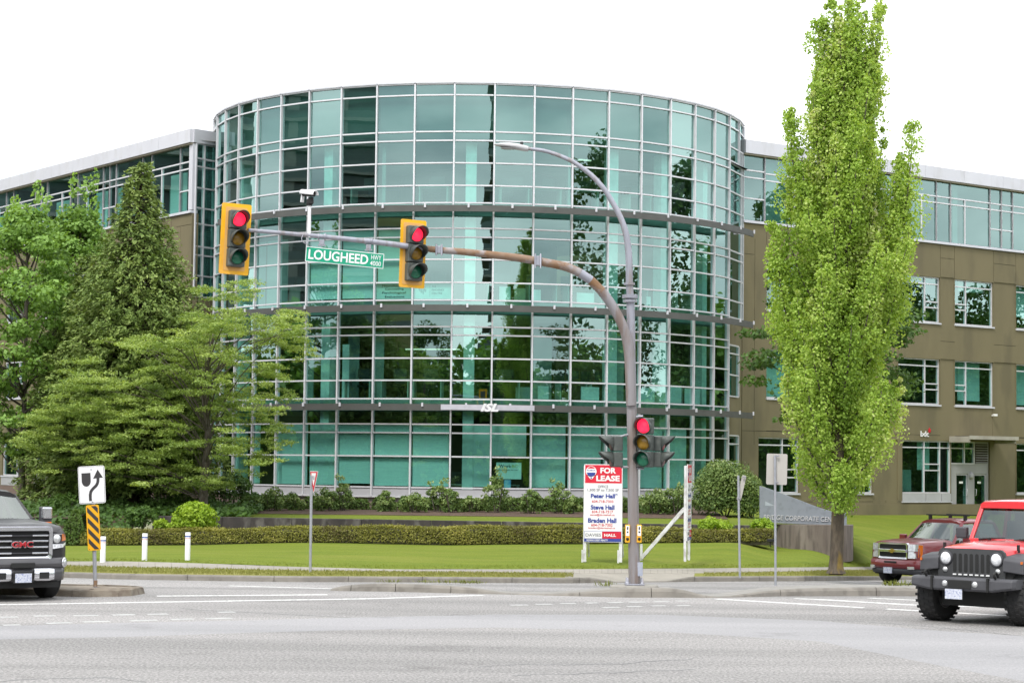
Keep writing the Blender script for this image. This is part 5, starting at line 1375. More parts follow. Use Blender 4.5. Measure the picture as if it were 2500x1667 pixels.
tag(lbB, 'lease board seen almost edge on with a diagonal white brace', 'lease board', 'lease boards on the lawn')
def brace(root, pts, name='brace'):
    M_ = root.matrix_basis.inverted(); mb = MB(); a, b = [M_ @ p for p in pts]; mb.bar(a, b, .045, .10, up=(0, 0, 1)); mb.build(name, POSTW, root)
brace(lbB, (atY(1671, 1241, 56.9), atY(1567, 1361, 57.6)))
mb = MB(); M_ = lbB.matrix_basis.inverted(); c = M_ @ atY(1566, 1350, 57.7); mb.box(c, (.09, .06, .5)); mb.build('stake', POSTW, lbB)
for sx in (-1, 1):
    c0 = gA + Vector((sx * .45 + .12, .9, -.0)); brace(lbA, (gA + Vector((sx * .44, .05, 1.5)), gA + Vector((sx * .46 + .14, 1.15, .05))))

# ---- monument sign
YM = 66.4
SLAB = mat('sign_stone', (0.215, 0.235, 0.265), (0.19, 0.21, 0.24), 1.2, 0.6, c3=(0.15, 0.165, 0.185), s3=5, a3=0.55)
g = atY(1960, 1280, YM); ms_ = empty('monument_sign', g); tag(ms_, 'grey stone monument sign with swept top reading BRIDGE CORPORATE CENTRE', 'monument sign')
k_ = 4.357
pg = [(457, 850), (1383, 885), (1383, 745), (1290, 740), (1200, 725), (1100, 695), (1000, 657), (900, 618), (800, 580), (700, 542), (600, 505), (520, 478), (457, 460)]
PT = [atY(1750 + x / k_, 1080 + y / k_, YM) for x, y in pg]
mb = MB(); n0 = len(PT); mb.add(PT + [p + Vector((0.02, .28, 0)) for p in PT], [tuple(range(n0)), tuple(range(2 * n0 - 1, n0 - 1, -1))] + [(i, i + n0, (i + 1) % n0 + n0, (i + 1) % n0) for i in range(n0)])
tpart(mb, 'slab', SLAB, ms_, bevel=.012, fix=True)
a = atY(1750 + 497 / k_, 1080 + 818 / k_, YM - .004); b = atY(1750 + 1330 / k_, 1080 + 846 / k_, YM - .004); uxm = (b - a); wm = uxm.length; uxm.normalize()
mb = MB(); put_text(mb, 'BRIDGE CORPORATE CENTRE', a, uxm, UZ, wm, .155, thick=.02, italic=.12, bold=.004); tpart(mb, 'sign_letters', mat('brushed_letters', (0.50, 0.50, 0.51), rough=.5), ms_)
mb = MB(); c = atY(1750 + 515 / k_, 1080 + 668 / k_, YM - .004); mb.prism([(0, 0), (.30, 0), (0, .13)], c, uxm, UZ, .02); tpart(mb, 'emblem_plate', mat('emblem_plate', (0.36, 0.40, 0.44), rough=.5), ms_)
mb = MB(); rg = []
FOOT = mat('weathered_footing', (0.20, 0.17, 0.145), (0.13, 0.105, 0.09), 1.8, 0.9, bump=.3, bscale=40, c3=(0.085, 0.07, 0.06), s3=3, a3=.7, stretch=(2, 2, .35))
base_pts = [(1880, 1279.5, 67.0), (1930, 1280.5, 66.0), (1990, 1281, 65.7), (2040, 1281.5, 65.8), (2066, 1282, 66.1), (2078, 1281.5, 66.7), (2083, 1280.5, 67.6), (2083, 1279.8, 68.6)]
FR = refine([atY(*p) for p in base_pts], 3)
for p in FR: rg.append([Vector((p.x, p.y, -.5)), p, p + Vector((-.05, .8, 0)) if p.x < 10.5 else p + Vector((-.6, .1, 0)), (Vector((p.x - .05, p.y + .8, -.5)) if p.x < 10.5 else Vector((p.x - .6, p.y + .1, -.5)))])
mb.loft(rg, sm=False); tpart(mb, 'curved_footing', FOOT, ms_)
fl = atY(1750 + 570 / k_, 1080 + 1040 / k_, 63.6); mb = MB()
r_ = empty('flood_light', fl - UZ * .12); tag(r_, 'small black ground floodlight at the right end of the hedge', 'floodlight')
mb.box(fl, (.20, .12, .10), rz=.2); tpart(mb, 'lamp_body', BLACK, r_, bevel=.015); mb = MB(); mb.tube([fl - UZ * .2, fl], .02, 6); tpart(mb, 'spike', BLACK, r_)
# ------------------------------------------------------------------ vegetation
def unit(a): return a / np.maximum(np.linalg.norm(a, axis=1, keepdims=True), 1e-9)
def leaf_mesh(name, C, Nr, size, rnd_, mt, aspect=0.62, T=None, fold=0.12, seed=0):
    """many small folded leaves in one mesh: centres C, normals Nr, long axis T"""
    g = np.random.default_rng(seed); n = len(C)
    Nr = unit(Nr)
    if T is None: T = g.normal(size=(n, 3)) + np.array([0, 0, -0.35])
    T = unit(T - Nr * (T * Nr).sum(1, keepdims=True)); B = np.cross(Nr, T)
    s = size[:, None]
    V = np.empty((n, 4, 3), np.float32)
    V[:, 0] = C - T * s * 0.5; V[:, 2] = C + T * s * 0.5 - Nr * s * 0.10
    V[:, 1] = C + B * s * 0.5 * aspect - Nr * s * fold; V[:, 3] = C - B * s * 0.5 * aspect - Nr * s * fold
    me = bpy.data.meshes.new(name)
    me.vertices.add(n * 4); me.vertices.foreach_set('co', V.reshape(-1))
    idx = np.arange(n * 4).reshape(n, 4)
    tri = np.stack([idx[:, [0, 1, 2]], idx[:, [0, 2, 3]]], 1).reshape(-1)
    me.loops.add(len(tri)); me.loops.foreach_set('vertex_index', tri.astype(np.int32))
    me.polygons.add(n * 2); me.polygons.foreach_set('loop_start', np.arange(0, n * 6, 3, dtype=np.int32))
    at = me.attributes.new('rnd', 'FLOAT', 'FACE'); at.data.foreach_set('value', np.repeat(np.clip(rnd_, 0, 1), 2).astype(np.float32))
    me.materials.append(mt); me.update(calc_edges=True); me.validate()
    return me
BARK = mat('bark_grey_brown', (0.115, 0.095, 0.075), (0.07, 0.058, 0.047), 6, 0.95, bump=.8, bscale=22, c3=(0.16, 0.155, 0.13), s3=9, a3=.7, stretch=(3, 3, .8))
BARKM = mat('bark_mossy', (0.105, 0.083, 0.058), (0.058, 0.046, 0.034), 5, 0.95, bump=.9, bscale=20, c3=(0.17, 0.115, 0.02), s3=1.6, a3=.8, stretch=(2.5, 2.5, .8))
BARKR = mat('bark_red_brown', (0.060, 0.038, 0.028), (0.035, 0.022, 0.017), 5, 0.95, bump=.8, bscale=18, stretch=(3, 3, .5))
L_MAPLE = leafmat('leaf_maple', [(0.161, 0.271, 0.040), (0.262, 0.402, 0.061), (0.362, 0.510, 0.099), (0.478, 0.590, 0.163), (0.616, 0.620, 0.371)], .42)
L_BROAD = leafmat('leaf_broad', [(0.110, 0.198, 0.040), (0.169, 0.297, 0.059), (0.249, 0.405, 0.099), (0.345, 0.535, 0.158)], .36)
L_DARK = leafmat('leaf_dark', [(0.046, 0.091, 0.023), (0.078, 0.150, 0.033), (0.130, 0.227, 0.046)], .3)
L_CEDAR = leafmat('leaf_cedar', [(0.074, 0.120, 0.027), (0.130, 0.198, 0.044), (0.198, 0.272, 0.070), (0.274, 0.344, 0.100)], .2, .6)
L_TIER = leafmat('leaf_tier', [(0.155, 0.240, 0.061), (0.243, 0.341, 0.084), (0.337, 0.441, 0.118), (0.465, 0.563, 0.189)], .36)
L_RHODO = leafmat('leaf_rhododendron', [(0.068, 0.122, 0.030), (0.115, 0.185, 0.048), (0.203, 0.285, 0.081), (0.324, 0.385, 0.162)], .25)
L_BOX = leafmat('leaf_box', [(0.046, 0.091, 0.016), (0.078, 0.137, 0.023), (0.117, 0.182, 0.036)], .25)
L_HEDGE = leafmat('leaf_hedge', [(0.120, 0.096, 0.041), (0.159, 0.162, 0.032), (0.238, 0.239, 0.043), (0.365, 0.332, 0.085)], .25)
L_LIME = leafmat('leaf_lime', [(0.188, 0.300, 0.025), (0.288, 0.425, 0.037), (0.388, 0.512, 0.062)], .4)
CORE = mat('twig_shade', (0.035, 0.032, 0.018), (0.05, 0.048, 0.022), 6, 0.95)  # dark brown core inside the hedges and box bushes

def tree_root(name, loc, label, cat='tree', group=None):
    r_ = empty(name, loc); return tag(r_, label, cat, group)
def blob(g, c, r, n, shell=0.55):
    """n points in an ellipsoid, denser towards its skin; returns points and outward directions"""
    d = unit(g.normal(size=(n, 3))); rad = (shell + (1 - shell) * g.random((n, 1)) ** 0.6)
    return c + d * rad * np.asarray(r), d
class Cloud:
    def __init__(s, seed): s.g = np.random.default_rng(seed); s.C = []; s.N = []; s.S = []; s.R = []; s.T = []
    def clump(s, c, r, n, size, tone=0.5, up=0.6, out_=0.7, rand=0.8, shell=.45, spread=.22, T=None):
        g = s.g; P, d = blob(g, np.asarray(c, float), r, n, shell)
        s.C.append(P); s.N.append(d * out_ + np.array([0, 0, up]) + g.normal(size=(n, 3)) * rand)
        s.S.append(size * g.uniform(.65, 1.3, n)); s.R.append(np.clip(tone + g.normal(size=n) * spread, 0, 1))
        s.T.append(g.normal(size=(n, 3)) * .7 + np.array([0, 0, -.5]) if T is None else np.broadcast_to(T, (n, 3)) + g.normal(size=(n, 3)) * .35)
    def mesh(s, name, mt, aspect=.62, fold=.12):
        C = np.concatenate(s.C); return leaf_mesh(name, C, np.concatenate(s.N), np.concatenate(s.S), np.concatenate(s.R), mt, aspect, np.concatenate(s.T), fold)

# ---- tall columnar maple by the road
def columnar(base, H, prof, seed, lean=0.0):
    g = np.random.default_rng(seed); root = tree_root('columnar_tree', base, 'tall narrow bright green columnar tree with a mossy trunk beside the road', 'tree')
    rad = lambda h: float(np.interp(h, [p[0] for p in prof], [p[1] for p in prof]))
    ctr = lambda h: np.array([lean * h, 0.0, h])
    mb = MB(); hs = np.linspace(-.1, H * .93, 14)
    mb.tube([tuple(ctr(h) + np.array([.05 * math.sin(h * 1.1), .04 * math.cos(h * .9), 0]) * min(1, max(0, h) / 3)) for h in hs], [(.185 if h < 0 else .165 * (1 - h / (H * 1.0)) ** .8 + .012) for h in hs], 14)
    mb.lathe([(.26, -.06), (.20, .06), (.168, .3)], (0, 0, 0), n=14); mb.build('trunk', BARKM, root)
    cl = Cloud(seed + 1); br = MB()
    for k in range(118):
        f = (k + .5) / 118; h0 = 1.35 + (H * .80 - 1.35) * f ** .85 + g.normal() * .15; ln = g.uniform(1.7, 3.6) * (.7 if h0 < 2.2 else 1); ht = min(h0 + ln, H - g.uniform(0, .9)); az = k * 2.39996 + g.normal() * .25
        rt = rad(h0 + (ht - h0) * .75) * (g.uniform(.78, 1.10) if k % 3 else g.uniform(.35, .7)); path = []
        for t in np.linspace(0, 1, 10):
            r_ = rt * (1 - (1 - t) ** 1.8); z = h0 + (ht - h0) * t ** 1.2; p = ctr(z); path.append(np.array([p[0] + r_ * math.cos(az), p[1] + r_ * math.sin(az), z]))
        br.tube([tuple(p) for p in path], [.034 * (1 - t) + .005 for t in np.linspace(0, 1, 10)], 5, caps=False)
        tone = np.clip(g.normal(.48, .15), .15, .8)
        for j in range(2, 10):
            t = j / 9; rr_ = (.10 + .25 * math.sin(PI * min(1, t * .95 + .05)) ** .8) * (1.0 if t < .8 else .65)
            for m_ in range(2 if t < .9 else 1):
                c = path[j] + g.normal(size=3) * np.array([.30, .30, .35]) * rr_
                cl.clump(c, (rr_, rr_, rr_ * 1.25), int(46 + 400 * rr_ ** 1.6), .076, tone + (t - .5) * .18 + g.normal() * .07, up=.35, out_=.75, rand=.7, spread=.12)
    for (x0, h0, x1, h1) in ((.9, 6.6, 1.75, 11.5), (.8, 7.2, 1.45, 10.6), (1.0, 6.0, 1.62, 9.8), (-.9, 9.0, -1.45, 11.9), (-1.0, 5.5, -1.75, 8.9), (-.5, 10.8, -.72, 14.2), (.45, 11.0, .80, 14.7), (.1, 11.5, .12, 15.1), (-.3, 11.4, -.35, 14.8)):
        P_ = [np.array([x0 + (x1 - x0) * (1 - (1 - t) ** 2) + lean * (h0 + (h1 - h0) * t), .1 * math.sin(7 * t), h0 + (h1 - h0) * t]) for t in np.linspace(0, 1, 12)]
        br.tube([tuple(p) for p in P_], [.035 * (1 - t) + .006 for t in np.linspace(0, 1, 12)], 5, caps=False); tone = g.uniform(.35, .6)
        for j, p in enumerate(P_[1:]):
            r_ = (.40 if x1 > 1.4 else .30) * (1 - (j / 11) ** 2) + .10
            for m_ in range(3): cl.clump(p + g.normal(size=3) * r_ * .45, (r_ * .8, r_ * .8, r_ * 1.1), 90, .074, tone, up=.35, rand=.75, spread=.12)
    br.build('limbs', BARK, root)
    link('crown', cl.mesh('crown', L_MAPLE, .85), root)
    return root
b0 = atY(2041, 1393, 54.5)
columnar(b0, 15.1, [(1.3, .30), (1.7, .62), (2.25, 1.05), (3.1, 1.38), (4.2, 1.58), (5.2, 1.72), (6.3, 1.80), (7.3, 1.76), (8.4, 1.60), (9.5, 1.42), (10.5, 1.16), (11.6, 1.04), (12.6, .84), (13.5, .68), (14.3, .45), (15.1, .10)], 21, lean=0.018)

# ---- round-headed trees
def broadleaf(name, base, H, z0, rx, label, mt, bark, seed, ncl=130, leaf=.16, per=150, flat=.6, ry=None, trunk=.16, group=None, xoff=0.0, spike=0):
    g = np.random.default_rng(seed); root = tree_root(name, base, label, 'tree', group); ry = ry or rx
    mb = MB(); path = [(0, 0, -.3), (.03, 0, z0 * .6), (.06 + xoff * .3, .03, z0 + (H - z0) * .35), (.03 + xoff, 0, H * .9)]
    P = refine([Vector(p) for p in path], 4); mb.tube(P, [trunk * (1 - .9 * i / (len(P) - 1)) + .01 for i in range(len(P))], 10); mb.build('trunk', bark, root)
    cl = Cloud(seed + 1); br = MB(); zc, hz = (z0 + H) / 2, (H - z0) / 2
    for k in range(ncl):
        d = g.normal(size=3); d /= np.linalg.norm(d); rr = g.uniform(.35, 1.0) ** .5
        wv = 1 + .16 * math.sin(3 * math.atan2(d[1], d[0]) + seed) + .12 * math.sin(5 * d[2] + seed)
        c = np.array([d[0] * rx * wv + xoff * .5 * (d[2] + 1), d[1] * ry * wv, zc + d[2] * hz * .93]) * np.array([rr, rr, 1]) 
        if d[2] > .3: c[:2] *= (1 - .45 * (d[2] - .3))
        r_ = g.uniform(.34, .62) * (rx / 2.4) ** .4
        cl.clump(c, (r_ * 1.25, r_ * 1.25, r_ * flat), int(per * g.uniform(.7, 1.2)), leaf, g.uniform(.22, .72), up=.7, out_=.6, rand=.6, spread=.18, shell=.35)
        if k % 3 == 0:
            zt_ = max(z0 * .8, c[2] - g.uniform(.8, 1.8)); br.tube(refine([Vector((0.03, 0, zt_)), Vector((c[0] * .5, c[1] * .5, (zt_ + c[2]) / 2 - .1)), Vector(c)], 3), [.05 - .006 * i for i in range(7)], 5, caps=False)
    for k in range(spike):
        a = g.uniform(0, 6.28); c = np.array([math.cos(a) * rx * .3 + xoff, math.sin(a) * ry * .3, H * g.uniform(.97, 1.06)]); cl.clump(c, (.22, .22, .5), 60, leaf, .6)
    br.build('limbs', bark, root)
    link('crown', cl.mesh('crown', mt, .7), root)
    return root
def base_at(px, py, Y): return atY(px, py, Y)
broadleaf('leafy_tree', base_at(48, 1262, 75.0), 11.2, 1.9, 2.35, 'mid green leafy tree at the left picture edge behind the dark pickup', L_BROAD, BARK, 31, ncl=150, spike=3, group='leafy trees on the left', leaf=.17)
broadleaf('leafy_tree', base_at(160, 1258, 79.0), 11.9, 2.6, 2.0, 'leafy green tree rising between the left edge tree and the tall conifer', L_BROAD, BARK, 37, ncl=125, spike=4, group='leafy trees on the left', xoff=.3, leaf=.17)
broadleaf('leafy_tree', base_at(2042, 1300, 70.0), 9.4, 3.2, 3.0, 'darker green spreading tree mostly hidden behind the tall columnar tree', L_DARK, BARK, 43, ncl=95, per=110, flat=.42, ry=2.4)

# ---- conifers
def conifer(base, H, prof, label, seed, nb=260, xs=1.0):
    g = np.random.default_rng(seed); root = tree_root('conifer', base, label, 'tree', 'conifers by the left wing')
    mb = MB(); mb.tube([(0, 0, -.3), (0, 0, .8), (0, 0, H * .5), (0, 0, H * .98)], [.34, .27, .13, .015], 12); mb.build('trunk', BARKR, root)
    rad = lambda h: float(np.interp(h, [p[0] for p in prof], [p[1] for p in prof]))
    cl = Cloud(seed + 1); br = MB()
    for k in range(nb):
        f = (k + .5) / nb; h = prof[0][0] + (H * .985 - prof[0][0]) * (1 - (1 - f) ** .82 if True else f); az = k * 2.39996 + g.normal() * .25
        L_ = max(.16, rad(h) * g.uniform(.72, 1.12)); dr = g.uniform(.12, .30) * L_
        o = np.array([math.cos(az), math.sin(az), 0]); tone = g.uniform(.25, .7); side = np.array([-o[1], o[0], 0])
        pth = []
        for t in np.linspace(0, 1, 7): pth.append(o * L_ * t + np.array([0, 0, h - dr * math.sin(t * 2.6) + .10 * L_ * t ** 3]))
        br.tube([tuple(p) for p in pth], [.03 * (1 - t) + .004 for t in np.linspace(0, 1, 7)], 4, caps=False)
        ns = max(3, int(L_ * 6.2))
        for j in range(ns):
            t = .30 + .70 * (j + g.random()) / ns; p = o * L_ * t + np.array([0, 0, h - dr * math.sin(t * 2.6) + .10 * L_ * t ** 3])
            w = .20 * L_ * (1.05 - t * .5) + .05
            p = p + side * g.normal() * w
            dirn = o * .9 + side * g.normal() * .5 + np.array([0, 0, -.25 + g.normal() * .25])
            n_ = 13; s_ = g.uniform(.13, .21)
            # each spray curls over like a small hook
            q = np.linspace(0, 1, n_)[:, None]; dn = dirn / np.linalg.norm(dirn)
            crv = p + dn * (q * s_ * 2.0) + np.array([0, 0, 1.0]) * (.11 * np.sin(q * 2.4) - .10 * q ** 2)
            cl.C.append(crv + g.normal(size=(n_, 3)) * .05); cl.N.append(np.array([0, 0, 1.0]) + o * .35 + g.normal(size=(n_, 3)) * .65)
            cl.S.append(g.uniform(.11, .21, n_)); cl.R.append(np.clip(tone + (q[:, 0] - .5) * .35 + g.normal(size=n_) * .13, 0, 1)); cl.T.append(np.broadcast_to(dn, (n_, 3)) + g.normal(size=(n_, 3)) * .4)
    br.build('limbs', BARKR, root)
    link('crown', cl.mesh('crown', L_CEDAR, .42), root)
    return root
conifer(base_at(325, 1264, 73.0), 12.5, [(1.2, 2.8), (2.5, 3.1), (4.5, 3.0), (6.0, 2.6), (7.5, 2.1), (9.0, 1.45), (10.2, .92), (11.3, .46), (12.5, .05)], 'tall pointed dark green conifer left of the glass drum', 51, nb=640)
conifer(base_at(205, 1264, 75.0), 9.5, [(0.7, 2.3), (2.5, 2.5), (4.5, 2.1), (6.0, 1.55), (7.5, .9), (9.5, .06)], 'shorter bushy conifer left of the tall pointed conifer', 57, nb=420)

# ---- tiered tree in front of the drum
def tiered():
    Y0 = 70.0; base = base_at(496, 1246, Y0); root = tree_root('tiered_tree', base, 'wide low tree with flat layered olive green branches before the drum', 'tree')
    g = np.random.default_rng(61); cl = Cloud(62); br = MB()
    tr = refine([Vector((0, 0, -.3)), Vector((.02, 0, 1.2)), Vector((.10, .05, 2.6)), Vector((-.1, .1, 4.2)), Vector((.25, 0, 5.8))], 4)
    mb = MB(); mb.tube(tr, [.17 - .008 * i for i in range(len(tr))], 10); mb.build('trunk', BARK, root)
    out_l = [(60, 1090), (110, 985), (165, 925), (205, 860), (265, 805), (380, 785), (495, 765), (515, 705), (590, 682), (665, 718), (645, 762), (715, 752), (790, 872), (765, 915), (700, 935), (722, 985), (690, 1035), (705, 1085), (650, 1130), (565, 1180), (500, 1190), (400, 1192), (300, 1182), (180, 1172), (95, 1150)]
    def inside(x, y):
        c = False; k = len(out_l)
        for a in range(k):
            (x0, y0), (x1, y1) = out_l[a], out_l[a - 1]
            if (y0 > y) != (y1 > y) and x < (x1 - x0) * (y - y0) / (y1 - y0) + x0: c = not c
        return c
    sprays = []
    while len(sprays) < 430:
        px, py = g.uniform(60, 790), g.uniform(682, 1192)
        if not inside(px, py): continue
        if math.sin(px * .021 + 1.3 * math.sin(py * .02)) * math.sin(py * .043 + px * .006) < -.55: continue      # gaps between the layers
        sprays.append((px, py, g.uniform(20, 52) * (1.15 if px < 560 else .85)))
    for si, (px, py, hw) in enumerate(sprays):
        edge = min(1.0, abs(px - 430) / 360); Yt = Y0 + g.uniform(-2.8, 2.4) * math.sqrt(max(.1, 1 - edge ** 2))
        c = np.array(atY(px, py, Yt) - base); hw_m = hw / 73.4; tone = np.clip(g.normal(.5, .16), .2, .85)
        sl_ = g.normal() * .16 + (.10 if px < 496 else -.10)
        for k in range(max(3, int(hw / 8))):
            a, r_ = g.uniform(0, 6.28), math.sqrt(g.random()); x, y = math.cos(a) * r_ * hw_m, math.sin(a) * r_ * hw_m * .9
            cc = c + np.array([x, y, x * sl_ - (r_ ** 2) * .10 * hw_m + g.normal() * .045])
            cl.clump(cc, (.30, .30, .085), 62, .082, tone + g.normal() * .08, up=1.0, out_=.2, rand=.5, spread=.18, shell=.1)
        if si % 9 == 0:
            zb = min(max(c[2] * g.uniform(.45, .85), .9), 5.2); st = tr[min(len(tr) - 1, int(zb / 5.8 * len(tr)))]
            br.tube(refine([st, Vector((c[0] * .45, c[1] * .45, st.z * .45 + c[2] * .55 + g.uniform(0, .3))), Vector(c) - Vector((0, 0, .05))], 4), [.032 - .003 * i for i in range(9)], 5, caps=False)
    br.build('limbs', BARK, root); link('crown', cl.mesh('crown', L_TIER, .5), root)
tiered()

# ---- shrubs
def shrub(name, px, py, Y, rw, h, mt, label, seed, group=None, n=14, leaf=.11, per=85, stems=True, aspect=.42, tall=0.0, cat='shrub', low=False):
    base = base_at(px, py, Y); root = tree_root(name, base, label, cat, group); g = np.random.default_rng(seed); cl = Cloud(seed + 1)
    mb = MB()
    for k in range(5 if stems else 3):
        a = g.uniform(0, 6.28); mb.tube(refine([Vector((.04 * math.cos(a), .04 * math.sin(a), -.1)), Vector((rw * .3 * math.cos(a), rw * .3 * math.sin(a), h * .35)), Vector((rw * .55 * math.cos(a), rw * .55 * math.sin(a), h * .8))], 3), [.026 - .003 * i for i in range(7)], 5, caps=False)
    mb.build('stems', BARK, root)
    for k in range(n):
        a = k * 2.4 + g.normal() * .3; f = math.sqrt((k + .5) / n); z = h * (.30 + .62 * math.sqrt(max(0, 1 - f * f)) * g.uniform(.75, 1.08))
        c = np.array([math.cos(a) * rw * f * .85, math.sin(a) * rw * f * .75, z]); r_ = rw * g.uniform(.26, .42)
        cl.clump(c, (r_, r_, r_ * .75), int(per * g.uniform(.6, 1.2)), leaf, g.uniform(.3, .75), up=.6, out_=.8, rand=.55, spread=.2, shell=.5)
        if low: cl.clump(c * np.array([1.0, 1.0, .45]), (r_, r_, r_ * .8), int(per * .9), leaf, g.uniform(.2, .5), up=.5, out_=.8)
        if g.random() < .6: cl.clump(c * np.array([.9, .9, .55]), (r_, r_, r_), int(per * .5), leaf, .25, up=.4)
    for k in range(int(tall * 4)):
        c = np.array([g.normal() * rw * .3, g.normal() * rw * .3, h * g.uniform(1.0, 1.0 + .25 * tall)]); cl.clump(c, (.12, .12, .12), 26, leaf, .8, up=.9)
    link('foliage', cl.mesh('foliage', mt, aspect), root)
    return root
RH = 'rhododendrons along the drum'
rh = [(665, 1259, .52, .95, 'leftmost', 0), (713, 1260, .42, .85, '', 0), (795, 1261, .55, 1.0, '', 0), (838, 1260, .40, 1.25, '', .6), (942, 1262, .36, .9, '', 0), (1012, 1263, .50, .85, '', 0), (1068, 1263, .48, 1.15, '', .8), (1102, 1263, .40, 1.0, '', 0),
      (1152, 1263, .42, .75, '', 0), (1210, 1265, .50, 1.45, '', .8), (1297, 1265, .40, 1.05, '', 0), (1362, 1265, .50, 1.2, '', .5), (1395, 1264, .35, .75, '', 0), (1600, 1262, .60, 1.0, '', 0), (1652, 1262, .58, 1.1, '', .4)]
rlab = ['leftmost loose rhododendron right of the dark shrub under the drum sill', 'small rhododendron just left of the yield sign post', 'rhododendron just right of the yield sign post', 'upright rhododendron second right of the yield sign post',
        'thin sparse rhododendron below the pale blinds of the drum', 'low spreading rhododendron right of the thin sparse one', 'rhododendron with tall thin shoots left of the middle of the bed', 'rhododendron touching the one with tall thin shoots on its right', 'low pale rhododendron left of the tallest one', 'tallest rhododendron with reddish top near the middle of the bed',
        'round topped rhododendron on bare stems right of the tallest one', 'upright rhododendron left of the lease board', 'small rhododendron half hidden by the left edge of the lease board', 'broad rhododendron right of the signal pole', 'rhododendron between signal pole and edge on lease board']
for (px, py, rw, h, _, tl), lb, sd_ in zip(rh, rlab, range(100, 200, 3)):
    shrub('rhododendron', px, py, 73.0 + (sd_ % 5) * .15, rw, h, L_RHODO, lb, sd_, RH, n=15, leaf=.115, per=62, tall=tl)
shrub('large_shrub', 1770, 1262, 73.5, 1.22, 1.95, L_RHODO, 'large dense shrub right of the drum behind the edge on lease board', 301, n=64, leaf=.12, per=110, low=True, cat='shrub')
shrub('large_shrub', 1835, 1262, 74.5, .55, 1.45, L_RHODO, 'smaller shrub between the large dense shrub and the stone sign', 305, n=22, leaf=.12, per=90, low=True)
shrub('dark_shrub', 560, 1246, 76.0, .85, 1.35, L_DARK, 'dark shrub in the shade under the right side of the layered tree', 311, n=26, leaf=.13, per=95)
shrub('dark_shrub', 430, 1262, 72.0, .7, .75, L_DARK, 'dark low shrub behind the lime bush under the layered tree', 313, n=16, leaf=.12)
for k_s, (px_, py_, Y_, rw_, h_) in enumerate([(225, 1268, 70.5, .8, .7), (290, 1266, 71.0, .8, .6), (385, 1262, 71.5, .75, .65), (500, 1258, 73.0, .7, .6), (620, 1252, 76.5, .6, .7), (150, 1270, 70.0, .9, .8)]):
    shrub('dark_shrub', px_, py_, Y_, rw_, h_, L_DARK, ['dark ground shrub behind the rounded hedge end', 'dark ground shrub left of the tall conifer trunk', 'dark ground shrub right of the tall conifer trunk', 'dark ground shrub at the foot of the layered tree', 'dark low shrub under the left end of the drum sill', 'dark ground shrub behind the pickup mirror'][k_s], 331 + 2 * k_s, 'shaded shrubs under the trees', n=16, leaf=.13, per=80)
shrub('dark_shrub', 345, 1290, 66.2, .5, .75, L_DARK, 'dark shrub before the foot of the tall conifer', 317, n=16, leaf=.11)
LG = 'lime green bushes behind the hedge'
shrub('lime_bush', 476, 1296, 65.6, .68, .90, L_LIME, 'large round lime green bush standing against the dark retaining wall', 321, LG, n=34, leaf=.10, per=95, aspect=.7, low=True)
shrub('lime_bush', 392, 1294, 65.6, .26, .34, L_LIME, 'small lime green bush left of the large round one', 323, LG, n=9, leaf=.09, per=60, aspect=.7)
shrub('lime_bush', 425, 1296, 65.4, .30, .28, L_LIME, 'low lime green bush touching the left side of the large round one', 325, LG, n=9, leaf=.09, per=60, aspect=.7)
shrub('lime_bush', 1742, 1302, 65.6, .58, .42, L_LIME, 'low lime green bush right of the edge on lease board', 327, LG, n=14, leaf=.09, per=80, aspect=.7)
shrub('lime_bush', 1862, 1302, 65.6, .42, .42, L_LIME, 'low lime green bush at the right end of the clipped hedge', 329, LG, n=12, leaf=.09, per=80, aspect=.7)

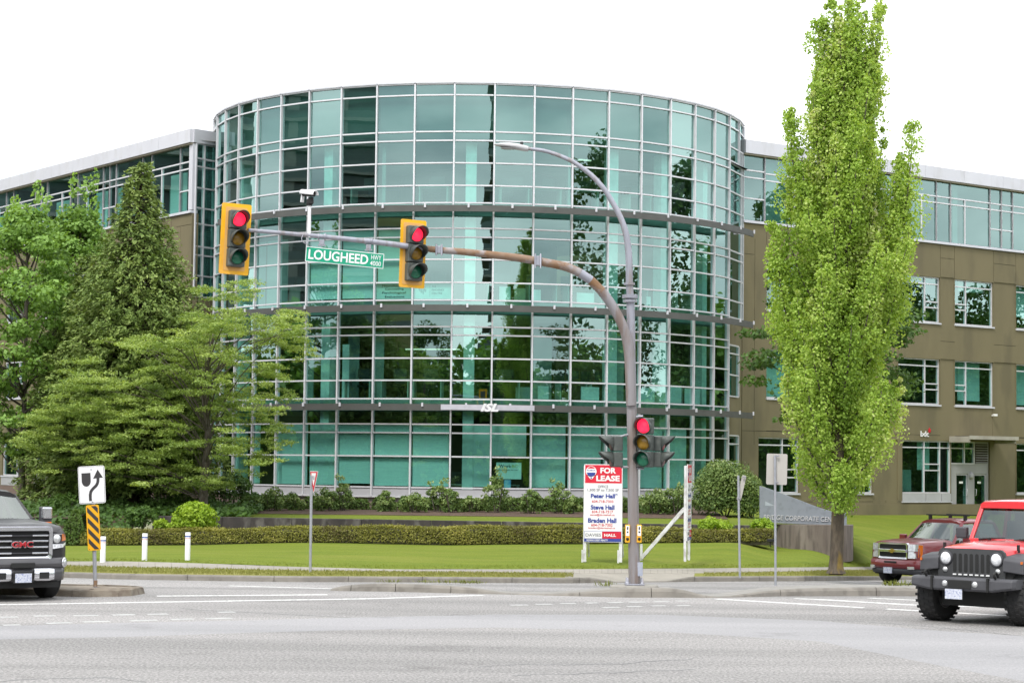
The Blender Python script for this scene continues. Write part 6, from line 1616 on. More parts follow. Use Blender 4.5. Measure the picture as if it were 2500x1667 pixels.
# ---- clipped hedges: a leafy skin over a twiggy core
def hedge_piece(name, pts, depth, mt, label, seed, cat='hedge', group=None, dens=2300, leaf=.05, rough=.05, lowcut=.0):
    """pts: list of (x, y, z_bottom, z_top) along the front"""
    g = np.random.default_rng(seed); o = Vector((pts[0][0], pts[0][1], pts[0][2])); root = tree_root(name, o, label, cat, group)
    C, Nn = [], []; core = MB(); rg = []
    off = np.array(o)
    for i in range(len(pts) - 1):
        a, b = np.array(pts[i][:2]), np.array(pts[i + 1][:2]); L_ = np.linalg.norm(b - a); t = (b - a) / L_; nrm = np.array([t[1], -t[0]])
        if nrm[1] > 0: nrm = -nrm
        zb0, zb1, zt0, zt1 = pts[i][2], pts[i + 1][2], pts[i][3], pts[i + 1][3]; hh_ = (zt0 + zt1 - zb0 - zb1) / 2
        nf, ntp = int(L_ * hh_ * dens), int(L_ * depth * dens)
        u_ = g.random(nf); v = g.random(nf) ** .9; zb = zb0 + (zb1 - zb0) * u_; zt_ = zt0 + (zt1 - zt0) * u_
        wob = .035 * np.sin(u_ * L_ * 2.2 + i) + .02 * np.sin(u_ * L_ * 5.1 + v * 4)
        rnd_in = np.where(v > .85, (v - .85) * .6, 0) + np.where(v < .12, (.12 - v) * .7, 0)
        xy = a + (b - a) * u_[:, None] + nrm * (wob + g.normal(size=nf) * rough * .6 - rnd_in)[:, None]
        C.append(np.column_stack([xy, zb + (zt_ - zb) * (lowcut + (1 - lowcut) * v)])); Nn.append(np.column_stack([np.tile(nrm, (nf, 1)), np.full(nf, .35)]) + g.normal(size=(nf, 3)) * .6)
        u_ = g.random(ntp); w = g.random(ntp); zt_ = zt0 + (zt1 - zt0) * u_
        xy = a + (b - a) * u_[:, None] - nrm * (w * depth)[:, None]
        C.append(np.column_stack([xy, zt_ + .025 * np.sin(u_ * L_ * 3 + i * 2) + g.normal(size=ntp) * rough * .55 + np.abs(g.normal(size=ntp)) * .02])); Nn.append(np.column_stack([np.zeros((ntp, 2)), np.ones(ntp)]) + g.normal(size=(ntp, 3)) * .6)
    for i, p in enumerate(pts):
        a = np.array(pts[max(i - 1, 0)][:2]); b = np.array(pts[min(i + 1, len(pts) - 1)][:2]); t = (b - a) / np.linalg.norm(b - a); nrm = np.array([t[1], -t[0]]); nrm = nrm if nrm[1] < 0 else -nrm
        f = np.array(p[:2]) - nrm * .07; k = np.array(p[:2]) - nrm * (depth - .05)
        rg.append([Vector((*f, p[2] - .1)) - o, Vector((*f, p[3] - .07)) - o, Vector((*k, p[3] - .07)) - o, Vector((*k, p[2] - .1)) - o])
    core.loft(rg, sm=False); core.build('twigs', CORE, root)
    for e, sgn in ((0, -1), (len(pts) - 1, 1)):               # ends
        p = pts[e]; q = pts[1 if e == 0 else len(pts) - 2]; t = np.array(p[:2]) - np.array(q[:2]); t = t / np.linalg.norm(t); nrm = np.array([t[1], -t[0]]); nrm = nrm if nrm[1] < 0 else -nrm
        ne = int(depth * (p[3] - p[2]) * dens); w, v = g.random(ne), g.random(ne)
        C.append(np.column_stack([np.array(p[:2]) - nrm * (w * depth)[:, None] + t * (g.normal(size=ne) * .04)[:, None], p[2] + (p[3] - p[2]) * v])); Nn.append(np.column_stack([np.tile(t, (ne, 1)), np.full(ne, .3)]) + g.normal(size=(ne, 3)) * .5)
    C = np.concatenate(C) - off; Nn = np.concatenate(Nn); n = len(C)
    tone = .5 + .22 * np.sin(C[:, 0] * 1.7 + 1) * np.sin(C[:, 0] * .63) + .12 * np.sin(C[:, 0] * 4.3 + C[:, 2] * 6) + g.normal(size=n) * .2
    link('foliage', leaf_mesh('foliage', C, Nn, leaf * g.uniform(.7, 1.4, n), tone, mt, .6, seed=seed), root)
    return root
hp = []
for px in np.linspace(196, 1888, 24):
    y0 = ypx(px, itp(px, TH)); p = atY(px, y0, 64.05); tpx = float(np.interp(px, [196, 364, 555, 760, 900, 1060, 1250, 1420, 1600, 1760, 1888], [1300, 1298, 1297, 1291.5, 1290, 1292.5, 1290, 1290.5, 1295, 1299.5, 1300]))
    hp.append((p.x, 64.05, p.z + .03, atY(px, tpx - 1, 64.1).z + .01))
hedge_piece('clipped_hedge', hp, .95, L_HEDGE, 'long low clipped olive hedge across the lawn in front of the retaining wall', 71, dens=2100, leaf=.05)
pE = hp[0]
hedge_piece('hedge_end', [(pE[0] - .55, 64.3, pE[2] - .02, pE[3] + .25), (pE[0] - .28, 64.1, pE[2] - .02, pE[3] + .62), (pE[0] - .02, 64.1, pE[2], pE[3] + .55), (pE[0] + .12, 64.15, pE[2], pE[3] + .05)], .9, L_BOX, 'rounded taller end of the hedge at its left', 73, dens=1500, leaf=.06)
BX = 'clipped box bushes under the drum'
bxs = [(585, 652), (655, 735), (738, 812), (815, 903), (906, 966), (969, 1062), (1065, 1172), (1175, 1285), (1290, 1378), (1381, 1450), (1453, 1540), (1545, 1690)]
bl = ['dark box bush at the shaded left end of the drum bed', 'dark box bush behind the leftmost rhododendron', 'dark box bush right behind the yield sign', 'dark clipped box bush left of the thin sparse rhododendron', 'narrow dark box bush beside the thin sparse rhododendron', 'dark box bush behind the low spreading rhododendron', 'dark box bush left of the tallest rhododendron', 'dark box bush right of the tallest rhododendron', 'dark box bush left of the upright rhododendron near the lease board', 'dark box bush seen at the left edge of the lease board', 'dark box bush behind the lease board', 'dark box bush right of the signal pole']
for (a, b), lb, sd_ in zip(bxs, bl, range(400, 500, 3)):
    p, q = atY(a, 1256, 74.4), atY(b, 1256, 74.4); zt_ = atY((a + b) / 2, 1217 + (sd_ % 5), 74.4).z; zb = zt(p.x, 74.4)
    hedge_piece('box_bush', [(p.x, 74.45, zb, zt_ - .08), (p.x + .12, 74.4, zb, zt_), (q.x - .12, 74.4, zb, zt_), (q.x, 74.45, zb, zt_ - .08)], .8, L_BOX, lb, sd_, 'bush', BX, dens=900, leaf=.07)

# ---- weeds on the islands, grass fringe along the paving
def tuft(mb_list, c, n, h, g):
    for k in range(n):
        a = g.uniform(0, 6.28); r_ = g.uniform(0, .12); l = h * g.uniform(.5, 1.2); p = np.array([c[0] + r_ * math.cos(a) * 2, c[1] + r_ * math.sin(a), c[2]]); d = np.array([math.cos(a), math.sin(a), 0]) * g.uniform(.2, .9)
        mb_list[0].append(p + np.array([0, 0, l * .45]) + d * l * .4); mb_list[1].append(np.cross(np.append(d[:2], 1.0), [-d[1] + .01, d[0], 0]) + g.normal(size=3) * .2); mb_list[2].append(l); mb_list[3].append(g.random()); mb_list[4].append(d + np.array([0, 0, 1.0]))
L_WEED = leafmat('leaf_weed', [(0.11, 0.13, 0.03), (0.17, 0.20, 0.04), (0.24, 0.24, 0.07)], .3)
def weed(px, py, n, h, label, spread=0.0, dz=.14):
    g = np.random.default_rng(int(px)); c = on_road(px, py, dz); lst = [[], [], [], [], []]
    for k in range(max(1, int(spread * 14))): tuft(lst, np.array([g.uniform(-spread, spread), g.uniform(-.05, .05), 0]), n, h, g)
    me = leaf_mesh('weed', np.array(lst[0]), np.array(lst[1]), np.array(lst[2]), np.array(lst[3]), L_WEED, .16, np.array(lst[4]))
    o = link('weed_tuft', me); o.location = c; return tag(o, label, 'weed', 'weeds on the islands')
weed(1488, 1432, 40, .13, 'weed tuft on the island left of the signal pole base', .12)
weed(2188, 1431, 40, .16, 'weed tuft on the island left of the red off road car', .16)
weed(1060, 1423.5, 18, .10, 'strip of weeds along the back of the island left of the pole', .9, .13)
# short grass fringe overlapping the paving edges (uncountable)
def fringe(name, A, B, n, h, mt, seed, lo=-100, hi=2350):
    g = np.random.default_rng(seed); idx = [i for i in range(len(cxs) - 1) if lo < cxs[i] < hi]; C = []
    Ls = np.array([(A[i + 1] - A[i]).length for i in idx]); pr = Ls / Ls.sum(); pick = g.choice(len(idx), n, p=pr)
    Aa = np.array([np.array(A[idx[k]]) for k in range(len(idx))]); Ab = np.array([np.array(A[idx[k] + 1]) for k in range(len(idx))]); Ba = np.array([np.array(B[idx[k]]) for k in range(len(idx))]); Bb = np.array([np.array(B[idx[k] + 1]) for k in range(len(idx))])
    u_ = g.random(n)[:, None]; v = g.random(n)[:, None]
    P = (Aa[pick] * (1 - u_) + Ab[pick] * u_) * (1 - v) + (Ba[pick] * (1 - u_) + Bb[pick] * u_) * v
    hh_ = h * g.uniform(.5, 1.3, n); P[:, 2] += hh_ * .35
    T = g.normal(size=(n, 3)) * .45 + np.array([0, 0, 1.0]); Nn = g.normal(size=(n, 3)); Nn[:, 2] *= .3
    o = link(name, leaf_mesh(name, P, Nn, hh_, g.random(n), mt, .22, T)); return tag(o, kind='stuff')
L_GRASS = leafmat('leaf_grass', [(0.12, 0.17, 0.018), (0.17, 0.215, 0.026), (0.23, 0.26, 0.05)], .3)
L_VERGE = leafmat('leaf_verge', [(0.16, 0.18, 0.04), (0.22, 0.225, 0.06), (0.28, 0.26, 0.10)], .3)
fr1 = tag(fringe('lawn_grass_blades', LINES['S1'], [a.lerp(b, .12) for a, b in zip(LINES['S1'], LINES['H'])], 9000, .055, L_GRASS, 81), 'short mown grass along the front edge of the lawn', 'grass')
fr2 = tag(fringe('verge_grass_blades', [p for p in KB], [p for p in LINES['S0']], 14000, .06, L_VERGE, 83, -100, 1381), 'short dry grass of the verge left of the signal pole', 'grass')
fr3 = tag(fringe('verge_grass_blades', [p for p in KB], [p for p in LINES['S0']], 9000, .06, L_VERGE, 85, 1700, 2350), 'short dry grass of the verge around the tall columnar tree', 'grass')

# ivy and low ground cover in the shade of the trees (uncountable)
g = np.random.default_rng(87); n = 16000; P = np.empty((n, 3)); P[:, 0] = g.uniform(-24, -8.5, n); v = g.random(n)
P[:, 1] = np.where(P[:, 0] < -11.8, 64.8 + v * 9, 68.2 + v * 6)
P[:, 2] = [(-.24 + (y - 64.6) * .34 if y < 66.2 else (.30 + (y - 66.2) * .16 if y < 68 else zt(x, y) + .06)) for x, y in P[:, :2]]
P[:, 2] += np.abs(g.normal(size=n)) * .10 + .03
iv = link('ground_cover', leaf_mesh('ground_cover', P, np.array([0, -.3, 1.0]) + g.normal(size=(n, 3)) * .5, g.uniform(.10, .20, n), g.random(n) * .6, L_DARK, .8)); tag(iv, 'dark leafy ground cover in the shade under the left trees', 'ground cover', kind='stuff')
# ------------------------------------------------------------------ vehicles (front towards -y, x to the viewer's right)
def paint(name, c, coat=0.9, rough=.35): return mat(name, c, tuple(x * .93 for x in c), .8, rough, 0.0, coat=coat, spec=.5)
P_RED = paint('jeep_red_paint', (0.66, 0.035, 0.045)); P_MAR = paint('maroon_paint', (0.175, 0.011, 0.018), .7); P_BLK = paint('dark_paint', (0.020, 0.018, 0.020), .12, .42)
CHROME = mat('chrome', (0.72, 0.72, 0.76), (0.62, 0.62, 0.66), 2, 0.16, 0.9)
PLAST = mat('grey_plastic', (0.045, 0.045, 0.052), (0.06, 0.06, 0.068), 4, 0.6)
PLASTG = mat('grille_grey', (0.042, 0.043, 0.046), (0.052, 0.053, 0.056), 3, 0.45)
BUMPG = mat('bumper_grey_paint', (0.075, 0.072, 0.078), (0.065, 0.062, 0.068), 2, 0.4, coat=.3)
TYRE = mat('tyre_rubber', (0.018, 0.018, 0.019), (0.026, 0.025, 0.025), 6, 0.85, bump=.3, bscale=50)
RIM = mat('wheel_rim', (0.22, 0.22, 0.23), (0.15, 0.15, 0.16), 4, 0.35, 0.7)
LAMPG = mat('headlamp_glass', (0.66, 0.67, 0.68), (0.50, 0.51, 0.52), 16, 0.08, 0.3, coat=.8, lo=.45, hi=.55)
LAMPL = mat('headlamp_lit', (0.80, 0.81, 0.84), (0.42, 0.43, 0.45), 22, 0.1, coat=.8, emit=.10)
AMB = mat('amber_reflector', (0.70, 0.17, 0.01), (0.6, 0.13, 0.01), 14, 0.2, coat=.8)
GOLD = mat('gold_badge', (0.62, 0.42, 0.12), rough=.25, metal=.8)
BADGE = mat('red_badge', (0.42, 0.012, 0.02), rough=.25, coat=.6)
SEAT = mat('seat_fabric', (0.06, 0.06, 0.062), rough=.9)
PLATEW = mat('plate_white', (0.62, 0.64, 0.70), (0.50, 0.52, 0.62), 20, 0.4, c3=(0.14, 0.18, 0.42), s3=34, a3=.7)
RX90 = Matrix.Rotation(R(90), 3, 'Y')
def wheel(root, x, y, r, w, lugs=0, rimr=.55, steer=0.0):
    s_ = 1 if x > 0 else -1
    t = bpy.data.objects.new('wheel', None); 
    mb = MB(); M = Matrix.Rotation(steer, 3, 'Z') @ Matrix.Rotation(R(90) * s_, 3, 'Y'); c = Vector((x, y, r))
    pr = [(r * rimr, -w * .42), (r * .80, -w * .5), (r * .95, -w * .47), (r, -w * .36), (r, w * .36), (r * .95, w * .47), (r * .80, w * .5), (r * rimr, w * .42)]
    mb.lathe(pr, c, M=M, n=36)
    if lugs:
        for k in range(lugs):
            a = 2 * PI * k / lugs
            for j, zz in enumerate((-w * .43, -w * .15, w * .15, w * .43)):
                aa = a + (PI / lugs if j % 2 else 0); p = M @ Vector((r * 1.004 * math.cos(aa), r * 1.004 * math.sin(aa), zz)) + c
                mb.box(p, (.018 if j in (0, 3) else .016, r * .10, w * .19), M=M @ Matrix.Rotation(aa, 3, 'Z'))
    wo = mb.build('wheel', TYRE, root)
    mb = MB(); mb.lathe([(r * rimr, w * .40), (r * rimr * .92, w * .36), (r * rimr * .85, w * .15), (r * .16, w * .24), (0, w * .26)], c, M=M, n=28); mb.lathe([(r * rimr, -w * .42), (0, -w * .2)], c, M=M, n=28)
    for k in range(5):
        a = 2 * PI * k / 5; p = M @ Vector((r * .33 * math.cos(a), r * .33 * math.sin(a), w * .27)) + c; mb.box(p, (r * .40, r * .13, .03), M=M @ Matrix.Rotation(a, 3, 'Z'))
    mb.build('rim', RIM, wo)
def sect(y, pts):
    """mirror a half profile (x>=0, from the side foot up to the middle) into a ring"""
    r_ = [Vector((x, y, z)) for x, z in pts]; l_ = [Vector((-x, y, z)) for x, z in reversed(pts) if x > 1e-6]
    return r_ + l_
def glass_quad(root, a, b, c, d, name='window_glass', mt=None):
    mb = MB(); mb.quad(*[Vector(p) for p in (a, b, c, d)]); return mb.build(name, mt or CARGLASS, root)
def rframe(mb, w, h, t, r, org, ux, uz, dep, tb=None):
    """rounded rectangular ring"""
    tb = tb or t
    o_ = rrect(w, h, r); i_ = [(t + x * (w - 2 * t) / w, tb + y * (h - t - tb) / h) for x, y in o_]
    org, ux, uz = Vector(org), Vector(ux), Vector(uz); n_ = ux.cross(uz).normalized(); k = len(o_)
    F = [org + ux * x + uz * y for x, y in o_]; I = [org + ux * x + uz * y + n_ * (-.012) for x, y in i_]; B = [p - n_ * dep for p in F]; IB = [p - n_ * dep for p in I]
    for i in range(k):
        j = (i + 1) % k; mb.add([F[i], F[j], I[j], I[i]], [(0, 1, 2, 3)], 0, True); mb.add([B[i], B[j], F[j], F[i]], [(0, 1, 2, 3)]); mb.add([I[i], I[j], IB[j], IB[i]], [(0, 1, 2, 3)])
X1 = Vector((1, 0, 0))
def pickup(name, label, cat, pm, style, loc, yaw):
    root = empty(name, loc, yaw); tag(root, label, cat)
    hw = 1.0; H = 1.90
    zs = 1.12; zh = 1.27
    st = [(.16, .80, .62, .80, zs - .08, zh - .10), (.24, .90, .58, .84, zs - .03, zh - .04), (.42, .965, .56, .86, zs + .01, zh), (.95, 1.0, .54, .86, zs + .03, zh + .035), (1.50, 1.0, .52, .86, zs + .04, zh + .06), (1.62, 1.0, .50, .86, zs + .05, zh + .03)]
    rg = [sect(y, [(w * .93, zb), (w, zb + .08), (w, zm), (w - .015, zsx), (w - .10, zt_ - .035), (w - .26, zt_ - .005), (w * .35, zt_ + .012), (0, zt_ + .004)]) for y, w, zb, zm, zsx, zt_ in st]
    MB().loft(rg).build('hood', pm, root, bevel=.015)
    rg = [sect(y, [(.95, .46), (1.0, .56), (1.0, .90), (.985, 1.16), (.93, 1.20), (0, 1.20)]) for y in (1.625, 2.5, 3.9)]
    MB().loft(rg, sm=False).build('cab_body', pm, root, bevel=.03)
    rg = [sect(y, [(.95, .46), (1.0, .56), (1.0, .90), (.985, 1.24), (.93, 1.26), (0, 1.26)]) for y in (3.93, 5.6)]
    MB().loft(rg, sm=False).build('cargo_bed', pm, root, bevel=.03)
    # greenhouse
    yb0, yt0, yt1, yb1, zb, zt_ = 1.62, 2.28, 3.70, 3.88, 1.19, (1.74 if style == 'gmc' else 1.80); wb, wt = .93, .72
    mb = MB(); rg = [sect(y, [(w, z - .05), (w - .02, z + .01), (w - .13, z + .06), (w * .5, z + .085), (0, z + .09)]) for y, w, z in ((yt0 - .10, wt + .0, zt_ - .02), (yt0 + .12, wt + .02, zt_ + .01), (3.0, wt + .02, zt_ + .025), (yt1 + .05, wt, zt_))]
    mb.loft(rg); mb.build('roof', pm, root)
    for s_ in (-1, 1):
        for (a, b, nme) in (((wb, yb0), (wt, yt0), 'a_pillar'), ((wb, 2.82), (wt, 2.86), 'b_pillar'), ((wb, yb1), (wt, yt1), 'c_pillar')):
            mb = MB(); mb.bar((s_ * a[0], a[1], zb - .02), (s_ * b[0], b[1], zt_ - .02), .07, .09, up=(0, 1, .5)); mb.build(nme, pm, root, bevel=.012)
        q = [(s_ * (wb - .01), yb0 + .05, zb), (s_ * (wb - .01), 2.80, zb), (s_ * wt, 2.84, zt_ - .04), (s_ * wt, yt0 + .05, zt_ - .04)]
        glass_quad(root, *q, 'side_window'); q = [(s_ * (wb - .01), 2.86, zb), (s_ * (wb - .01), yb1 - .05, zb), (s_ * wt, yt1 - .03, zt_ - .04), (s_ * wt, 2.90, zt_ - .04)]; glass_quad(root, *q, 'side_window')
        # mirror
        mb = MB(); mb.bar((s_ * .95, 1.95, 1.25), (s_ * 1.16, 1.92, 1.28), .06, .05); mb.build('mirror_arm', PLAST, root)
        tall = .34 if style == 'gmc' else .24
        mb = MB(); mb.box((s_ * 1.20, 1.92, 1.36 if style == 'gmc' else 1.30), (.22, .14, tall)); mb.build('mirror', PLAST if style == 'gmc' else pm, root, bevel=.03)
        if style == 'gmc':
            mb = MB(); mb.box((s_ * 1.20, 1.85, 1.42), (.20, .08, .20)); mb.build('mirror_cap', CHROME, root, bevel=.025); mb = MB(); mb.box((s_ * 1.22, 1.86, 1.235), (.15, .06, .06)); mb.build('mirror_signal', AMB, root, bevel=.01)
    rg = []
    mb = MB(); n_ = 8
    for k in range(n_ + 1):
        t = -1 + 2 * k / n_; bow = .13 * (1 - t * t)
        rg.append([Vector((t * (wb - .03), yb0 + .01 - bow, zb + .02)), Vector((t * (wt - .02), yt0 - .06 - bow * .6, zt_ - .02))])
    mb.loft(rg, closed=False); mb.build('windshield', CARGLASS, root)
    MB().box((0, 2.75, 1.20), (1.7, 1.9, .06)).build('dashboard', SEAT, root); mb = MB()
    for s_ in (-.42, .42): mb.box((s_, 2.75, 1.42), (.5, .14, .42)); mb.box((s_, 2.78, 1.66), (.26, .09, .14))
    mb.build('seats', SEAT, root, bevel=.03); MB().box((0, 3.8, 1.45), (1.5, .04, .5)).build('rear_bulkhead', SEAT, root)
    for s_ in (-.4, .35):
        mb = MB(); mb.bar((s_, 1.50, 1.30), (s_ + .5, 1.56, 1.33), .02, .015); mb.build('wiper', BLACK, root)
    MB().box((0, 2.6, .46), (1.7, 4.6, .30)).build('chassis', BLACK, root); mb = MB(); mb.tube([(-.8, 1.0, .40), (.8, 1.0, .40)], .06, 8); mb.build('axle', BLACK, root)
    for s_ in (-1, 1):
        MB().box((s_ * .86, .98, .74), (.26, 1.0, .42)).build('wheel_well', BLACK, root)
        wheel(root, s_ * .86, .98, .41, .28); wheel(root, s_ * .86, 4.55, .41, .28)
    if style == 'gmc':
        mb = MB(); rframe(mb, 1.14, .56, .06, .07, (-.57, .04, .69), X1, UZ, .10, .05); mb.box((0, .05, 1.20), (1.04, .06, .06)); mb.build('grille_frame', CHROME, root)
        MB().box((0, .12, .96), (1.02, .02, .44)).build('grille_mesh', BLACK, root)
        for z in (.80, .90, 1.00, 1.09):
            for s_ in (-1, 1): MB().box((s_ * .34, .062, z), (.30, .05, .028)).build('grille_bar', CHROME, root, bevel=.008)
            MB().box((0, .085, z), (.40, .04, .02)).build('grille_bar', PLAST, root)
        mb = MB(); put_text(mb, 'GMC', (-.205, .055, .888), X1, UZ, .41, .115, thick=.02, bold=.05); mb.build('badge_outline', CHROME, root)
        mb = MB(); put_text(mb, 'GMC', (-.195, .030, .898), X1, UZ, .39, .095, thick=.012, bold=.02); mb.build('badge', BADGE, root)
        for s_ in (-1, 1):
            P_ = [(s_ * .565, .06, .86), (s_ * .80, .13, .88), (s_ * .905, .26, .93), (s_ * .90, .28, 1.10), (s_ * .79, .15, 1.13), (s_ * .565, .08, 1.12)]
            mb = MB(); mb.add([Vector(p) for p in P_] + [Vector(p) + Vector((0, .12, 0)) for p in P_], [(0, 1, 4, 5), (1, 2, 3, 4), (0, 5, 11, 6), (5, 4, 10, 11), (4, 3, 9, 10), (1, 0, 6, 7), (2, 1, 7, 8)]); mb.build('headlamp_housing', PLAST, root, fix=True)
            mb = MB(); Mf = Matrix.Rotation(R(90), 3, 'X') @ Matrix.Identity(3); mb.lathe([(.075, 0), (.06, .03), (0, .045)], (s_ * .66, .075, 1.03), M=Mf, n=16); mb.build('headlamp', LAMPG, root)
            mb = MB(); mb.add([Vector(p) for p in [(s_ * .575, .045, .865), (s_ * .80, .115, .885), (s_ * .80, .115, .945), (s_ * .575, .045, .945)]], [(0, 1, 2, 3)]); mb.add([Vector(p) for p in [(s_ * .80, .115, .885), (s_ * .90, .245, .93), (s_ * .90, .245, .97), (s_ * .80, .115, .945)]], [(0, 1, 2, 3)]); mb.build('running_lamp', LAMPL, root)
            mb = MB(); mb.add([Vector(p) for p in [(s_ * .765, .10, .99), (s_ * .905, .245, 1.0), (s_ * .90, .265, 1.095), (s_ * .78, .13, 1.115)]], [(0, 1, 2, 3)]); mb.build('turn_signal', AMB, root)
            mb = MB(); mb.add([Vector(p) for p in [(s_ * .59, .062, 1.085), (s_ * .78, .128, 1.10), (s_ * .78, .128, 1.12), (s_ * .59, .062, 1.11)]], [(0, 1, 2, 3)]); mb.build('headlamp_trim', CHROME, root)
        rg = [[Vector((x, y + dy, z)) for dy, z in ((.30, .56), (.0, .56), (-.02, .62), (.02, .715), (.30, .73))] for x, y in [(-.95, .52), (-.92, .26), (-.80, .10), (-.5, .02), (0, 0), (.5, .02), (.80, .10), (.92, .26), (.95, .52)]]
        MB().loft(rg, closed=True, sm=True).build('bumper_cover', BUMPG, root, bevel=.01)
        rg = [[Vector((x, y + dy, z)) for dy, z in ((.25, .30), (.03, .34), (.0, .42), (.0, .557), (.25, .557))] for x, y in [(-.93, .5), (-.90, .27), (-.78, .11), (-.5, .03), (0, .01), (.5, .03), (.78, .11), (.90, .27), (.93, .5)]]
        MB().loft(rg, closed=True, sm=True).build('bumper_side', BUMPG, root)
        for s_ in (-1, 1):
            mb = MB(); rg = [[Vector((s_ * x, y, z0)), Vector((s_ * x, y - .02, z0 + .02)), Vector((s_ * x, y - .02, z1 - .02)), Vector((s_ * x, y, z1))] for x, y, z0, z1 in ((.215, -.01, .36, .545), (.26, -.012, .345, .545), (.5, .01, .34, .545), (.60, .02, .36, .535))]
            mb.loft(rg, closed=False); mb.build('chrome_bumper', CHROME, root)
            MB().box((s_ * .40, -.022, .43), (.19, .02, .11)).build('bumper_duct', BLACK, root, bevel=.01)
            Mf = Matrix.Rotation(s_ * R(38), 3, 'Z') @ Matrix.Rotation(R(90), 3, 'X')
            mb = MB(); mb.lathe([(.085, 0), (.08, .015), (.06, .016)], (s_ * .83, .115, .635), M=Mf, n=16); mb.build('fog_lamp_bezel', CHROME, root); mb = MB(); mb.lathe([(.055, .015), (.03, .03), (0, .033)], (s_ * .83, .115, .635), M=Mf, n=16); mb.build('fog_lamp', LAMPG, root)
        MB().box((0, -.03, .60), (.44, .03, .09)).build('bumper_opening', BLACK, root, bevel=.01)
        MB().box((0, -.045, .40), (.37, .02, .20)).build('plate_holder', BLACK, root, bevel=.01); MB().box((0, -.058, .395), (.305, .006, .15)).build('licence_plate', PLATEW, root)
        for x in (-.3, 0, .3): MB().box((x, 2.30, 1.835), (.11, .09, .03)).build('roof_marker', AMB, root, bevel=.01)
        MB().box((0, .3, .27), (1.5, .3, .1)).build('valance', BLACK, root)
    else:
        mb = MB(); rframe(mb, 1.10, .46, .05, .05, (-.55, .10, .77), X1, UZ, .10); mb.box((0, .10, 1.0), (1.02, .07, .085)); mb.build('grille_frame', CHROME, root, bevel=.008)
        MB().box((0, .16, 1.0), (1.04, .02, .40)).build('grille_mesh', BLACK, root)
        mb = MB(); bt = [(-.13, -.02), (-.06, -.02), (-.06, -.055), (.06, -.055), (.06, -.02), (.13, -.02), (.15, .03), (.07, .03), (.07, .06), (-.05, .06), (-.05, .03), (-.12, .03)]
        mb.prism([(x * .9, y * 1.1) for x, y in bt], (0, .055, .995), X1, UZ, .02); mb.build('badge', GOLD, root)
        for s_ in (-1, 1):
            for z0, z1 in ((1.005, 1.20), (.80, .995)):
                P_ = [(s_ * .57, .105, z0), (s_ * .80, .15, z0), (s_ * .93, .30, z0 + .01), (s_ * .93, .32, z1), (s_ * .80, .17, z1), (s_ * .57, .125, z1)]
                mb = MB(); mb.add([Vector(p) for p in P_], [(0, 1, 4, 5), (1, 2, 3, 4)]); mb.build('headlamp', LAMPG, root)
            P_ = [(s_ * .865, .205, .83), (s_ * .945, .305, .84), (s_ * .945, .325, 1.18), (s_ * .865, .225, 1.19)]; mb = MB(); mb.add([Vector(p) for p in P_], [(0, 1, 2, 3)]); mb.build('turn_signal', AMB, root)
        rg = [[Vector((x, y + dy, z)) for dy, z in ((.30, .50), (.0, .50), (-.03, .58), (-.02, .74), (.30, .77))] for x, y in [(-.97, .55), (-.95, .28), (-.82, .12), (-.5, .04), (0, .02), (.5, .04), (.82, .12), (.95, .28), (.97, .55)]]
        MB().loft(rg, closed=True).build('bumper_cover', pm, root)
        rg = [[Vector((x, y + dy, z)) for dy, z in ((.30, .33), (.05, .35), (.0, .42), (.0, .497), (.30, .497))] for x, y in [(-.95, .55), (-.93, .29), (-.80, .13), (-.5, .05), (0, .03), (.5, .05), (.80, .13), (.93, .29), (.95, .55)]]
        MB().loft(rg, closed=True).build('bumper_lower', PLAST, root)
        MB().box((0, .0, .68), (.46, .03, .05)).build('bumper_opening', BLACK, root, bevel=.01)
        MB().box((-.10, .005, .44), (.32, .02, .17)).build('licence_plate', PLATEW, root)
        for s_ in (-1, 1): MB().box((s_ * .72, .06, .53), (.20, .04, .08), rz=s_ * .3).build('fog_lamp', LAMPG, root)
        for y in (2.5, 3.4):
            mb = MB(); mb.bar((-.80, y, 2.0), (.80, y, 2.0), .05, .035); mb.build('roof_bar', BLACK, root)
            for s_ in (-1, 1): MB().box((s_ * .66, y, 1.93), (.07, .09, .13)).build('roof_bar_foot', BLACK, root)
    return root
gm = pickup('pickup_truck', 'dark pickup with chrome grille and red badge at the left edge', 'pickup', P_BLK, 'gmc', (-8.24, 35.8, 0.0), R(35))
gm.scale = (.96, .96, 1.02)
ch = pickup('pickup_truck', 'maroon pickup with chrome double grille and roof bars behind the red car', 'pickup', P_MAR, 'chevy', (10.93, 60.7, zr(11.6, 61.8) + .01), R(-52))

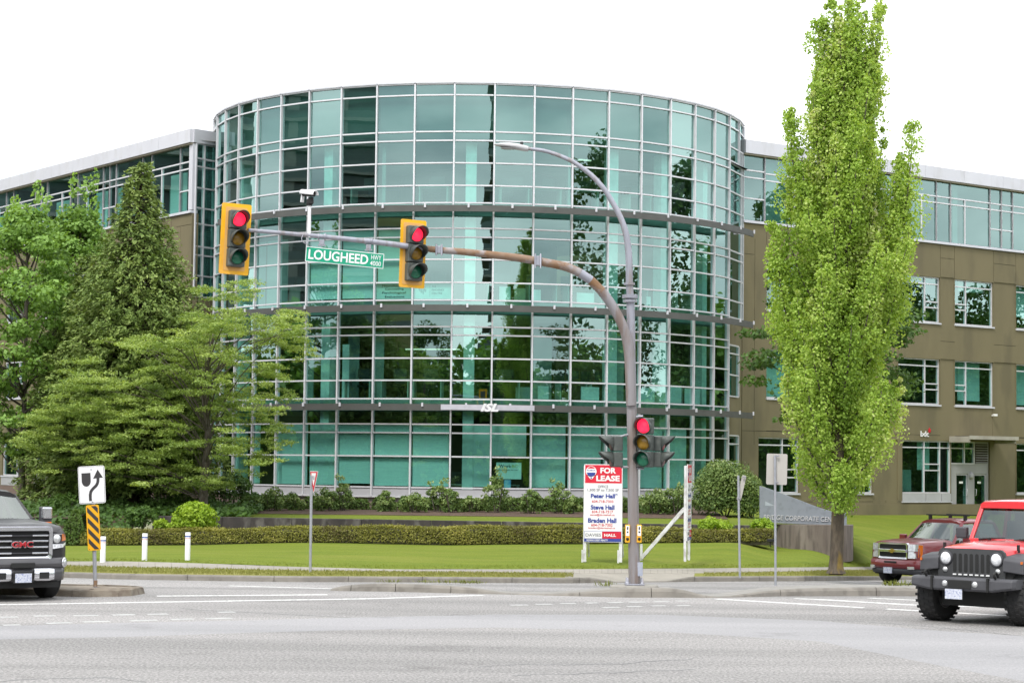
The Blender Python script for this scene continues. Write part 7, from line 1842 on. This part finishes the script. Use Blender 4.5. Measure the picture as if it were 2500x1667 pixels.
def jeep(loc, yaw):
    root = empty('off_road_car', loc, yaw); tag(root, 'bright red open grille off road car with black bumper at the right edge', 'car')
    # bonnet and nose
    st = [(.36, .60, .70, 1.16), (.42, .625, .68, 1.20), (.9, .68, .66, 1.245), (1.42, .735, .66, 1.275), (1.50, .745, .66, 1.27)]
    rg = [sect(y, [(w, zb), (w, zt_ - .15), (w - .02, zt_ - .06), (w - .10, zt_ - .015), (w * .5, zt_ + .012), (0, zt_ + .02)]) for y, w, zb, zt_ in st]
    MB().loft(rg).build('hood', P_RED, root, bevel=.01)
    rg = [sect(y, [(.74, .60), (.78, .66), (.78, 1.16), (.755, 1.24), (.70, 1.26), (0, 1.27)]) for y in (1.50, 2.6, 3.75)]
    MB().loft(rg, sm=False).build('tub', P_RED, root, bevel=.02)
    # grille: plate with seven slots and round lamps
    zg0, zg1 = .71, 1.175; gp = [(-.60, .0), (-.615, .16), (-.61, .34), (-.585, .42), (-.53, .462), (.53, .462), (.585, .42), (.61, .34), (.615, .16), (.60, .0)]
    MB().prism(gp, (0, .335, zg0), X1, UZ, .05).build('grille', PLASTG, root, bevel=.012)
    for k in range(7):
        x = -.30 + .10 * k
        mb = MB(); mb.prism([(p[0] - .031 + x, p[1] + .085) for p in rrect(.062, .30, .028)], (0, .3325, zg0), X1, UZ, .006); mb.build('grille_slot', BLACK, root)
        MB().box((x, .327, zg0 + .055), (.06, .012, .022)).build('grille_light', WHITE, root)
    for s_ in (-1, 1):
        Mf = Matrix.Rotation(R(90), 3, 'X'); c = (s_ * .455, .333, 1.02)
        mb = MB(); mb.lathe([(.118, 0), (.118, .018), (.10, .03), (.096, .012)], c, M=Mf, n=28); mb.build('headlamp_bezel', PLAST, root)
        mb = MB(); mb.lathe([(.097, .012), (.085, .034), (.05, .048), (0, .053)], c, M=Mf, n=28); mb.build('headlamp', LAMPL, root)
        mb = MB(); mb.lathe([(.045, 0), (.04, .015), (0, .022)], (s_ * .475, .333, .835), M=Mf, n=16); mb.build('turn_signal', LAMPG, root)
        # flat-topped flare over the wheel
        fl_ = [(.28, .82), (.30, 1.00), (.36, 1.06), (.62, 1.10), (1.02, 1.10), (1.20, 1.02), (1.45, .70), (1.38, .70), (1.16, .96), (1.0, 1.03), (.62, 1.03), (.42, 1.0), (.36, .94), (.34, .82)]
        mb = MB(); k = len(fl_); x0, x1 = s_ * .58, s_ * .93
        mb.add([Vector((x0, y, z + .02)) for y, z in fl_] + [Vector((x1, y + .02, z - .015)) for y, z in fl_], [(i, (i + 1) % k, (i + 1) % k + k, i + k) for i in range(k)] + [tuple(range(k)), tuple(range(2 * k - 1, k - 1, -1))]); mb.build('fender_flare', PLAST, root, fix=True, bevel=.015)
        MB().box((s_ * .905, .34, .985), (.03, .08, .04)).build('side_marker', AMB, root)
        MB().box((s_ * .66, .8, .86), (.14, .9, .36)).build('wheel_well', BLACK, root)
        wheel(root, s_ * .80, .66, .425, .31, lugs=26, rimr=.52, steer=R(0)); wheel(root, s_ * .80, 3.15, .425, .31, rimr=.52)
        mb = MB(); mb.bar((s_ * .76, 1.62, 1.30), (s_ * .88, 1.60, 1.33), .04, .04); mb.build('mirror_arm', PLAST, root); MB().box((s_ * .95, 1.60, 1.38), (.20, .10, .19)).build('mirror', PLAST, root, bevel=.025)
        mb = MB(); mb.box((s_ * .665, .62, 1.205), (.035, .05, .09)); mb.box((s_ * .675, .62, 1.15), (.03, .035, .05)); mb.build('hood_latch', BLACK, root, bevel=.006)
        MB().box((s_ * .30, 1.36, 1.30), (.05, .04, .03)).build('washer_nozzle', BLACK, root)
    # windscreen frame, hard top
    zb, zt_, wb, wt, y0, y1 = 1.275, 1.85, .72, .655, 1.50, 1.78
    for s_ in (-1, 1):
        mb = MB(); mb.bar((s_ * wb, y0, zb - .02), (s_ * wt, y1, zt_), .07, .07, up=(0, 1, 0)); mb.build('windscreen_pillar', P_RED, root, bevel=.015)
        glass_quad(root, (s_ * .745, 1.62, zb), (s_ * .745, 2.55, zb), (s_ * .66, 2.55, zt_), (s_ * .66, 1.86, zt_), 'side_window')
        mb = MB(); mb.bar((s_ * .75, 2.6, zb - .02), (s_ * .665, 2.6, zt_ + .02), .06, .10, up=(0, 1, 0)); mb.build('door_pillar', P_RED, root); mb = MB(); mb.bar((s_ * .75, 3.7, zb - .02), (s_ * .665, 3.65, zt_ + .02), .06, .10, up=(0, 1, 0)); mb.build('rear_pillar', P_RED, root)
        glass_quad(root, (s_ * .745, 2.66, zb), (s_ * .745, 3.64, zb), (s_ * .66, 3.6, zt_), (s_ * .66, 2.66, zt_), 'side_window')
    mb = MB(); mb.bar((-wb, y0 - .005, zb - .005), (wb, y0 - .005, zb - .005), .07, .06); mb.build('cowl', P_RED, root, bevel=.01)
    rg = [sect(y, [(w, z - .06), (w, z), (w - .05, z + .035), (w * .5, z + .05), (0, z + .055)]) for y, w, z in ((1.70, .665, 1.85), (1.80, .69, 1.875), (2.8, .70, 1.89), (3.72, .69, 1.88))]
    MB().loft(rg).build('hard_top', P_RED, root, bevel=.01)
    glass_quad(root, (-wb + .03, y0 + .005, zb + .01), (wb - .03, y0 + .005, zb + .01), (wt - .03, y1 - .01, zt_ - .02), (-wt + .03, y1 - .01, zt_ - .02), 'windscreen')
    MB().box((0, 1.72, 1.27), (1.36, .36, .07)).build('dashboard', SEAT, root); mb = MB()
    for s_ in (-.36, .36): mb.box((s_, 2.45, 1.30), (.46, .14, .55)); mb.box((s_, 2.47, 1.64), (.24, .09, .15))
    mb.build('seats', SEAT, root, bevel=.03); MB().box((0, 3.7, 1.4), (1.3, .05, .75)).build('tailgate', SEAT, root)
    for x in (-.55, .10):
        mb = MB(); mb.tube([(x, 1.455, 1.285), (x + .22, 1.44, 1.31), (x + .46, 1.49, 1.32)], [.018, .012, .008], 6); mb.build('wiper', BLACK, root)
    # bumper with stub ends
    rg = [[Vector((x, y + dy, z)) for dy, z in ((.20, .525 + e), (.01, .525 + e), (-.01, .56 + e), (-.0, .70), (.03, .73), (.20, .735))] for x, y, e in [(-.93, .10, .06), (-.90, .03, .05), (-.62, .0, .01), (-.58, 0, 0), (.58, 0, 0), (.62, .0, .01), (.90, .03, .05), (.93, .10, .06)]]
    MB().loft(rg, closed=True, sm=False).build('bumper', PLAST, root, bevel=.012)
    for s_ in (-1, 1):
        mb = MB(); mb.box((s_ * .50, -.005, .635), (.035, .05, .215)); mb.build('bumper_seam', BLACK, root)
        mb = MB(); mb.lathe([(.048, 0), (.045, .015), (0, .022)], (s_ * .27, -.004, .635), M=Matrix.Rotation(R(90), 3, 'X'), n=16); mb.build('fog_lamp', LAMPG, root)
        mb = MB(); mb.tube(refine([Vector((s_ * .62, .02, .74)), Vector((s_ * .62, -.03, .80)), Vector((s_ * .62, .04, .83)), Vector((s_ * .62, .10, .76))], 3), .02, 7); mb.build('tow_hook', BLACK, root)
    MB().box((0, -.012, .63), (.42, .02, .13)).build('winch_recess', BLACK, root, bevel=.008)
    MB().box((-.10, -.022, .475), (.305, .008, .155)).build('licence_plate', PLATEW, root); MB().box((-.10, -.012, .485), (.33, .012, .19)).build('plate_holder', BLACK, root)
    MB().box((0, .75, .44), (1.15, .7, .34)).build('skid_plate', BLACK, root); MB().box((0, 2.2, .40), (1.5, 2.4, .3)).build('underbody', BLACK, root); MB().box((0, .55, .62), (1.1, .8, .22)).build('front_chassis', BLACK, root); MB().box((0, 2.2, .52), (1.4, 3.0, .24)).build('chassis', BLACK, root)
    mb = MB(); mb.tube([(-.7, .66, .42), (.7, .66, .42)], .05, 8); mb.lathe([(.0, -.14), (.10, -.08), (.13, 0), (.10, .08), (0, .14)], (.22, .62, .42), M=Matrix.Rotation(R(90), 3, 'X'), n=14); mb.tube([(-.6, .42, .50), (.62, .42, .46)], .022, 6); mb.build('axle', BLACK, root)
    return root
jeep((7.02, 32.96, 0.0), R(-44))
# ------------------------------------------------------------------ what the glass mirrors: the far side of the junction
def mirror_dir(i):
    a, b = ang(i), ang(i + 1); am = (a + b) / 2; p = dpt(am, DR, 0); d = Vector((p.x, p.y, 0)).normalized(); n_ = Vector((math.sin(am), -math.cos(am), 0)); r_ = d - n_ * (2 * d.dot(n_)); return p, r_
TOWC = mat('tower_concrete', (0.30, 0.29, 0.27), (0.25, 0.245, 0.23), .6, .85); TOWG = mat('tower_glass', (0.045, 0.06, 0.06), (0.09, 0.11, 0.11), .25, .2); TOWY = mat('olive_cladding', (0.24, 0.22, 0.08), (0.20, 0.18, 0.07), .3, .8)
def tower(loc, rz, w, d, floors, label, setback=None):
    root = empty('apartment_tower', loc, rz); tag(root, label, 'tower', 'towers mirrored in the glass')
    H = floors * 3.0; MB().box((0, 0, H / 2), (w - 2.4, d - 2.4, H)).build('core', TOWG, root)
    sl = MB().box((0, 0, 0), (w, d, .35)).mesh('floor_slab', TOWC); rl = MB()
    for s_ in (-1, 1): rl.box((s_ * (w / 2 - .05), 0, .55), (.05, d, .9)); rl.box((0, s_ * (d / 2 - .05), .55), (w, .05, .9))
    rl = rl.mesh('balcony_rail', mat('rail_glass_dark', (0.10, 0.13, 0.13), rough=.3))
    for k in range(1, floors + 1):
        f = 1.0 if not setback or k < setback else max(.25, 1 - (k - setback) * .07)
        o = link('floor_slab', sl, root); o.location = (0, 0, k * 3.0); o.scale = (f, 1, 1)
        if k % 1 == 0 and k < floors: o2 = link('balcony_rail', rl, root); o2.location = (0, 0, k * 3.0); o2.scale = (f * .999, .999, 1)
    for x in (-w * .36, -w * .1, w * .12, w * .36):
        for s_ in (-1, 1): MB().box((x, s_ * (d / 2 - .8), H / 2), (1.1, 1.0, H)).build('pier', TOWC, root)
    MB().box((0, 0, H + 2), (w * .4, d * .5, 4)).build('roof_room', TOWC, root)
    return root
def put_tower(i, dist, side, *a, **k):
    p, r_ = mirror_dir(i); q = p + r_ * dist; s_ = Vector((-r_.y, r_.x, 0)); q = q + s_ * side
    return tower((q.x, q.y, 0), math.atan2(r_.y, r_.x) + PI / 2, *a, **k)
put_tower(4, 150, -3, 22, 16, 30, 'dark stepped apartment tower mirrored left of the middle of the drum', setback=18)
put_tower(6, 170, 0, 24, 18, 34, 'broad apartment tower mirrored over the whole height of the drum')
put_tower(9, 260, 13, 22, 18, 34, 'slim balcony tower mirrored as a dark strip near the drum middle')
put_tower(2, 190, -9, 20, 18, 22, 'apartment tower mirrored at the left side of the drum')
# low olive building
p, r_ = mirror_dir(7); q = p + r_ * 120; ob = empty('low_building', (q.x, q.y, 0), math.atan2(r_.y, r_.x) + PI / 2); tag(ob, 'olive clad building mirrored right of the broad tower', 'building')
MB().box((0, 0, 13), (20, 14, 26)).build('walls', TOWY, ob); mb = MB()
for z in range(1, 9): mb.box((0, 0, z * 3.0), (20.3, 14.3, .5))
mb.build('floor_bands', TOWG, ob)
tl = tower((-92, 150, -1), R(40), 46, 20, 11, 'long balcony block mirrored in the top windows of the left wing')
def street_tree_mesh(seed, H, r_):
    g = np.random.default_rng(seed); cl = Cloud(seed)
    for k in range(46):
        d = g.normal(size=3); d /= np.linalg.norm(d); rr = g.uniform(.4, 1) ** .5; c = np.array([d[0] * r_ * rr, d[1] * r_ * rr, H * .58 + d[2] * H * .40]); cl.clump(c, (1.0, 1.0, .75), 210, .20, g.uniform(.2, .7), up=.6)
    return cl.mesh('crown', L_DARK, .7)
stm = [street_tree_mesh(901, 11, 3.4), street_tree_mesh(902, 13, 3.0), street_tree_mesh(903, 9, 3.6)]
tb_ = MB().tube([(0, 0, -.3), (0, 0, 3), (0, 0, 9)], [.22, .18, .05], 8).mesh('trunk', BARK)
gp_ = random.Random(77); spots = []
for k in range(6): spots.append((-55 + k * 21 + gp_.uniform(-3, 3), -22 + gp_.uniform(-4, 4)))
for k in range(3): spots.append((-48 + gp_.uniform(-3, 3), 8 + k * 26 + gp_.uniform(-3, 3)))
for k in range(5): spots.append((46 + gp_.uniform(-2, 5), 30 + k * 15 + gp_.uniform(-3, 3)))
spots += [(52, 90), (57, 97), (50, 103), (63, 92), (61, 104)]
for k, (x, y) in enumerate(spots):
    r0 = empty('street_tree', (x, y, zr(x, y) - .05), gp_.uniform(0, 6)); tag(r0, 'leafy street tree across the junction, seen only mirrored in the glass', 'tree', 'mirrored street trees')
    s_ = gp_.uniform(.85, 1.2) * (1.55 if x > 40 else 1); r0.scale = (s_, s_, s_)
    link('trunk', tb_, r0); link('crown', stm[k % 3], r0)

# a belt of woodland closes the far side of the junction (reads as one mass)
g = np.random.default_rng(909); cl = Cloud(910)
for k in range(1500):
    az = R(g.uniform(-128, 128)); rad_ = float(np.interp(abs(az), [0, R(60), R(95), R(128)], [124, 112, 82, 92])) + g.uniform(0, 10)
    top = 12.5 + 3.0 * math.sin(az * 7.3) + 2.2 * math.sin(az * 17 + 1) + (3.5 if az > R(80) else 0); z = top * math.sqrt(g.random()) 
    cl.clump((DC.x + rad_ * math.sin(az), DC.y - rad_ * math.cos(az), z - .5), (2.6, 2.6, 1.9), 110, .75, g.uniform(.15, .6), up=.5, shell=.3)
wd = link('woodland_belt', cl.mesh('woodland_belt', L_BROAD, .8)); tag(wd, 'dense green woodland mirrored along the lower floors of the drum', 'woodland', kind='stuff')

mb = MB(); rg = []  # backing slab added behind the belt so no sky shows through its leaves
for az in np.linspace(R(-128), R(128), 130):
    rad_ = float(np.interp(abs(az), [0, R(60), R(95), R(128)], [124, 112, 82, 92])) + 6
    top = (12.5 + 3.0 * math.sin(az * 7.3) + 2.2 * math.sin(az * 17 + 1) + (3.5 if az > R(80) else 0)) * .80 + .5 * math.sin(az * 90)
    c = lambda r_, z: Vector((DC.x + r_ * math.sin(az), DC.y - r_ * math.cos(az), z))
    rg.append([c(rad_ - 3, -1.5), c(rad_ - 1, top * .7), c(rad_ + 2, top), c(rad_ + 30, top * .8), c(rad_ + 60, -1.5)])
mb.loft(rg, closed=False); tag(mb.build('hill', mat('wooded_ground', (0.03, 0.045, 0.015), (0.05, 0.07, 0.025), .3, .95)), kind='structure')
